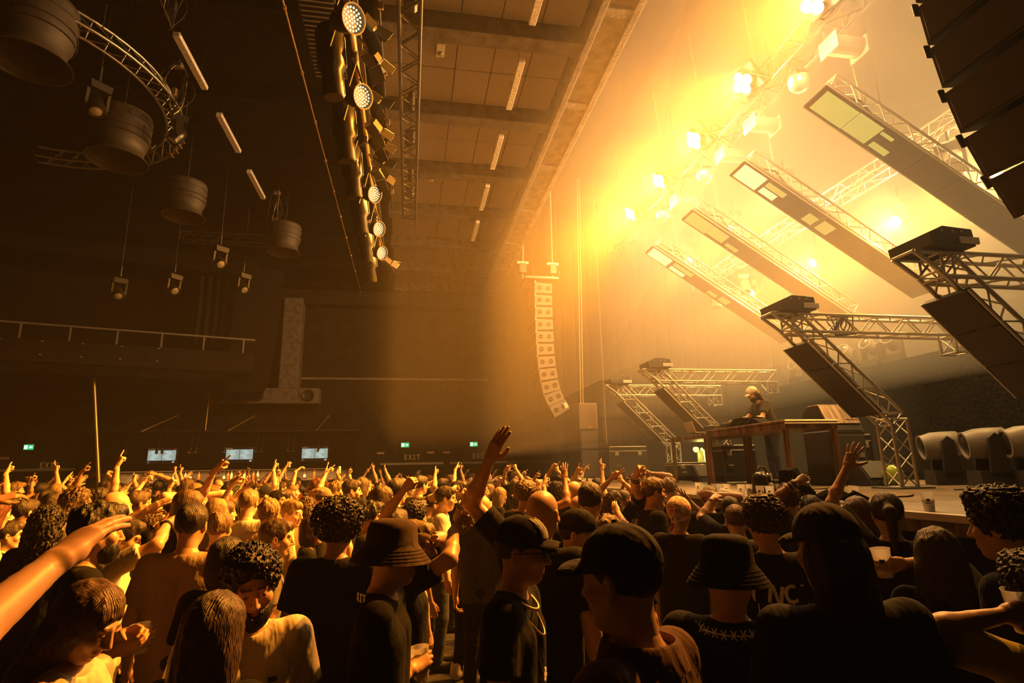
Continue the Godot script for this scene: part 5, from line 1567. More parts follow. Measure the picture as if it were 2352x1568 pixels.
# a right hand: wrist at the origin, fingers along +y, palm to +z, thumb to +x
func make_hand(kind: String, cell: float) -> BodySkin:
	var f := Field.new(Vector3(-0.085, -0.06, -0.03), Vector3(0.11, 0.215, 0.10), cell)
	var kn := [Vector3(0.027, 0.090, 0.0), Vector3(0.009, 0.096, -0.002), Vector3(-0.010, 0.092, -0.001), Vector3(-0.027, 0.082, 0.002)]
	var ln := [[0.045, 0.026, 0.020], [0.050, 0.030, 0.021], [0.046, 0.027, 0.020], [0.036, 0.021, 0.018]]
	var straight := [0.06, 0.08, 0.05]
	var fist := [1.45, 1.65, 0.9]
	var soft := [0.35, 0.5, 0.3]
	var curl := {"fist": [fist, fist, fist, fist], "point": [straight, fist, fist, fist], "peace": [straight, straight, fist, fist], "open": [straight, straight, straight, straight], "flat": [[0.2, 0.15, 0.1], [0.2, 0.15, 0.1], [0.22, 0.15, 0.1], [0.25, 0.2, 0.1]],
		"horns": [straight, fist, fist, straight], "grip": [[0.55, 0.8, 0.5], [0.55, 0.85, 0.5], [0.6, 0.85, 0.5], [0.65, 0.9, 0.5]], "loose": [soft, [0.5, 0.6, 0.4], [0.6, 0.7, 0.4], [0.7, 0.8, 0.4]]}
	var fan := {"open": 0.24, "peace": 0.20, "horns": 0.16, "flat": 0.03, "loose": 0.08}
	var cv: Array = curl[kind]
	var fs: float = fan.get(kind, 0.02)
	f.cap(Vector3(0, -0.05, 0), Vector3(0, 0.0, 0), 0.027, 0.026, 0.015)
	for i in 4:
		f.cap(Vector3(kn[i].x * 0.62, 0.012, 0.0), kn[i], 0.0165, 0.0125, 0.014)
	f.cap(Vector3(0.012, 0.025, 0.008), Vector3(-0.016, 0.035, 0.008), 0.017, 0.017, 0.015)
	for i in 4:
		var p: Vector3 = kn[i]
		var a := 0.0
		var sp: float = fs * [-1.0, -0.25, 0.45, 1.25][i]
		var r := 0.0098 if i < 3 else 0.0086
		for j in 3:
			a += cv[i][j]
			var dir := Vector3(-sin(sp) * cos(a), cos(sp) * cos(a), sin(a))
			var q: Vector3 = p + dir * ln[i][j]
			f.cap(p, q, r - j * 0.0007, r - (j + 1) * 0.0007, 0.0035)
			p = q
	var th: Array
	match kind:
		"fist", "point", "peace": th = [Vector3(0.022, 0.022, 0.010), Vector3(0.042, 0.052, 0.028), Vector3(0.030, 0.068, 0.050), Vector3(0.006, 0.066, 0.056)]
		"horns": th = [Vector3(0.022, 0.022, 0.010), Vector3(0.042, 0.050, 0.028), Vector3(0.028, 0.070, 0.050), Vector3(0.002, 0.072, 0.054)]
		"open": th = [Vector3(0.022, 0.018, 0.006), Vector3(0.055, 0.040, 0.014), Vector3(0.082, 0.062, 0.016), Vector3(0.100, 0.082, 0.014)]
		"grip": th = [Vector3(0.022, 0.020, 0.012), Vector3(0.046, 0.042, 0.032), Vector3(0.050, 0.064, 0.056), Vector3(0.040, 0.080, 0.074)]
		_: th = [Vector3(0.022, 0.020, 0.008), Vector3(0.046, 0.048, 0.018), Vector3(0.056, 0.076, 0.022), Vector3(0.058, 0.100, 0.024)]
	f.cap(th[0], th[1], 0.0165, 0.0130, 0.012)
	f.cap(th[1], th[2], 0.0120, 0.0108, 0.004)
	f.cap(th[2], th[3], 0.0108, 0.0090, 0.004)
	return BodySkin.new().take(f)

func make_hair(kind: String, cell: float) -> ArrayMesh:
	var lo := Vector3(-0.15, -0.12, -0.17)
	var hi := Vector3(0.15, 0.19, 0.14)
	if kind in ["bob", "beard"]: lo.y = -0.17
	if kind in ["long", "wavy", "undercap"]: lo.y = -0.40
	if kind == "pony": lo = Vector3(-0.15, -0.26, -0.22)
	var f := Field.new(lo, hi, cell)
	f.rough = FastNoiseLite.new()
	f.rough.seed = 40 + kind.length()
	f.rough.frequency = 0.42 if kind in ["curly", "wavy", "afro"] else 0.16
	f.stretch = 1.0 if kind in ["curly", "afro"] else 0.45
	var face := Vector3(0, -0.045, 0.095)
	match kind:
		"short":
			f.ell(Vector3(0, 0.042, -0.018), Vector3(0.086, 0.096, 0.108), 0.01, 0, 0.010)
			f.ell(Vector3(0, 0.085, 0.045), Vector3(0.060, 0.042, 0.055), 0.02, 0, 0.010)
			f.ell(face, Vector3(0.088, 0.108, 0.088), 0.01, 1)
			f.keep(Vector3(0, -0.055, -0.05), Vector3(0, -0.95, 0.3).normalized())
		"buzz":
			f.ell(Vector3(0, 0.038, -0.017), Vector3(0.0795, 0.0905, 0.099), 0.01, 0, 0.002)
			f.ell(face + Vector3(0, -0.012, 0), Vector3(0.088, 0.105, 0.088), 0.01, 1)
			f.keep(Vector3(0, -0.035, -0.05), Vector3(0, -0.95, 0.3).normalized())
		"messy":
			f.ell(Vector3(0, 0.048, -0.018), Vector3(0.095, 0.105, 0.116), 0.01, 0, 0.022)
			f.ell(Vector3(0.015, 0.10, 0.055), Vector3(0.065, 0.042, 0.06), 0.02, 0, 0.022)
			f.ell(face, Vector3(0.090, 0.108, 0.088), 0.01, 1)
			f.keep(Vector3(0, -0.070, -0.05), Vector3(0, -0.95, 0.3).normalized())
		"curly":
			f.ell(Vector3(0, 0.050, -0.022), Vector3(0.108, 0.110, 0.120), 0.01, 0, 0.020)
			f.ell(Vector3(0, 0.105, 0.045), Vector3(0.075, 0.050, 0.060), 0.02, 0, 0.020)
			f.ell(face, Vector3(0.086, 0.112, 0.092), 0.01, 1)
			f.keep(Vector3(0, -0.075, -0.05), Vector3(0, -0.98, 0.2).normalized())
		"afro":
			f.ell(Vector3(0, 0.060, -0.035), Vector3(0.142, 0.128, 0.132), 0.01, 0, 0.022)
			f.ell(face, Vector3(0.088, 0.115, 0.095), 0.01, 1)
			f.keep(Vector3(0, -0.10, -0.05), Vector3(0, -1, 0.1).normalized())
		"bob":
			f.ell(Vector3(0, 0.040, -0.018), Vector3(0.092, 0.100, 0.112), 0.01, 0, 0.008)
			f.ell(Vector3(0, -0.040, -0.035), Vector3(0.100, 0.120, 0.092), 0.03, 0, 0.010)
			f.ell(face + Vector3(0, -0.02, 0.01), Vector3(0.074, 0.130, 0.100), 0.01, 1)
			f.keep(Vector3(0, -0.145, 0), Vector3(0, -1, 0.15).normalized())
		"long", "wavy":
			var am := 0.010 if kind == "long" else 0.030
			f.ell(Vector3(0, 0.040, -0.018), Vector3(0.092, 0.100, 0.112), 0.01, 0, am)
			f.ell(Vector3(0, -0.040, -0.035), Vector3(0.104, 0.130, 0.090), 0.03, 0, am)
			f.ell(Vector3(0, -0.19, -0.065), Vector3(0.118, 0.20, 0.055), 0.05, 0, am)
			f.ell(face + Vector3(0, -0.04, 0.01), Vector3(0.074, 0.150, 0.104), 0.01, 1)
		"undercap":
			f.ell(Vector3(0, -0.02, -0.035), Vector3(0.096, 0.120, 0.090), 0.03, 0, 0.010)
			f.ell(Vector3(0, -0.17, -0.065), Vector3(0.105, 0.18, 0.050), 0.05, 0, 0.010)
			f.ell(face + Vector3(0, -0.04, 0.01), Vector3(0.074, 0.150, 0.104), 0.01, 1)
			f.keep(Vector3(0, 0.045, 0), Vector3(0, 1, 0))
		"pony":
			f.ell(Vector3(0, 0.040, -0.018), Vector3(0.084, 0.093, 0.107), 0.01, 0, 0.006)
			f.ell(face, Vector3(0.088, 0.108, 0.088), 0.01, 1)
			f.keep(Vector3(0, -0.055, -0.05), Vector3(0, -0.95, 0.3).normalized())
			f.cap(Vector3(0, 0.045, -0.115), Vector3(0, 0.020, -0.155), 0.022, 0.032, 0.02)
			f.cap(Vector3(0, 0.020, -0.155), Vector3(0, -0.19, -0.150), 0.034, 0.014, 0.02)
		"bun":
			f.ell(Vector3(0, 0.040, -0.018), Vector3(0.085, 0.094, 0.107), 0.01, 0, 0.010)
			f.ell(face, Vector3(0.088, 0.108, 0.088), 0.01, 1)
			f.keep(Vector3(0, -0.055, -0.05), Vector3(0, -0.95, 0.3).normalized())
			f.ell(Vector3(0, 0.05, -0.125), Vector3(0.055, 0.065, 0.045), 0.02, 0, 0.030)
		"scarf":
			f.ell(Vector3(0, 0.042, -0.020), Vector3(0.093, 0.100, 0.113), 0.01, 0, 0.005)
			f.ell(face + Vector3(0, -0.01, 0), Vector3(0.090, 0.110, 0.090), 0.01, 1)
			f.keep(Vector3(0, -0.085, -0.05), Vector3(0, -0.95, 0.3).normalized())
			f.cap(Vector3(0, -0.03, -0.125), Vector3(0.03, -0.11, -0.15), 0.022, 0.012, 0.02)
			f.cap(Vector3(0, -0.03, -0.125), Vector3(-0.03, -0.10, -0.15), 0.020, 0.010, 0.02)
		"cap":
			f.ell(Vector3(0, 0.046, -0.012), Vector3(0.093, 0.098, 0.110), 0.004)
			f.keep(Vector3(0, 0.028, 0), Vector3(0, -1, 0))
			f.ell(Vector3(0, 0.020, 0.118), Vector3(0.080, 0.040, 0.082), 0.006)
			f.ell(Vector3(0, 0.006, 0.118), Vector3(0.082, 0.046, 0.090), 0.003, 1)
			f.ell(Vector3(0, 0.146, -0.012), Vector3(0.010, 0.006, 0.010), 0.003)
		"beanie":
			f.ell(Vector3(0, 0.060, -0.018), Vector3(0.095, 0.110, 0.115), 0.004, 0, 0.004)
			f.keep(Vector3(0, 0.020, 0), Vector3(0, -1, 0.25).normalized())
		"beard":
			f.ell(Vector3(0, -0.072, 0.040), Vector3(0.064, 0.062, 0.066), 0.01, 0, 0.010)
			f.ell(Vector3(0, -0.110, 0.055), Vector3(0.038, 0.036, 0.036), 0.02, 0, 0.010)
			f.ell(Vector3(0, -0.022, 0.095), Vector3(0.050, 0.036, 0.05), 0.01, 1)
			f.ell(Vector3(0, -0.066, 0.112), Vector3(0.022, 0.011, 0.03), 0.005, 1)
			f.keep(Vector3(0, -0.028, 0), Vector3(0, 1, 0.25).normalized())
			f.keep(Vector3(0, 0, 0.0), Vector3(0, 0, -1))
	var s := BodySkin.new().take(f)
	s.c = PackedColorArray()
	var a := []
	a.resize(Mesh.ARRAY_MAX)
	a[Mesh.ARRAY_VERTEX] = s.v
	a[Mesh.ARRAY_NORMAL] = s.n
	a[Mesh.ARRAY_INDEX] = s.ix
	var m := ArrayMesh.new()
	m.add_surface_from_arrays(Mesh.PRIMITIVE_TRIANGLES, a)
	return m

func head_of(kind: int, cell: float) -> BodySkin:
	var k := "%d_%.4f" % [kind, cell]
	if not heads.has(k): heads[k] = make_head(kind, cell)
	return heads[k]

func hand_of(kind: String, cell: float) -> BodySkin:
	var k := "%s_%.4f" % [kind, cell]
	if not hands.has(k): hands[k] = make_hand(kind, cell)
	return hands[k]

func hair_of(kind: String, cell: float) -> ArrayMesh:
	var k := "%s_%.4f" % [kind, cell]
	if not hairs.has(k): hairs[k] = make_hair(kind, cell)
	return hairs[k]

# ---------------------------------------------------------------- people
var tint := {}
const SKIN := [[0.62, 0.40, 0.29], [0.54, 0.33, 0.22], [0.30, 0.165, 0.10]]
const CLOTH := {"black": [0.012, 0.012, 0.013], "dgrey": [0.06, 0.058, 0.055], "grey": [0.17, 0.16, 0.15], "white": [0.74, 0.72, 0.68], "cream": [0.68, 0.62, 0.50], "tan": [0.42, 0.32, 0.20], "beige": [0.58, 0.50, 0.38], "olive": [0.14, 0.13, 0.06], "maroon": [0.16, 0.03, 0.025], "mustard": [0.50, 0.34, 0.07], "brownj": [0.12, 0.065, 0.04], "yellow": [0.52, 0.40, 0.08], "navy": [0.02, 0.025, 0.05], "denim": [0.05, 0.06, 0.09], "darkhat": [0.035, 0.03, 0.027], "brownhat": [0.075, 0.05, 0.035], "khaki": [0.22, 0.18, 0.13], "red": [0.30, 0.04, 0.03]}
const HAIR := {"black": [0.018, 0.014, 0.012], "dbrown": [0.055, 0.033, 0.02], "brown": [0.12, 0.065, 0.033], "lbrown": [0.22, 0.13, 0.065], "blond": [0.52, 0.37, 0.18], "sandy": [0.36, 0.24, 0.11], "red": [0.24, 0.075, 0.03], "purple": [0.085, 0.025, 0.13], "scarf": [0.62, 0.30, 0.26]}
const HAIR_SAID := {"black": "black", "dbrown": "dark-brown", "brown": "brown", "lbrown": "light-brown", "blond": "blond", "sandy": "sandy", "red": "reddish"}

func skin_m(k: int) -> Material:
	if not tint.has("skin%d" % k):
		var c: Array = SKIN[k]
		var m := mat("skin_%d" % k, lin(c[0], c[1], c[2]), 0.46, 0.0, {"vertex_color_use_as_albedo": true, "subsurf_scatter_enabled": true, "subsurf_scatter_strength": 0.08})
		tint["skin%d" % k] = m
	return tint["skin%d" % k]

func cloth_m(k: String) -> Material:
	if not tint.has("cloth_" + k):
		var c: Array = CLOTH[k]
		var m := mat("cloth_" + k, lin(c[0], c[1], c[2]), 0.85)
		m.rim_enabled = true
		m.rim = 0.2
		m.rim_tint = 0.6
		tri_map(m, tex.cloth_c, Vector3.ONE * 5.0, tex.cloth_n, 0.6, false)
		m.uv1_scale = Vector3(2.2, 2.2, 2.2)
		tint["cloth_" + k] = m
	return tint["cloth_" + k]

func hair_m(k: String) -> Material:
	if not tint.has("hair_" + k):
		var c: Array = HAIR[k]
		var m := mat("hair_" + k, lin(c[0], c[1], c[2]), 0.55)
		tri_map(m, tex.hair_c, Vector3(7, 7, 7), tex.hair_n, 1.0, false)
		tint["hair_" + k] = m
	return tint["hair_" + k]

func ik(s: Vector3, t: Vector3, hint: Vector3, l1: float, l2: float) -> Array:
	var d := t - s
	var dist := clampf(d.length(), 0.12, l1 + l2 - 0.006)
	d = d.normalized()
	var a := (l1 * l1 - l2 * l2 + dist * dist) / (2.0 * dist)
	var hh := sqrt(maxf(l1 * l1 - a * a, 0.0))
	var p := (hint - d * hint.dot(d)).normalized()
	return [s + d * a + p * hh, s + d * dist]

# one person: a body in one mesh, with clothes, hair and what is worn as children. Faces +z in its own axes.
func person(called: String, label: String, e: Dictionary, at: Vector3, group := "crowd before the stage") -> Node3D:
	var o := thing(called, at, label, "person", group, deg_to_rad(e.get("y", 0.0)))
	var q: int = e.get("c", 2)
	var cb: float = [0.013, 0.018, 0.024][q]
	var ch: float = [0.0048, 0.0065, 0.0095][q]
	var cn: float = [0.0042, 0.0052, 0.0075][q]
	var h: float = e.get("h", 1.74)
	var s := h / 1.75
	var g: int = e.get("g", 0)
	var bw: float = e.get("bw", 1.0) * (0.94 if g == 1 else 1.10) * s
	var inv := o.transform.affine_inverse()
	var ln: float = e.get("lean", 0.04)
	var up := func(p: Vector3) -> Vector3:   # upper body leans forward about the hips
		return Vector3(p.x, 0.95 * s + (p.y - 0.95 * s) * cos(ln) - p.z * sin(ln) , p.z * cos(ln) + (p.y - 0.95 * s) * sin(ln)) if p.y > 0.95 * s else p
	var hc: Vector3 = up.call(Vector3(0, 1.632 * s, 0.022)) + Vector3(0, 0, e.get("hf", 0.0))
	var hq := Basis.from_euler(Vector3(e.get("hpch", 0.05), deg_to_rad(e.get("hyaw", 0.0)), e.get("hrol", 0.0)))
	var hx := Transform3D(hq.scaled(Vector3.ONE * (0.5 + 0.5 * s)), hc)
	# arms
	var arms := []
	for k in 2:
		var sg := 1.0 if k == 0 else -1.0     # left, right
		var key := "L" if k == 0 else "R"
		var sh: Vector3 = up.call(Vector3(sg * 0.172 * bw, 1.425 * s, -0.01))
		var wr: Vector3
		var gest := "loose"
		var hint := Vector3(sg * 0.5, -0.5, -0.8)
		if e.has(key):
			var w: Array = e[key]
			wr = inv * Vector3(w[0], w[1], w[2]) if e.get("abs", true) else Vector3(w[0], w[1], w[2]) * s
			gest = w[3]
			var raise := clampf((wr.y - sh.y) / 0.5, 0.0, 1.0)
			sh += Vector3(-sg * 0.02, 0.06, 0.01) * raise * s
			hint = Vector3(sg * 0.9, -0.35, 0.1) if wr.y > sh.y else Vector3(sg * 0.12, -1.0, -0.25)
		else:
			wr = up.call(Vector3(sg * 0.25 * bw, 0.86 * s, 0.07))
		var r := ik(sh, wr, hint, 0.295 * s, 0.262 * s)
		arms.append([sh, r[0], r[1], gest, sg])
	var lo := Vector3(-0.30, 0.84, -0.26)
	var hi := Vector3(0.30, 1.60, 0.26)
	for a in arms:
		for j in 3:
			lo = lo.min(a[j] - Vector3.ONE * 0.07)
			hi = hi.max(a[j] + Vector3.ONE * 0.07)
	var f := Field.new(lo, hi, cb)
	for sg in [-1.0, 1.0]:
		f.cap(up.call(Vector3(sg * 0.085 * bw, 1.31 * s, -0.005)), up.call(Vector3(sg * 0.072 * bw, 1.02 * s, 0.0)), 0.098 * s, 0.088 * s, 0.05)
		f.cap(up.call(Vector3(0, 1.44 * s, -0.02)), up.call(Vector3(sg * 0.15 * bw, 1.42 * s, -0.012)), 0.055 * s, 0.055 * s, 0.05)
	f.cap(up.call(Vector3(0, 1.42 * s, -0.02)), hc + hq * Vector3(0, -0.13, -0.035), 0.057 * s, 0.054 * s, 0.03)
	var fat: float = 1.0 if g == 0 else 0.86
	for a in arms:
		f.cap(a[0], a[1], 0.050 * s * fat, 0.041 * s * fat, 0.035)
		var m: Vector3 = a[1].lerp(a[2], 0.32)
		f.cap(a[1], m, 0.041 * s * fat, 0.043 * s * fat, 0.02)
		f.cap(m, a[2], 0.043 * s * fat, 0.0275 * s * fat, 0.02)
	var sk := BodySkin.new().take(f)
	sk.add(head_of(g, ch), hx)
	var wrists := []
	for a in arms:
		var dir: Vector3 = (a[2] - a[1]).normalized()
		var palm := Vector3(0, -0.1, 1.0)
		if a[3] == "grip": palm = Vector3(-a[4] * 0.9, 0.0, 0.4)
		elif a[3] == "loose" and a[2].y < a[0].y: palm = Vector3(-a[4], 0, 0.2)
		elif a[3] == "flat" and e.has("palm"): palm = Vector3(0, -1, 0.2)
		if a[3] == "grip": dir = (dir + Vector3(0, 0.6, 0.5)).normalized() if a[2].y < a[0].y + 0.1 else dir
		elif a[3] == "point": dir = (dir + Vector3(0, 0.0, 0.30)).normalized()
		elif a[3] == "loose" and a[2].y > a[0].y: dir = (dir + Vector3(0, -0.25, 0.6)).normalized()
		var z: Vector3 = (palm - dir * palm.dot(dir)).normalized()
		var x := dir.cross(z)
		var hs := s * (1.0 if g == 0 else 0.92)
		# right hand: thumb towards the body when the palm looks forward
		var hb := Basis(x * hs * (1.0 if a[4] < 0 else -1.0), dir * hs, z * hs)
		var wx := Transform3D(hb, a[2] + dir * 0.02)
		sk.add(hand_of(a[3], cn), wx)
		wrists.append(wx)
	part(o, "body", sk.mesh(), skin_m(e.get("sk", 1)))
	# shirt
	var shn: String = e.get("sh", "black")
	var sl: String = e.get("sl", "short")
	var slo := Vector3(-0.34, 0.78, -0.30) * maxf(s, 1.0)
	var shi := Vector3(0.34, 1.62, 0.30) * maxf(s, 1.0)
	if sl != "none":
		for a in arms:
			slo = slo.min((a[0] as Vector3).min(a[1]) - Vector3.ONE * 0.1)
			shi = shi.max((a[0] as Vector3).max(a[1]) + Vector3.ONE * 0.1)
			if sl == "long":
				slo = slo.min(a[2] - Vector3.ONE * 0.1)
				shi = shi.max(a[2] + Vector3.ONE * 0.1)
	var t := Field.new(slo, shi, cb)
	for sg in [-1.0, 1.0]:
		t.cap(up.call(Vector3(sg * 0.088 * bw, 1.31 * s, -0.005)), up.call(Vector3(sg * 0.080 * bw, 0.88 * s, 0.0)), 0.112 * s, 0.112 * s, 0.05)
		t.cap(up.call(Vector3(0, 1.43 * s, -0.02)), up.call(Vector3(sg * 0.15 * bw, 1.415 * s, -0.012)), 0.068 * s, 0.066 * s, 0.05)
	if sl != "none":
		for a in arms:
			var el: Vector3 = a[1]
			if sl == "short":
				t.cap(a[0], (a[0] as Vector3).lerp(el, 0.70), 0.067 * s, 0.074 * s, 0.04, true)
			else:
				t.cap(a[0], el, 0.067 * s, 0.056 * s, 0.04)
				t.cap(el, (el as Vector3).lerp(a[2], 0.93), 0.056 * s, 0.046 * s, 0.03, true)
	else:
		for a in arms: t.ell(a[0] + Vector3(a[4] * 0.03, 0.01, 0), Vector3(0.075, 0.10, 0.10) * s, 0.02, 1)
	t.keep(Vector3(0, 0.80 * s, 0), Vector3(0, -1, 0))
	t.ell(up.call(Vector3(0, 1.535 * s, 0.015)), Vector3(0.082, 0.085, 0.085) * s, 0.012, 1)
	var st := BodySkin.new().take(t)
	part(o, "jacket" if sl == "long" else "t_shirt" if sl == "short" else "tank_top", st.mesh(), cloth_m(shn))
	# trousers and shoes
	var key2 := "legs_%.2f_%d" % [s, q]
	if not mesh_cache.has(key2):
		var lf := Field.new(Vector3(-0.24, 0.0, -0.2) * s, Vector3(0.24, 1.02, 0.28) * s, 0.024)
		for sg in [-1.0, 1.0]:
			lf.cap(Vector3(sg * 0.07, 0.93, 0) * s, Vector3(sg * 0.085, 0.86, 0) * s, 0.105 * s, 0.10 * s, 0.05)
			lf.cap(Vector3(sg * 0.09, 0.86, 0) * s, Vector3(sg * 0.11, 0.48, 0.02) * s, 0.092 * s, 0.064 * s, 0.04)
			lf.cap(Vector3(sg * 0.11, 0.48, 0.02) * s, Vector3(sg * 0.12, 0.09, -0.02) * s, 0.064 * s, 0.056 * s, 0.03)
			if q == 2: lf.cap(Vector3(sg * 0.12, 0.05, -0.05) * s, Vector3(sg * 0.14, 0.045, 0.15) * s, 0.046 * s, 0.042 * s, 0.03)
		mesh_cache[key2] = BodySkin.new().take(lf).mesh()
		var sf := Field.new(Vector3(-0.06, 0.0, -0.1), Vector3(0.06, 0.12, 0.2), 0.014)
		sf.cap(Vector3(0, 0.05, -0.05), Vector3(0, 0.042, 0.14), 0.046, 0.042, 0.02)
		sf.cap(Vector3(0, 0.06, -0.05), Vector3(0, 0.11, -0.05), 0.05, 0.05, 0.03)
		sf.keep(Vector3(0, 0.004, 0), Vector3(0, -1, 0))
		if not mesh_cache.has("shoe"): mesh_cache["shoe"] = BodySkin.new().take(sf).mesh()
	part(o, "trousers", mesh_cache[key2], cloth_m(["black", "denim", "dgrey"][absi(int(at.x * 37.0 + at.z * 11.0)) % 3]))
	if q < 2:
		for sg in [-1.0, 1.0]: part(o, "shoe", mesh_cache["shoe"], M.white_paint if absi(int(at.z * 53.0)) % 3 == 0 else M.black, Transform3D(Basis(Vector3.UP, sg * 0.1), Vector3(sg * 0.125 * s, 0.0, 0.0)))
	# head wear
	var hch: float = [0.0055, 0.0075, 0.011][q]
	var hcol: String = e.get("hc", "dbrown")
	var hat: String = e.get("hat", "")
	if e.get("hair") and not (hat != "" and e.hair in ["short", "buzz", "messy"] and hat in ["beanie"]):
		var hk: String = e.hair
		if hat != "" and hk in ["short", "messy"]: hk = "buzz"
		if hat != "" and hk in ["long", "bob"]: hk = "undercap"
		var hm: Material = hair_m(hcol) if hk != "scarf" else cloth_scarf()
		part(o, "headscarf" if hk == "scarf" else "hair", hair_of(hk, hch), hm, hx)
	if hat == "cap": part(o, "cap", hair_of("cap", minf(hch, 0.0075)), cloth_m(e.get("hatc", "black")), hx * Transform3D(Basis(Vector3.RIGHT, 0.08), Vector3(0, 0.006, 0)))
	elif hat == "capback": part(o, "cap", hair_of("cap", minf(hch, 0.0075)), cloth_m(e.get("hatc", "black")), hx * Transform3D(Basis(Vector3.UP, PI) * Basis(Vector3.RIGHT, -0.05), Vector3(0, 0.004, -0.012)))
	elif hat == "beanie": part(o, "beanie", hair_of("beanie", hch), cloth_m(e.get("hatc", "black")), hx)
	elif hat == "bucket":
		if not mesh_cache.has("bucket"):
			var b := MB.new()
			b.lathe(PackedVector2Array([Vector2(0.0, 0.142), Vector2(0.05, 0.140), Vector2(0.080, 0.128), Vector2(0.090, 0.105), Vector2(0.0965, 0.045), Vector2(0.103, 0.034), Vector2(0.146, -0.022), Vector2(0.148, -0.026), Vector2(0.144, -0.025), Vector2(0.100, 0.030), Vector2(0.092, 0.045), Vector2(0.086, 0.11), Vector2(0.0, 0.13)]), 32, Transform3D(Basis().scaled(Vector3(0.97, 1, 1.13)), Vector3(0, 0, -0.012)))
			mesh_cache["bucket"] = b.mesh()
			b = MB.new()
			for k in 4:
				var r := 0.112 + k * 0.009
				b.tube(arc_pts(Vector3(0, 0.0235 - k * 0.0118, 0), r, 0, TAU, 36), 0.0012, 4, -1.0, false)
			mesh_cache["bucket_stitch"] = b.mesh()
		var bt := part(o, "bucket_hat", mesh_cache["bucket"], cloth_m(e.get("hatc", "black")), hx)
		part(bt, "brim_stitching", mesh_cache["bucket_stitch"], cloth_m("darkhat"), Transform3D(Basis().scaled(Vector3(0.97, 1, 1.13)), Vector3(0, 0.0, -0.012)))
	if e.get("beard", 0) > 0: part(o, "beard", hair_of("beard", minf(hch, 0.0075)), hair_m(hcol if e.beard == 1 else "red"), hx * Transform3D(Basis(), Vector3(0, 0, 0.001)))
	if e.get("glasses", 0) > 0: part(o, "sunglasses" if e.glasses == 2 else "glasses", glasses_mesh(e.glasses == 2), M.black_gloss, hx)
	person_extras(o, e, hx, arms, wrists, s, up)
	return o

func cloth_scarf() -> Material:
	if not tint.has("scarf"):
		var f := FastNoiseLite.new()
		f.seed = 5
		f.noise_type = FastNoiseLite.TYPE_CELLULAR
		f.cellular_return_type = FastNoiseLite.RETURN_CELL_VALUE
		f.frequency = 0.03
		var im := Image.create(128, 128, false, Image.FORMAT_RGB8)
		for y in 128:
			for x in 128:
				var k := f.get_noise_2d(x, y)
				im.set_pixel(x, y, lin(0.55, 0.04, 0.05) if k > 0.25 else (lin(0.03, 0.025, 0.025) if k < -0.55 else lin(0.75, 0.68, 0.58)))
		var m := mat("headscarf", Color.WHITE, 0.8)
		tri_map(m, ImageTexture.create_from_image(im), Vector3.ONE * 4.0, null, 1.0, false)
		tint["scarf"] = m
	return tint["scarf"]

func glasses_mesh(dark: bool) -> ArrayMesh:
	var key := "glasses%s" % dark
	if not mesh_cache.has(key):
		var b := MB.new()
		for sg in [-1.0, 1.0]:
			var p := PackedVector3Array()
			for k in 17:
				var a := TAU * k / 16.0
				p.append(Vector3(sg * 0.032 + cos(a) * 0.024, 0.004 + sin(a) * 0.019, 0.102 - absf(cos(a) * 0.024 * 0.2)))
			b.tube(p, 0.0026, 6, -1.0, false)
			if dark: b.lathe(PackedVector2Array([Vector2(0.0, 0.003), Vector2(0.0235, 0.0)]), 14, Transform3D(Basis(Vector3.RIGHT, PI / 2).scaled(Vector3(1, 0.8, 1)), Vector3(sg * 0.032, 0.004, 0.101)))
			b.tube(PackedVector3Array([Vector3(sg * 0.056, 0.008, 0.096), Vector3(sg * 0.080, 0.010, 0.04), Vector3(sg * 0.084, 0.004, -0.015)]), 0.0024, 6)
		b.tube(PackedVector3Array([Vector3(-0.009, 0.008, 0.103), Vector3(0, 0.010, 0.106), Vector3(0.009, 0.008, 0.103)]), 0.0024, 6)
		mesh_cache[key] = b.mesh()
	return mesh_cache[key]

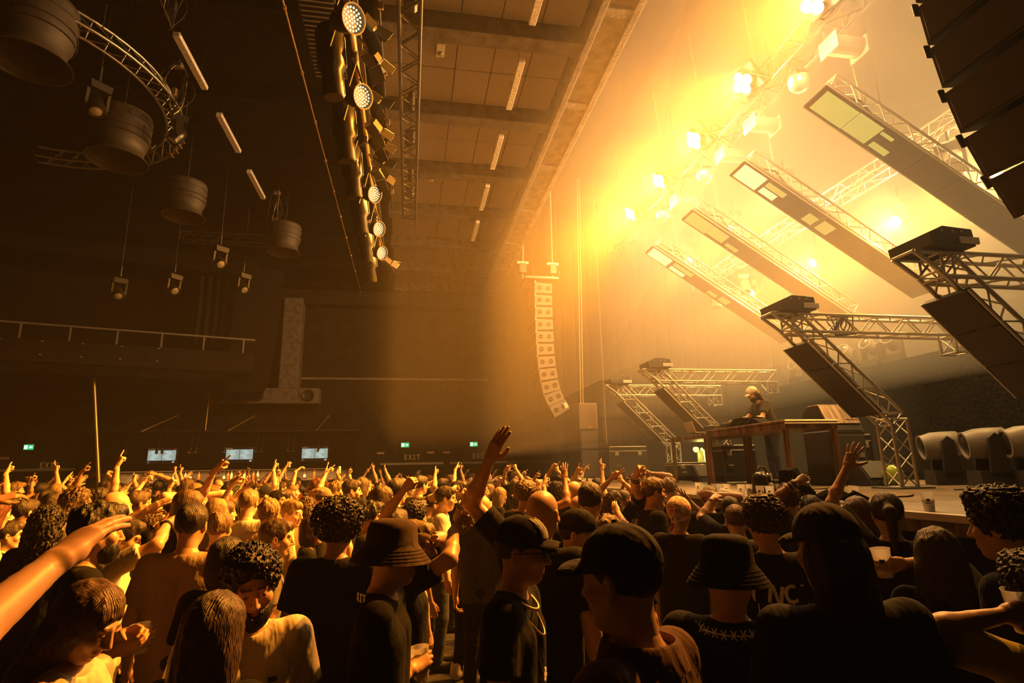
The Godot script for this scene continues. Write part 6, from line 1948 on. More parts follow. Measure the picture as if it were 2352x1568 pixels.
func person_extras(o: Node3D, e: Dictionary, hx: Transform3D, arms: Array, wrists: Array, s: float, up: Callable) -> void:
	if e.get("strap"):
		var p := PackedVector3Array()
		for i in 11:
			var t := i / 10.0
			var a := -1.5 + t * 3.0
			p.append(up.call(Vector3(lerpf(-0.13, 0.19, t), lerpf(1.47, 1.0, t) * s, -0.02)) + Vector3(0, 0, -0.125 * sin(PI * clampf(t * 1.1, 0, 1))))
		var b := MB.new()
		b.tube(p, 0.018, 6)
		part(o, "shoulder_strap", b.mesh(), cloth_m("black"))
	if e.get("bangle"):
		var a: Array = arms[0] if e.has("L") else arms[1]
		for k in 5:
			var c: Vector3 = a[2].lerp(a[1], 0.06 + k * 0.07)
			var dir: Vector3 = (a[1] - a[2]).normalized()
			var x := dir.cross(Vector3(0.3, 0.2, 1)).normalized()
			var b := MB.new()
			b.tube(arc_pts(Vector3.ZERO, 0.031 + k * 0.0016, 0, TAU, 18), 0.006, 6, -1.0, false)
			part(o, "bracelet", b.mesh(), [M.white_paint, M.black, M.rope, M.black, M.brass][k], Transform3D(Basis(x, dir, x.cross(dir)), c))
	elif e.get("wb"):
		var a: Array = arms[1]
		var dir: Vector3 = (a[1] - a[2]).normalized()
		var x := dir.cross(Vector3(0.3, 0.2, 1)).normalized()
		var b := MB.new()
		b.lathe(PackedVector2Array([Vector2(0.030, -0.012), Vector2(0.035, -0.010), Vector2(0.036, 0.010), Vector2(0.031, 0.012)]), 18)
		part(o, "wristband", b.mesh(), M.black, Transform3D(Basis(x, dir, x.cross(dir)), a[2].lerp(a[1], 0.12)))
	if e.get("band"):
		var b := MB.new()
		b.lathe(PackedVector2Array([Vector2(0.090, 0.040), Vector2(0.094, 0.045), Vector2(0.094, 0.072), Vector2(0.088, 0.080)]), 28, Transform3D(Basis().scaled(Vector3(0.96, 1, 1.14)), Vector3(0, 0, -0.015)))
		part(o, "headband", b.mesh(), cloth_m("khaki"), hx)
	if e.get("logo"):
		var z: Vector3 = up.call(Vector3(0.075, 1.28 * s, 0.108 * s))
		part(o, "chest_emblem", bx(Vector3(0.03, 0.016, 0.002), 0.0), M.print_black, Transform3D(Basis(), z + Vector3(0.004, 0.024, 0.006)))
	if e.get("collar", 0) == 1:
		var tm := text_mesh("ALIT", 0.028, 0.002)
		var k := 0
		for chs in ["A", "L", "I", "T"]:
			var an := -2.6 + k * 0.22 - 0.3
			var dirv := Vector3(sin(an), 0, cos(an))
			part(o, "collar_letter", text_mesh(chs, 0.030, 0.003), M.print_white, Transform3D(Basis(Vector3.UP, an), up.call(Vector3(0, 1.475 * s, -0.01)) + dirv * 0.098))
			k += 1
	if e.get("collar", 0) == 2:
		var b := MB.new()
		b.lathe(PackedVector2Array([Vector2(0.115, 0.0), Vector2(0.095, 0.055), Vector2(0.085, 0.060), Vector2(0.083, 0.05), Vector2(0.10, 0.0)]), 24)
		part(o, "jacket_collar", b.mesh(), cloth_m("brownj"), Transform3D(Basis(), up.call(Vector3(0, 1.445 * s, -0.015))))
	if e.get("cross"):
		for k in 3:
			part(o, "cross_patch", bx(Vector3(0.014, 0.052, 0.003), 0.001), M.print_white, Transform3D(Basis(Vector3(0, 0, 1), [0.25, 1.25, -0.8][k]), up.call(Vector3(0.03, 1.17 * s, 0.118 * s))))
		for w in 2:
			var p := PackedVector3Array()
			for i in 25:
				var a := PI * i / 24.0
				p.append(up.call(Vector3(cos(a) * 0.085, (1.475 - sin(a) * (0.055 if w == 0 else 0.15)) * s, 0.005 + sin(a) * (0.082 if w == 0 else 0.108))))
			for i in p.size():
				pass
			var b := MB.new()
			b.tube(p, 0.006 if w == 0 else 0.004, 6)
			part(o, "neck_chain", b.mesh(), M.brass)
	if e.get("scrawl"):
		var rng := RandomNumberGenerator.new()
		rng.seed = 3
		for k in 9:
			var x := -0.04 + k * 0.009
			var p := PackedVector3Array()
			for i in 5:
				var yy := 0.135 - i * 0.017 - rng.randf() * 0.006
				p.append(Vector3(x + rng.randf_range(-0.006, 0.006), yy, -0.012 + 0.112 * sqrt(maxf(0.0, 1.0 - pow((yy - 0.046) / 0.100, 2.0) - pow(x / 0.095, 2.0)))))
			var b := MB.new()
			b.tube(p, 0.0024, 5)
			part(o, "cap_scrawl", b.mesh(), M.print_white, hx * Transform3D(Basis(Vector3.RIGHT, 0.08), Vector3(0, 0.007, 0.001)))
	if e.get("script"):
		for k in 3:
			var p := PackedVector3Array()
			for i in 14:
				var a := i * 0.62 + k
				var xx := -0.05 + i * 0.0075
				var yy := 0.095 - k * 0.018 + sin(a * 1.7) * 0.009
				p.append(Vector3(xx, yy, -0.012 - 0.113 * sqrt(maxf(0.0, 1.0 - pow((yy - 0.046) / 0.100, 2.0) - pow(xx / 0.095, 2.0)))))
			var b := MB.new()
			b.tube(p, 0.0022, 5)
			part(o, "cap_script", b.mesh(), M.print_white, hx * Transform3D(Basis(), Vector3(0, 0.006, 0)))
	if e.get("stripe"):
		var b := MB.new()
		b.tube(PackedVector3Array([up.call(Vector3(-0.10, 1.38 * s, 0.105)), up.call(Vector3(0.0, 1.28 * s, 0.118)), up.call(Vector3(0.13, 1.14 * s, 0.112))]), 0.012, 6)
		part(o, "chest_stripe", b.mesh(), cloth_m("tan"))
	if e.get("back", "") == "ONCL":
		var k := 0
		for chs in ["O", "N", "C", "L"]:
			var xx := 0.115 - k * 0.073
			part(o, "back_letter", text_mesh(chs, 0.085, 0.004), M.print_white, Transform3D(Basis(Vector3.UP, PI - xx * 1.2) * Basis(Vector3(0, 0, 1), [0.1, -0.2, 0.15, -0.1][k]), up.call(Vector3(xx, 1.295 * s, -0.122 * s + absf(xx) * 0.12))))
			for d in 2:
				rod(o, "paint_drip", up.call(Vector3(xx - 0.01 + d * 0.022, 1.255 * s, -0.124 * s + absf(xx) * 0.12)), up.call(Vector3(xx - 0.01 + d * 0.022, (1.225 - d * 0.012) * s, -0.124 * s + absf(xx) * 0.12)), 0.003, M.print_white)
			k += 1
	if e.get("back", "") == "gothic":
		var pm := mat("purple_print", lin(0.10, 0.06, 0.22), 0.7)
		var k := 0
		for chs in ["T", "H", "E", "V", "U", "T"]:
			var xx := 0.155 - k * 0.058 - (0.02 if k > 1 else 0.0)
			part(o, "back_letter", text_mesh(chs, 0.085, 0.003, "Droid Serif"), pm, Transform3D(Basis(Vector3.UP, PI - xx * 1.3), up.call(Vector3(xx, 1.215 * s, -0.124 * s + absf(xx) * 0.13))))
			k += 1
		for i in 9:
			var an := PI - 1.15 + i * 0.29
			var c: Vector3 = up.call(Vector3(sin(an) * 0.105, 1.452 * s - absf(i - 4) * -0.002, -0.02 + cos(an) * 0.088))
			rod(o, "barbed_wire_print", c, up.call(Vector3(sin(an + 0.29) * 0.105, 1.452 * s, -0.02 + cos(an + 0.29) * 0.088)), 0.0025, M.print_white)
			rod(o, "barbed_wire_print", c + Vector3(0.008, 0.014, 0), c - Vector3(0.008, 0.014, 0), 0.0022, M.print_white)
			rod(o, "barbed_wire_print", c + Vector3(-0.008, 0.014, 0), c - Vector3(-0.008, 0.014, 0), 0.0022, M.print_white)
	if e.has("hold"):
		var wx: Transform3D = wrists[0] if e.has("L") and not e.has("R") else wrists[1]
		var c := o.transform * (wx * Vector3(0, 0.085, 0.042))
		if e.hold == "cup":
			cup(c - Vector3(0, 0.06, 0), 2, "beer cup in the hand of the " + str(o.get_meta("label")).left(46).rsplit(" ", true, 1)[0], Basis(Vector3(0, 0, 1), 0.1), "cups held in the crowd")
		elif e.hold == "phone":
			var ph := thing("phone", c, "phone held by the " + str(o.get_meta("label")).left(46).rsplit(" ", true, 1)[0], "phone", "phones held in the crowd", o.rotation.y + 0.5)
			part(ph, "case", bx(Vector3(0.072, 0.148, 0.009), 0.003), M.black)
			part(ph, "glass_back", bx(Vector3(0.066, 0.142, 0.002), 0.0), M.black_gloss, Transform3D(Basis(), Vector3(0, 0, 0.005)))
		else:
			var cn2 := thing("drink_can", c - Vector3(0, 0.06, 0), "pale drink can lifted in the far crowd", "can", "cans held in the crowd")
			var b := MB.new()
			b.lathe(PackedVector2Array([Vector2(0, 0), Vector2(0.026, 0), Vector2(0.033, 0.008), Vector2(0.033, 0.150), Vector2(0.027, 0.162), Vector2(0.026, 0.158), Vector2(0, 0.158)]), 16)
			part(cn2, "can_body", b.mesh(), M.white_paint)
			part(cn2, "pull_tab", bx(Vector3(0.018, 0.002, 0.01), 0.0), M.silver, Transform3D(Basis(), Vector3(0, 0.161, 0)))

# the people one can tell apart: place, height, turn, looks, and where the raised wrists are
const CROWD := [
	["person at the lower left whose blurred bare arm reaches across the picture", {"x":-1.0,"z":-0.82,"h":1.76,"y":161,"R":[-0.62,1.76,-1.33,"flat"],"sk":1,"hair":"short","hc":"brown","sh":"black","sl":"none","c":0}],
	["woman with long brown hair looking down at the lower left, tank top straps", {"x":-1.07,"z":-2.25,"h":1.52,"y":80,"g":1,"sk":1,"hair":"long","hc":"lbrown","sh":"cream","sl":"none","hpch":0.5,"c":0}],
	["man in a cream T-shirt with bent arm and black wristband", {"x":-1.77,"z":-4.05,"h":1.62,"y":104,"R":[-1.51,1.59,-4.14,"loose"],"sk":1,"hair":"short","hc":"dbrown","beard":1,"sh":"cream","c":0,"hpch":0.3,"wb":1}],
	["dark-haired bearded man in a black T-shirt behind the blurred arm", {"x":-1.55,"z":-3.25,"h":1.73,"y":120,"L":[-1.23,1.15,-3.04,"grip"],"R":[-1.28,1.12,-3.06,"grip"],"sk":1,"hair":"messy","hc":"black","beard":1,"sh":"black","c":0,"hold":"cup"}],
	["man seen from behind with short brown hair and tan T-shirt", {"x":-1.24,"z":-3.71,"h":1.71,"y":-180,"sk":1,"hair":"short","hc":"dbrown","sh":"tan","c":0}],
	["smiling bearded man facing the camera in a cream T-shirt", {"x":-0.57,"z":-2.4,"h":1.59,"y":21,"sk":1,"hair":"curly","hc":"black","beard":1,"sh":"cream","c":0,"hpch":0.25,"hrol":0.12,"logo":1}],
	["woman with long brown hair and dark jacket hugging the smiling bearded man", {"x":-0.59,"z":-2.02,"h":1.5,"y":166,"g":1,"sk":1,"hair":"long","hc":"brown","sh":"black","sl":"long","c":0}],
	["person with black bob hair behind the hugging couple", {"x":-0.91,"z":-3.26,"h":1.55,"y":171,"g":1,"sk":1,"hair":"bob","hc":"black","sh":"black","c":0}],
	["man with brown hair in profile wearing a grey T-shirt, holding a phone", {"x":-0.89,"z":-4.15,"h":1.57,"y":100,"R":[-0.73,1.21,-4.07,"grip"],"sk":1,"hair":"short","hc":"brown","sh":"grey","c":0,"hold":"phone"}],
	["man with reddish blond hair looking back towards the camera", {"x":-1.11,"z":-5.87,"h":1.62,"y":66,"sk":0,"hair":"short","hc":"blond","sh":"olive","c":1}],
	["man in a pale two-tone jacket with a shoulder strap", {"x":-1.22,"z":-5.54,"h":1.64,"y":174,"sk":0,"hair":"messy","hc":"blond","sh":"beige","sl":"long","c":1,"strap":1}],
	["woman with purple hair singing in profile", {"x":-0.84,"z":-5.35,"h":1.5,"y":97,"g":1,"sk":0,"hair":"bob","hc":"purple","sh":"black","c":1}],
	["man with glasses and ginger beard behind the purple-haired woman", {"x":-0.86,"z":-6.05,"h":1.5,"y":103,"sk":1,"hair":"short","hc":"dbrown","beard":2,"glasses":1,"sh":"black","c":1}],
	["person with a big black afro seen from behind", {"x":-0.38,"z":-3.36,"h":1.69,"y":171,"sk":2,"hair":"afro","hc":"black","sh":"black","c":0}],
	["man with black quiff and glasses above the brown bucket hat", {"x":-0.37,"z":-5.39,"h":1.6,"y":88,"sk":1,"hair":"messy","hc":"black","glasses":1,"sh":"black","c":1}],
	["man in a brown bucket hat and black T-shirt with white lettering on the collar", {"x":-0.1,"z":-2.49,"h":1.67,"y":84,"R":[0.01,1.07,-2.63,"grip"],"sk":1,"hair":"buzz","hc":"dbrown","hat":"bucket","hatc":"brownhat","sh":"black","c":0,"hold":"cup","collar":1}],
	["person with a striped headband raising a pointing hand in a black sleeve", {"x":-0.01,"z":-3.08,"h":1.62,"y":82,"L":[0.11,1.54,-3.15,"point"],"R":[0.23,1.59,-3.02,"point"],"sk":1,"hair":"short","hc":"blond","sh":"black","c":0,"band":1}],
	["man in a black cap with white scrawl and sunglasses, gold chain and white cross patch", {"x":0.41,"z":-2.39,"h":1.67,"y":66,"sk":1,"hair":"short","hc":"black","hat":"cap","hatc":"black","glasses":2,"sh":"black","c":0,"cross":1,"scrawl":1}],
	["bald bearded man raising a flat open hand high", {"x":0.65,"z":-2.93,"h":1.77,"y":142,"L":[0.4,1.92,-2.96,"flat"],"sk":1,"hair":null,"beard":1,"hc":"black","sh":"black","c":0}],
	["young man in a backward black cap with a shiny clip", {"x":0.86,"z":-3.15,"h":1.64,"y":67,"sk":1,"hair":"short","hc":"dbrown","hat":"capback","hatc":"black","sh":"black","c":0}],
	["person in a small brown cap between the bald man and the backward cap", {"x":1.73,"z":-5.59,"h":1.5,"y":143,"sk":1,"hair":"short","hc":"dbrown","hat":"cap","hatc":"brownhat","sh":"black","c":1}],
	["person with sandy blond hair in front of the raised braceleted arm", {"x":1.21,"z":-3.52,"h":1.56,"y":151,"sk":0,"hair":"messy","hc":"sandy","sh":"black","c":1}],
	["large silhouette of a man in a dark cap facing left, brown jacket collar", {"x":0.57,"z":-1.45,"h":1.71,"y":-139,"sk":1,"hair":"short","hc":"black","hat":"cap","hatc":"darkhat","sh":"brownj","sl":"long","c":0,"collar":2}],
	["man in a black bucket hat, back print in purple outline lettering and barbed wire", {"x":1.07,"z":-1.92,"h":1.62,"y":136,"sk":1,"hair":"buzz","hc":"black","hat":"bucket","hatc":"black","sh":"black","c":0,"back":"gothic"}],
	["big long-haired man in a black cap seen from behind at the right", {"x":1.29,"z":-1.64,"h":1.73,"y":177,"sk":1,"hair":"long","hc":"black","hat":"cap","hatc":"darkhat","sh":"black","c":0,"bw":1.12}],
	["curly-haired man with glasses, rough white letters on his black T-shirt back", {"x":1.85,"z":-2.84,"h":1.69,"y":169,"sk":1,"hair":"curly","hc":"dbrown","glasses":1,"sh":"black","c":0,"back":"ONCL"}],
	["woman with long straight dark hair beside the stage front", {"x":2.31,"z":-2.3,"h":1.57,"y":140,"R":[2.25,1.43,-2.42,"grip"],"g":1,"sk":1,"hair":"long","hc":"dbrown","sh":"black","c":0,"hold":"cup"}],
	["woman with dark tied hair raising a spread hand towards the stage", {"x":2.72,"z":-3.0,"h":1.7,"y":143,"L":[2.74,1.85,-3.3,"open"],"g":1,"sk":1,"hair":"pony","hc":"dbrown","sh":"black","c":0}],
	["woman with light brown hair left of the tied dark hair", {"x":2.97,"z":-3.53,"h":1.64,"y":140,"g":1,"sk":0,"hair":"long","hc":"lbrown","sh":"black","c":1}],
	["curly dark-haired man at the right edge facing left", {"x":2.25,"z":-1.88,"h":1.75,"y":-160,"sk":1,"hair":"curly","hc":"black","sh":"black","c":0}],
	["person cut by the right edge in a yellow patterned shirt holding a beer cup", {"x":1.95,"z":-1.56,"h":1.56,"y":169,"L":[1.77,1.42,-1.59,"grip"],"sk":2,"hair":"curly","hc":"black","sh":"yellow","c":0,"hold":"cup"}],
	["person in a red and white headscarf seen from behind", {"x":1.97,"z":-4.14,"h":1.64,"y":137,"g":1,"sk":1,"hair":"scarf","hc":"scarf","sh":"black","c":0}],
	["fair-haired man at the stage edge with a raised open palm", {"x":3.12,"z":-6.79,"h":1.72,"y":115,"R":[3.14,1.5,-6.29,"open"],"sk":0,"hair":"messy","hc":"blond","sh":"black","c":1}],
	["blond person at the stage edge holding their head with one hand", {"x":3.12,"z":-5.8,"h":1.65,"y":132,"R":[3.13,1.59,-5.68,"flat"],"sk":0,"hair":"short","hc":"blond","sh":"black","c":1}],
	["girl with long straight fair hair beside the headscarf", {"x":2.71,"z":-6.3,"h":1.59,"y":97,"g":1,"sk":0,"hair":"long","hc":"sandy","sh":"black","c":1}],
	["man with bracelets up his raised pointing arm in a black sleeve", {"x":2.15,"z":-5.07,"h":1.77,"y":87,"L":[1.85,1.93,-4.69,"point"],"sk":1,"hair":"short","hc":"lbrown","sh":"black","c":0,"bangle":1}],
	["man with short hair and fade seen from behind in a black T-shirt", {"x":1.25,"z":-4.01,"h":1.77,"y":148,"sk":1,"hair":"short","hc":"dbrown","sh":"black","c":1}],
	["man with cropped hair singing near the row of cups", {"x":2.56,"z":-8.89,"h":1.78,"y":64,"sk":1,"hair":"buzz","hc":"dbrown","sh":"black","c":1}],
	["woman with wavy brown hair and both wrists crossed overhead", {"x":2.09,"z":-5.92,"h":1.61,"y":131,"L":[2.08,1.77,-5.85,"peace"],"R":[2.21,1.74,-5.89,"point"],"g":1,"sk":1,"hair":"wavy","hc":"brown","sh":"black","c":1}],
	["bald man seen from behind with a necklace and grey T-shirt", {"x":0.64,"z":-5.2,"h":1.65,"y":161,"sk":1,"hair":null,"hc":"black","sh":"dgrey","c":1}],
	["man in a backward olive cap and white T-shirt with a bent arm", {"x":0.25,"z":-7.33,"h":1.58,"y":118,"L":[0.34,1.62,-7.12,"loose"],"sk":1,"hair":"short","hc":"dbrown","hat":"capback","hatc":"olive","sh":"white","c":1}],
	["young man in profile wearing a white T-shirt with a diagonal stripe", {"x":0.34,"z":-6.21,"h":1.71,"y":85,"sk":0,"hair":"short","hc":"dbrown","sh":"white","c":1,"stripe":1}],
	["tall man with short hair in a black T-shirt, arm raised pointing", {"x":0.59,"z":-7.56,"h":1.74,"y":76,"R":[0.55,1.66,-7.41,"point"],"sk":1,"hair":"short","hc":"dbrown","sh":"black","c":1}],
	["dark-haired man with glasses behind the bald man", {"x":0.98,"z":-8.72,"h":1.65,"y":89,"sk":1,"hair":"short","hc":"black","glasses":1,"sh":"dgrey","c":1}],
	["dark-haired woman half hidden behind the bald man", {"x":0.76,"z":-7.09,"h":1.56,"y":64,"g":1,"sk":2,"hair":"bob","hc":"black","sh":"black","c":1}],
	["woman with brown hair and a raised dark hand full of bracelets", {"x":0.57,"z":-5.78,"h":1.53,"y":134,"L":[0.5,1.61,-5.49,"open"],"g":1,"sk":2,"hair":"wavy","hc":"brown","sh":"black","c":1,"bangle":1}],
	["man with black curls, patterned bandana and glasses", {"x":0.03,"z":-5.49,"h":1.58,"y":118,"sk":1,"hair":"curly","hc":"black","glasses":1,"sh":"black","c":1,"band":1}],
	["bald man with his head behind a raised fist", {"x":-0.19,"z":-8.08,"h":1.7,"y":171,"sk":1,"hair":null,"hc":"black","sh":"dgrey","c":1}],
	["person hidden behind the bucket hat raising a fist with thumb out", {"x":-0.1,"z":-4.4,"h":1.6,"y":151,"L":[-0.01,1.8,-4.21,"fist"],"sk":1,"hair":"short","hc":"dbrown","sh":"black","c":1}],
	["woman with long straight brown hair and glasses in profile", {"x":-0.28,"z":-5.69,"h":1.74,"y":108,"g":1,"sk":0,"hair":"long","hc":"brown","glasses":1,"sh":"black","c":1}],
	["man with a full dark beard and swept-back hair in profile", {"x":-0.7,"z":-7.15,"h":1.79,"y":98,"sk":0,"hair":"short","hc":"dbrown","beard":1,"sh":"black","c":1}],
	["man in a grey-brown cap and glasses in profile", {"x":-1.14,"z":-8.07,"h":1.67,"y":100,"sk":1,"hair":"short","hc":"dbrown","hat":"cap","hatc":"khaki","glasses":1,"beard":2,"sh":"black","c":1}],
	["man with tousled fair hair behind the grey-brown cap", {"x":-1.15,"z":-9.57,"h":1.73,"y":95,"sk":0,"hair":"messy","hc":"sandy","sh":"mustard","c":1}],
	["man cheering with an open palm held out beside his face", {"x":-1.15,"z":-10.12,"h":1.74,"y":36,"R":[-1.11,1.51,-9.93,"open"],"sk":0,"hair":"short","hc":"dbrown","sh":"mustard","c":1}],
	["person with wavy shoulder-length brown hair from behind", {"x":-1.12,"z":-6.86,"h":1.61,"y":164,"g":1,"sk":1,"hair":"wavy","hc":"brown","sh":"black","c":1}],
	["person with straight brown hair in front of a nearly bald man", {"x":-2.0,"z":-10.3,"h":1.62,"y":161,"sk":1,"hair":"short","hc":"brown","sh":"olive","c":1}],
	["nearly bald fair man in profile", {"x":-2.04,"z":-10.91,"h":1.68,"y":101,"sk":0,"hair":"buzz","hc":"sandy","sh":"black","c":1}],
	["man with sunglasses under a raised cup", {"x":-2.76,"z":-13.95,"h":1.75,"y":41,"R":[-2.74,2.01,-13.87,"grip"],"sk":0,"hair":"short","hc":"dbrown","glasses":2,"sh":"black","hold":"cup","c":2}],
	["dark-haired bearded man with both hands on his head", {"x":-2.34,"z":-7.18,"h":1.73,"y":48,"L":[-2.26,1.67,-7.15,"flat"],"R":[-2.42,1.65,-7.14,"flat"],"sk":0,"hair":"short","hc":"dbrown","beard":2,"sh":"black","c":1}],
	["woman with long brown hair and closed eyes singing in profile", {"x":-1.99,"z":-6.89,"h":1.59,"y":108,"g":1,"sk":1,"hair":"long","hc":"brown","sh":"white","c":1}],
	["person with fair straight hair and a long neck in a white T-shirt", {"x":-1.49,"z":-5.91,"h":1.73,"y":169,"sk":0,"hair":"short","hc":"blond","sh":"white","c":1}],
	["person in a backward black cap with curly white script, hands behind head", {"x":-1.96,"z":-8.4,"h":1.71,"y":133,"L":[-2.14,1.71,-8.4,"flat"],"sk":1,"hair":"short","hc":"dbrown","hat":"capback","hatc":"black","sh":"white","c":1,"script":1}],
	["dark-curled man in profile wearing a white T-shirt", {"x":-2.51,"z":-8.89,"h":1.74,"y":101,"sk":2,"hair":"curly","hc":"black","sh":"white","c":1}],
	["woman with a messy blond half bun seen from behind", {"x":-1.32,"z":-4.51,"h":1.62,"y":174,"g":1,"sk":1,"hair":"bun","hc":"sandy","sh":"maroon","c":1}],
	["long-haired man looking down in the middle of the crowd", {"x":-3.64,"z":-10.55,"h":1.83,"y":139,"sk":0,"hair":"long","hc":"brown","sh":"black","c":1}],
	["woman with brown hair in profile near the blurred hand", {"x":-4.14,"z":-11.3,"h":1.63,"y":140,"g":1,"sk":0,"hair":"pony","hc":"brown","sh":"black","c":1}],
	["dark curly-haired person holding up a phone with both hands", {"x":-4.62,"z":-12.05,"h":1.79,"y":-179,"L":[-4.72,1.87,-12.02,"grip"],"R":[-4.65,1.91,-12.0,"grip"],"sk":1,"hair":"curly","hc":"black","sh":"black","hold":"phone","c":2}],
	["person with a pleated cream collar pointing to the right", {"x":-3.25,"z":-7.94,"h":1.7,"y":147,"R":[-2.84,1.73,-7.72,"point"],"sk":1,"hair":"short","hc":"black","sh":"cream","c":1}],
	["dark-haired person in a yellow collar raising two long fingers on a big hand", {"x":-4.19,"z":-7.79,"h":1.74,"y":178,"R":[-3.6,1.79,-7.08,"peace"],"sk":1,"hair":"short","hc":"black","sh":"mustard","c":1}],
	["man with dark undercut hair looking to the right at the left edge", {"x":-3.58,"z":-6.3,"h":1.68,"y":148,"sk":1,"hair":"short","hc":"dbrown","sh":"black","c":1}],
	["person with long dark curls catching the light at the left edge", {"x":-2.41,"z":-4.5,"h":1.68,"y":173,"g":1,"sk":1,"hair":"wavy","hc":"black","sh":"black","c":0}],
	["person with glasses cut by the left edge", {"x":-3.4,"z":-5.8,"h":1.51,"y":115,"sk":0,"hair":"short","hc":"dbrown","glasses":1,"sh":"black","c":1}],
	["person with a hand before their face near the left edge", {"x":-5.74,"z":-9.92,"h":1.67,"y":60,"R":[-5.7,1.54,-9.71,"open"],"sk":0,"hair":"short","hc":"brown","sh":"black","c":1}],
	["fair-haired person looking down at the far left", {"x":-6.85,"z":-11.75,"h":1.81,"y":110,"sk":0,"hair":"messy","hc":"sandy","sh":"black","c":2}],
	["dark-haired person with a pinching hand by the face", {"x":-7.09,"z":-12.46,"h":1.92,"y":118,"R":[-7.02,1.88,-12.43,"loose"],"sk":1,"hair":"short","hc":"black","sh":"black","c":2}],
	["person beyond the left edge with a pointing hand raised", {"x":-5.21,"z":-8.61,"h":1.73,"y":131,"R":[-5.07,1.95,-8.51,"point"],"sk":1,"hair":"short","hc":"black","sh":"black","c":1}],
	["person raising a hand with two fingers under the painted EXIT word", {"x":-6.03,"z":-10.99,"h":1.8,"y":149,"R":[-5.74,1.97,-10.87,"peace"],"sk":1,"hair":"short","hc":"black","sh":"black","c":2}],
	["person with dark hair raising a long arm pointing straight up", {"x":-3.6,"z":-7.69,"h":1.73,"y":145,"R":[-3.36,2.03,-7.55,"point"],"sk":1,"hair":"messy","hc":"black","sh":"black","c":1}],
	["person lifting a curled hand beside the long pointing arm", {"x":-5.47,"z":-11.83,"h":1.82,"y":145,"R":[-5.38,1.94,-11.76,"loose"],"sk":1,"hair":"short","hc":"black","sh":"black","c":2}],
	["person stretching a pointing arm level to the right", {"x":-4.74,"z":-10.76,"h":1.77,"y":144,"R":[-4.47,1.82,-10.67,"point"],"sk":1,"hair":"short","hc":"dbrown","sh":"black","c":2}],
	["person raising a clenched fist under the leftmost menu screen", {"x":-4.83,"z":-13.35,"h":1.69,"y":140,"R":[-4.8,2.0,-13.25,"fist"],"sk":1,"hair":"short","hc":"brown","sh":"black","c":2}],
	["person pointing a finger up beside the clenched fist", {"x":-4.53,"z":-12.85,"h":1.68,"y":139,"R":[-4.52,1.96,-12.76,"point"],"sk":1,"hair":"messy","hc":"black","sh":"black","c":2}],
	["bare-armed person pointing up with a bent right arm under the middle screen", {"x":-2.23,"z":-9.77,"h":1.71,"y":123,"R":[-2.08,1.95,-9.66,"point"],"sk":1,"hair":"short","hc":"black","sh":"black","c":1}],
	["person with a white sleeveless top and arm bent overhead", {"x":-2.4,"z":-11.66,"h":1.73,"y":122,"R":[-2.08,1.93,-11.53,"loose"],"sk":1,"hair":"short","hc":"brown","sh":"white","sl":"none","c":2}],
	["person in a cap raising a loose open hand under the right screen", {"x":-1.79,"z":-11.56,"h":1.69,"y":109,"R":[-1.54,1.9,-11.44,"open"],"sk":0,"hair":"short","hc":"dbrown","hat":"cap","hatc":"khaki","sh":"black","c":2}],
	["person lifting a can and pointing beyond the bearded man", {"x":-1.58,"z":-13.22,"h":1.76,"y":107,"R":[-1.53,1.88,-13.16,"point"],"sk":1,"hair":"short","hc":"dbrown","sh":"black","hold":"can","c":2}],
	["person in a pale long sleeve pointing up to the left", {"x":-1.02,"z":-12.22,"h":1.68,"y":105,"L":[-1.19,1.86,-12.18,"point"],"sk":0,"hair":"short","hc":"black","sh":"beige","sl":"long","c":2}],
	["person raising three straight fingers with a bracelet", {"x":-0.71,"z":-10.05,"h":1.69,"y":104,"R":[-0.72,1.74,-10.01,"peace"],"sk":0,"hair":"short","hc":"brown","sh":"black","c":1,"bangle":1}],
	["person with tattooed thin arm raised in horns", {"x":-0.77,"z":-14.16,"h":1.72,"y":103,"R":[-0.82,1.94,-14.09,"horns"],"sk":1,"hair":"short","hc":"dbrown","sh":"black","c":2}],
	["person with wristband raising a flat hand by the far wall", {"x":-0.42,"z":-13.02,"h":1.72,"y":102,"R":[-0.49,1.9,-12.97,"flat"],"sk":1,"hair":"short","hc":"black","sh":"black","c":2}],
	["man raising two fingers with a bracelet behind the olive cap", {"x":0.2,"z":-9.88,"h":1.7,"y":99,"R":[0.43,1.82,-9.79,"peace"],"sk":1,"hair":"short","hc":"brown","sh":"black","c":1}],
	["man raising one straight finger high before the far doors", {"x":0.59,"z":-11.13,"h":1.71,"y":107,"R":[0.86,1.9,-11.01,"point"],"sk":0,"hair":"curly","hc":"black","sh":"black","c":2}],
	["thin person stretching an arm straight up before the far doors", {"x":1.23,"z":-13.26,"h":1.64,"y":95,"R":[1.15,1.9,-13.19,"point"],"sk":2,"hair":"bob","hc":"black","sh":"black","c":2}],
	["woman raising two knotted hands behind the big raised hand", {"x":1.82,"z":-10.21,"h":1.7,"y":110,"L":[1.67,1.87,-10.17,"point"],"R":[1.86,1.88,-10.13,"fist"],"g":1,"sk":1,"hair":"long","hc":"brown","sh":"black","c":2}],
	["person holding a phone up in the middle rows", {"x":1.99,"z":-9.57,"h":1.69,"y":108,"R":[1.97,1.72,-9.53,"grip"],"sk":0,"hair":"short","hc":"sandy","sh":"black","hold":"phone","c":2}],
	["bald man with glasses near the stage", {"x":2.41,"z":-10.8,"h":1.69,"y":77,"sk":0,"hair":null,"hc":"sandy","glasses":1,"beard":2,"sh":"black","c":2}],
	["person raising both pointing hands close together", {"x":2.25,"z":-8.97,"h":1.67,"y":126,"L":[2.19,1.87,-8.91,"point"],"R":[2.3,1.84,-8.9,"point"],"sk":1,"hair":"wavy","hc":"dbrown","sh":"black","c":1}],
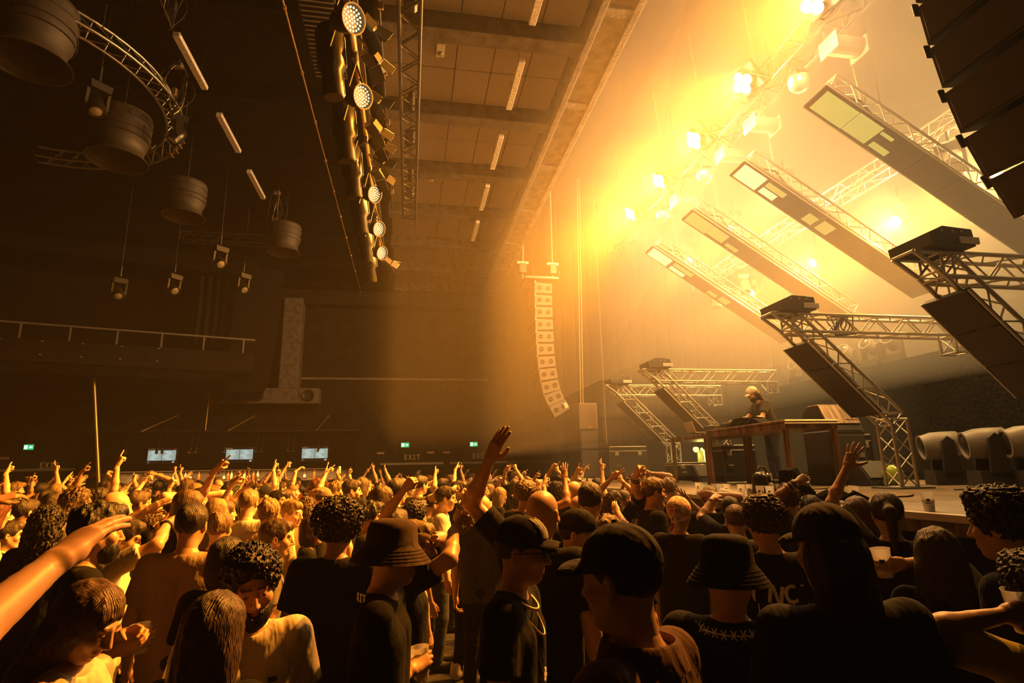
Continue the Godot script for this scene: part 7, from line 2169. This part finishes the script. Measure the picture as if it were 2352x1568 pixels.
	["person making a ring with finger and thumb at the stage edge", {"x":3.12,"z":-7.23,"h":1.76,"y":127,"R":[3.09,1.8,-7.2,"point"],"sk":1,"hair":"short","hc":"brown","sh":"black","c":2}],
	["person with short reddish hair at the stage front", {"x":3.12,"z":-4.46,"h":1.69,"y":155,"sk":0,"hair":"messy","hc":"red","sh":"black","c":1}],
	["person behind the big cap stretching out a bent hand with a watch", {"x":3.12,"z":-4.18,"h":1.62,"y":151,"L":[3.12,1.74,-4.33,"loose"],"sk":2,"hair":"short","hc":"black","sh":"black","c":1,"bangle":1}],
]

func build_people() -> void:
	var taken := PackedVector2Array()
	for r in CROWD:
		var e: Dictionary = r[1]
		taken.append(Vector2(e.x, e.z))
		person("person", r[0], e, Vector3(e.x, 0, e.z))
	build_performer()
	build_filler(taken)

func build_performer() -> void:
	var p := Vector3(6.55, STAGE_Y + 0.02, -9.62)
	person("person", "person in a trucker cap leaning over the decks on the stage, white undersleeves", {"y": -96, "h": 1.78, "c": 1, "sk": 1, "hair": "bob", "hc": "dbrown", "hat": "cap", "hatc": "cream", "sh": "dgrey", "lean": 0.34, "hpch": 0.5, "hf": 0.03, "beard": 1, "L": [5.98, 2.66, -9.35, "loose"], "R": [5.98, 2.66, -9.85, "loose"]}, p, "performer on the stage")

# the rest of the crowd: copies of a few built people, each with its own clothes and hair
func build_filler(taken: PackedVector2Array) -> void:
	var rng := RandomNumberGenerator.new()
	rng.seed = 77
	var poses := [
		[{}, "arms down"], [{"hyaw": 25}, "looking back"], [{"R": [-0.26, 1.86, 0.24, "point"]}, "pointing one finger"], [{"L": [0.20, 1.90, 0.22, "point"]}, "pointing high"],
		[{"R": [-0.30, 1.78, 0.30, "open"]}, "open hand up"], [{"L": [0.30, 1.80, 0.26, "fist"]}, "fist up"], [{"R": [-0.22, 1.88, 0.26, "peace"], "L": [0.25, 1.84, 0.22, "horns"]}, "both hands up"],
		[{"L": [0.22, 1.58, 0.36, "flat"], "R": [-0.22, 1.58, 0.36, "flat"]}, "clapping"], [{"R": [-0.2, 1.25, 0.30, "grip"]}, "arm bent"], [{"L": [0.28, 1.72, 0.38, "loose"]}, "waving"]]
	var looks := [[0, "short"], [1, "long"], [0, "messy"], [1, "bob"], [0, "curly"], [0, "buzz"], [1, "pony"], [0, ""], [1, "wavy"], [0, "short"]]
	var protos := []
	for i in poses.size():
		var e: Dictionary = poses[i][0].duplicate()
		e.merge({"abs": false, "h": 1.74, "c": 2, "g": looks[i][0], "hair": looks[i][1], "hc": "dbrown", "sh": "black"})
		var o := person("person", "", e, Vector3.ZERO)
		remove_child(o)
		protos.append(o)
	var hair_cols := ["black", "dbrown", "brown", "lbrown", "blond", "sandy", "dbrown", "black", "brown", "red"]
	var shirt_cols := ["black", "black", "black", "white", "dgrey", "black", "grey", "cream", "navy", "olive", "tan", "maroon", "black"]
	var said := {}
	var made := []
	var z := -4.2
	while z > -18.7:
		var row := 0.70 if z > -10.0 else 0.88
		var x0 := z * 0.70 - 0.6
		var x := x0 + rng.randf() * 0.5
		while x < 3.05:
			var p := Vector2(x + rng.randf_range(-0.12, 0.12), z + rng.randf_range(-0.14, 0.14))
			x += 0.64 if z > -10.0 else 0.76
			if p.x > 3.1: continue
			var free := true
			for t in taken:
				if t.distance_squared_to(p) < 0.2: free = false
			# nobody stands between the lens and the people at the very front
			if not free or (p.y > -5.0 and absf(p.x) < 0.9): continue
			taken.append(p)
			var k := rng.randi() % 10
			if rng.randf() < 0.35: k = rng.randi() % 2
			var o: Node3D = protos[k].duplicate()
			o.name = "person"
			add_child(o, true)
			o.position = Vector3(p.x, 0, p.y)
			var d := Vector2(6.2, -9.5) - p
			o.rotation.y = atan2(d.x, d.y) + rng.randf_range(-0.45, 0.45)
			var sc := rng.randf_range(0.90, 1.045)
			o.scale = Vector3(sc, sc, sc)
			var hc: String = hair_cols[rng.randi() % hair_cols.size()]
			var sc2: String = shirt_cols[rng.randi() % shirt_cols.size()]
			var tc: String = ["black", "denim", "dgrey"][rng.randi() % 3]
			var skn := [0, 1, 1, 1, 2][rng.randi() % 5] as int
			for ch in o.get_children():
				var m := ch as MeshInstance3D
				if m.name.begins_with("body"): m.material_override = skin_m(skn)
				elif m.name.begins_with("hair"): m.material_override = hair_m(hc)
				elif m.name.begins_with("t_shirt"): m.material_override = cloth_m(sc2)
				elif m.name.begins_with("trousers"): m.material_override = cloth_m(tc)
			var hn: String = {"short": "short ", "messy": "messy ", "long": "long ", "bob": "bobbed ", "curly": "curly ", "buzz": "cropped ", "pony": "tied ", "wavy": "wavy ", "": ""}[looks[k][1]]
			var who := ("person with %s%s hair" % [hn, HAIR_SAID[hc]]) if looks[k][1] != "" else "bald person"
			var depth := "near rows" if p.y > -7 else ("middle rows" if p.y > -12 else "far rows")
			var shirt: String = {"dgrey": "dark-grey"}.get(sc2, sc2)
			var lab := "%s, %s T-shirt, %s, %s" % [who, shirt, poses[k][1], depth]
			made.append([o, lab, p.x / -p.y])
		z -= row
	made.sort_custom(func(a, b): return a[2] < b[2])
	var count := {}
	for m in made: count[m[1]] = count.get(m[1], 0) + 1
	for m in made:
		var lab: String = m[1]
		if count[lab] > 1:
			said[lab] = said.get(lab, 0) + 1
			lab += ", %s such from left" % ["first", "second", "third", "fourth", "fifth", "sixth", "seventh", "eighth", "ninth"][mini(said[lab] - 1, 8)]
		m[0].set_meta("label", lab)
		m[0].set_meta("category", "person")
		m[0].set_meta("group", "crowd before the stage")
	for o in protos: o.free()
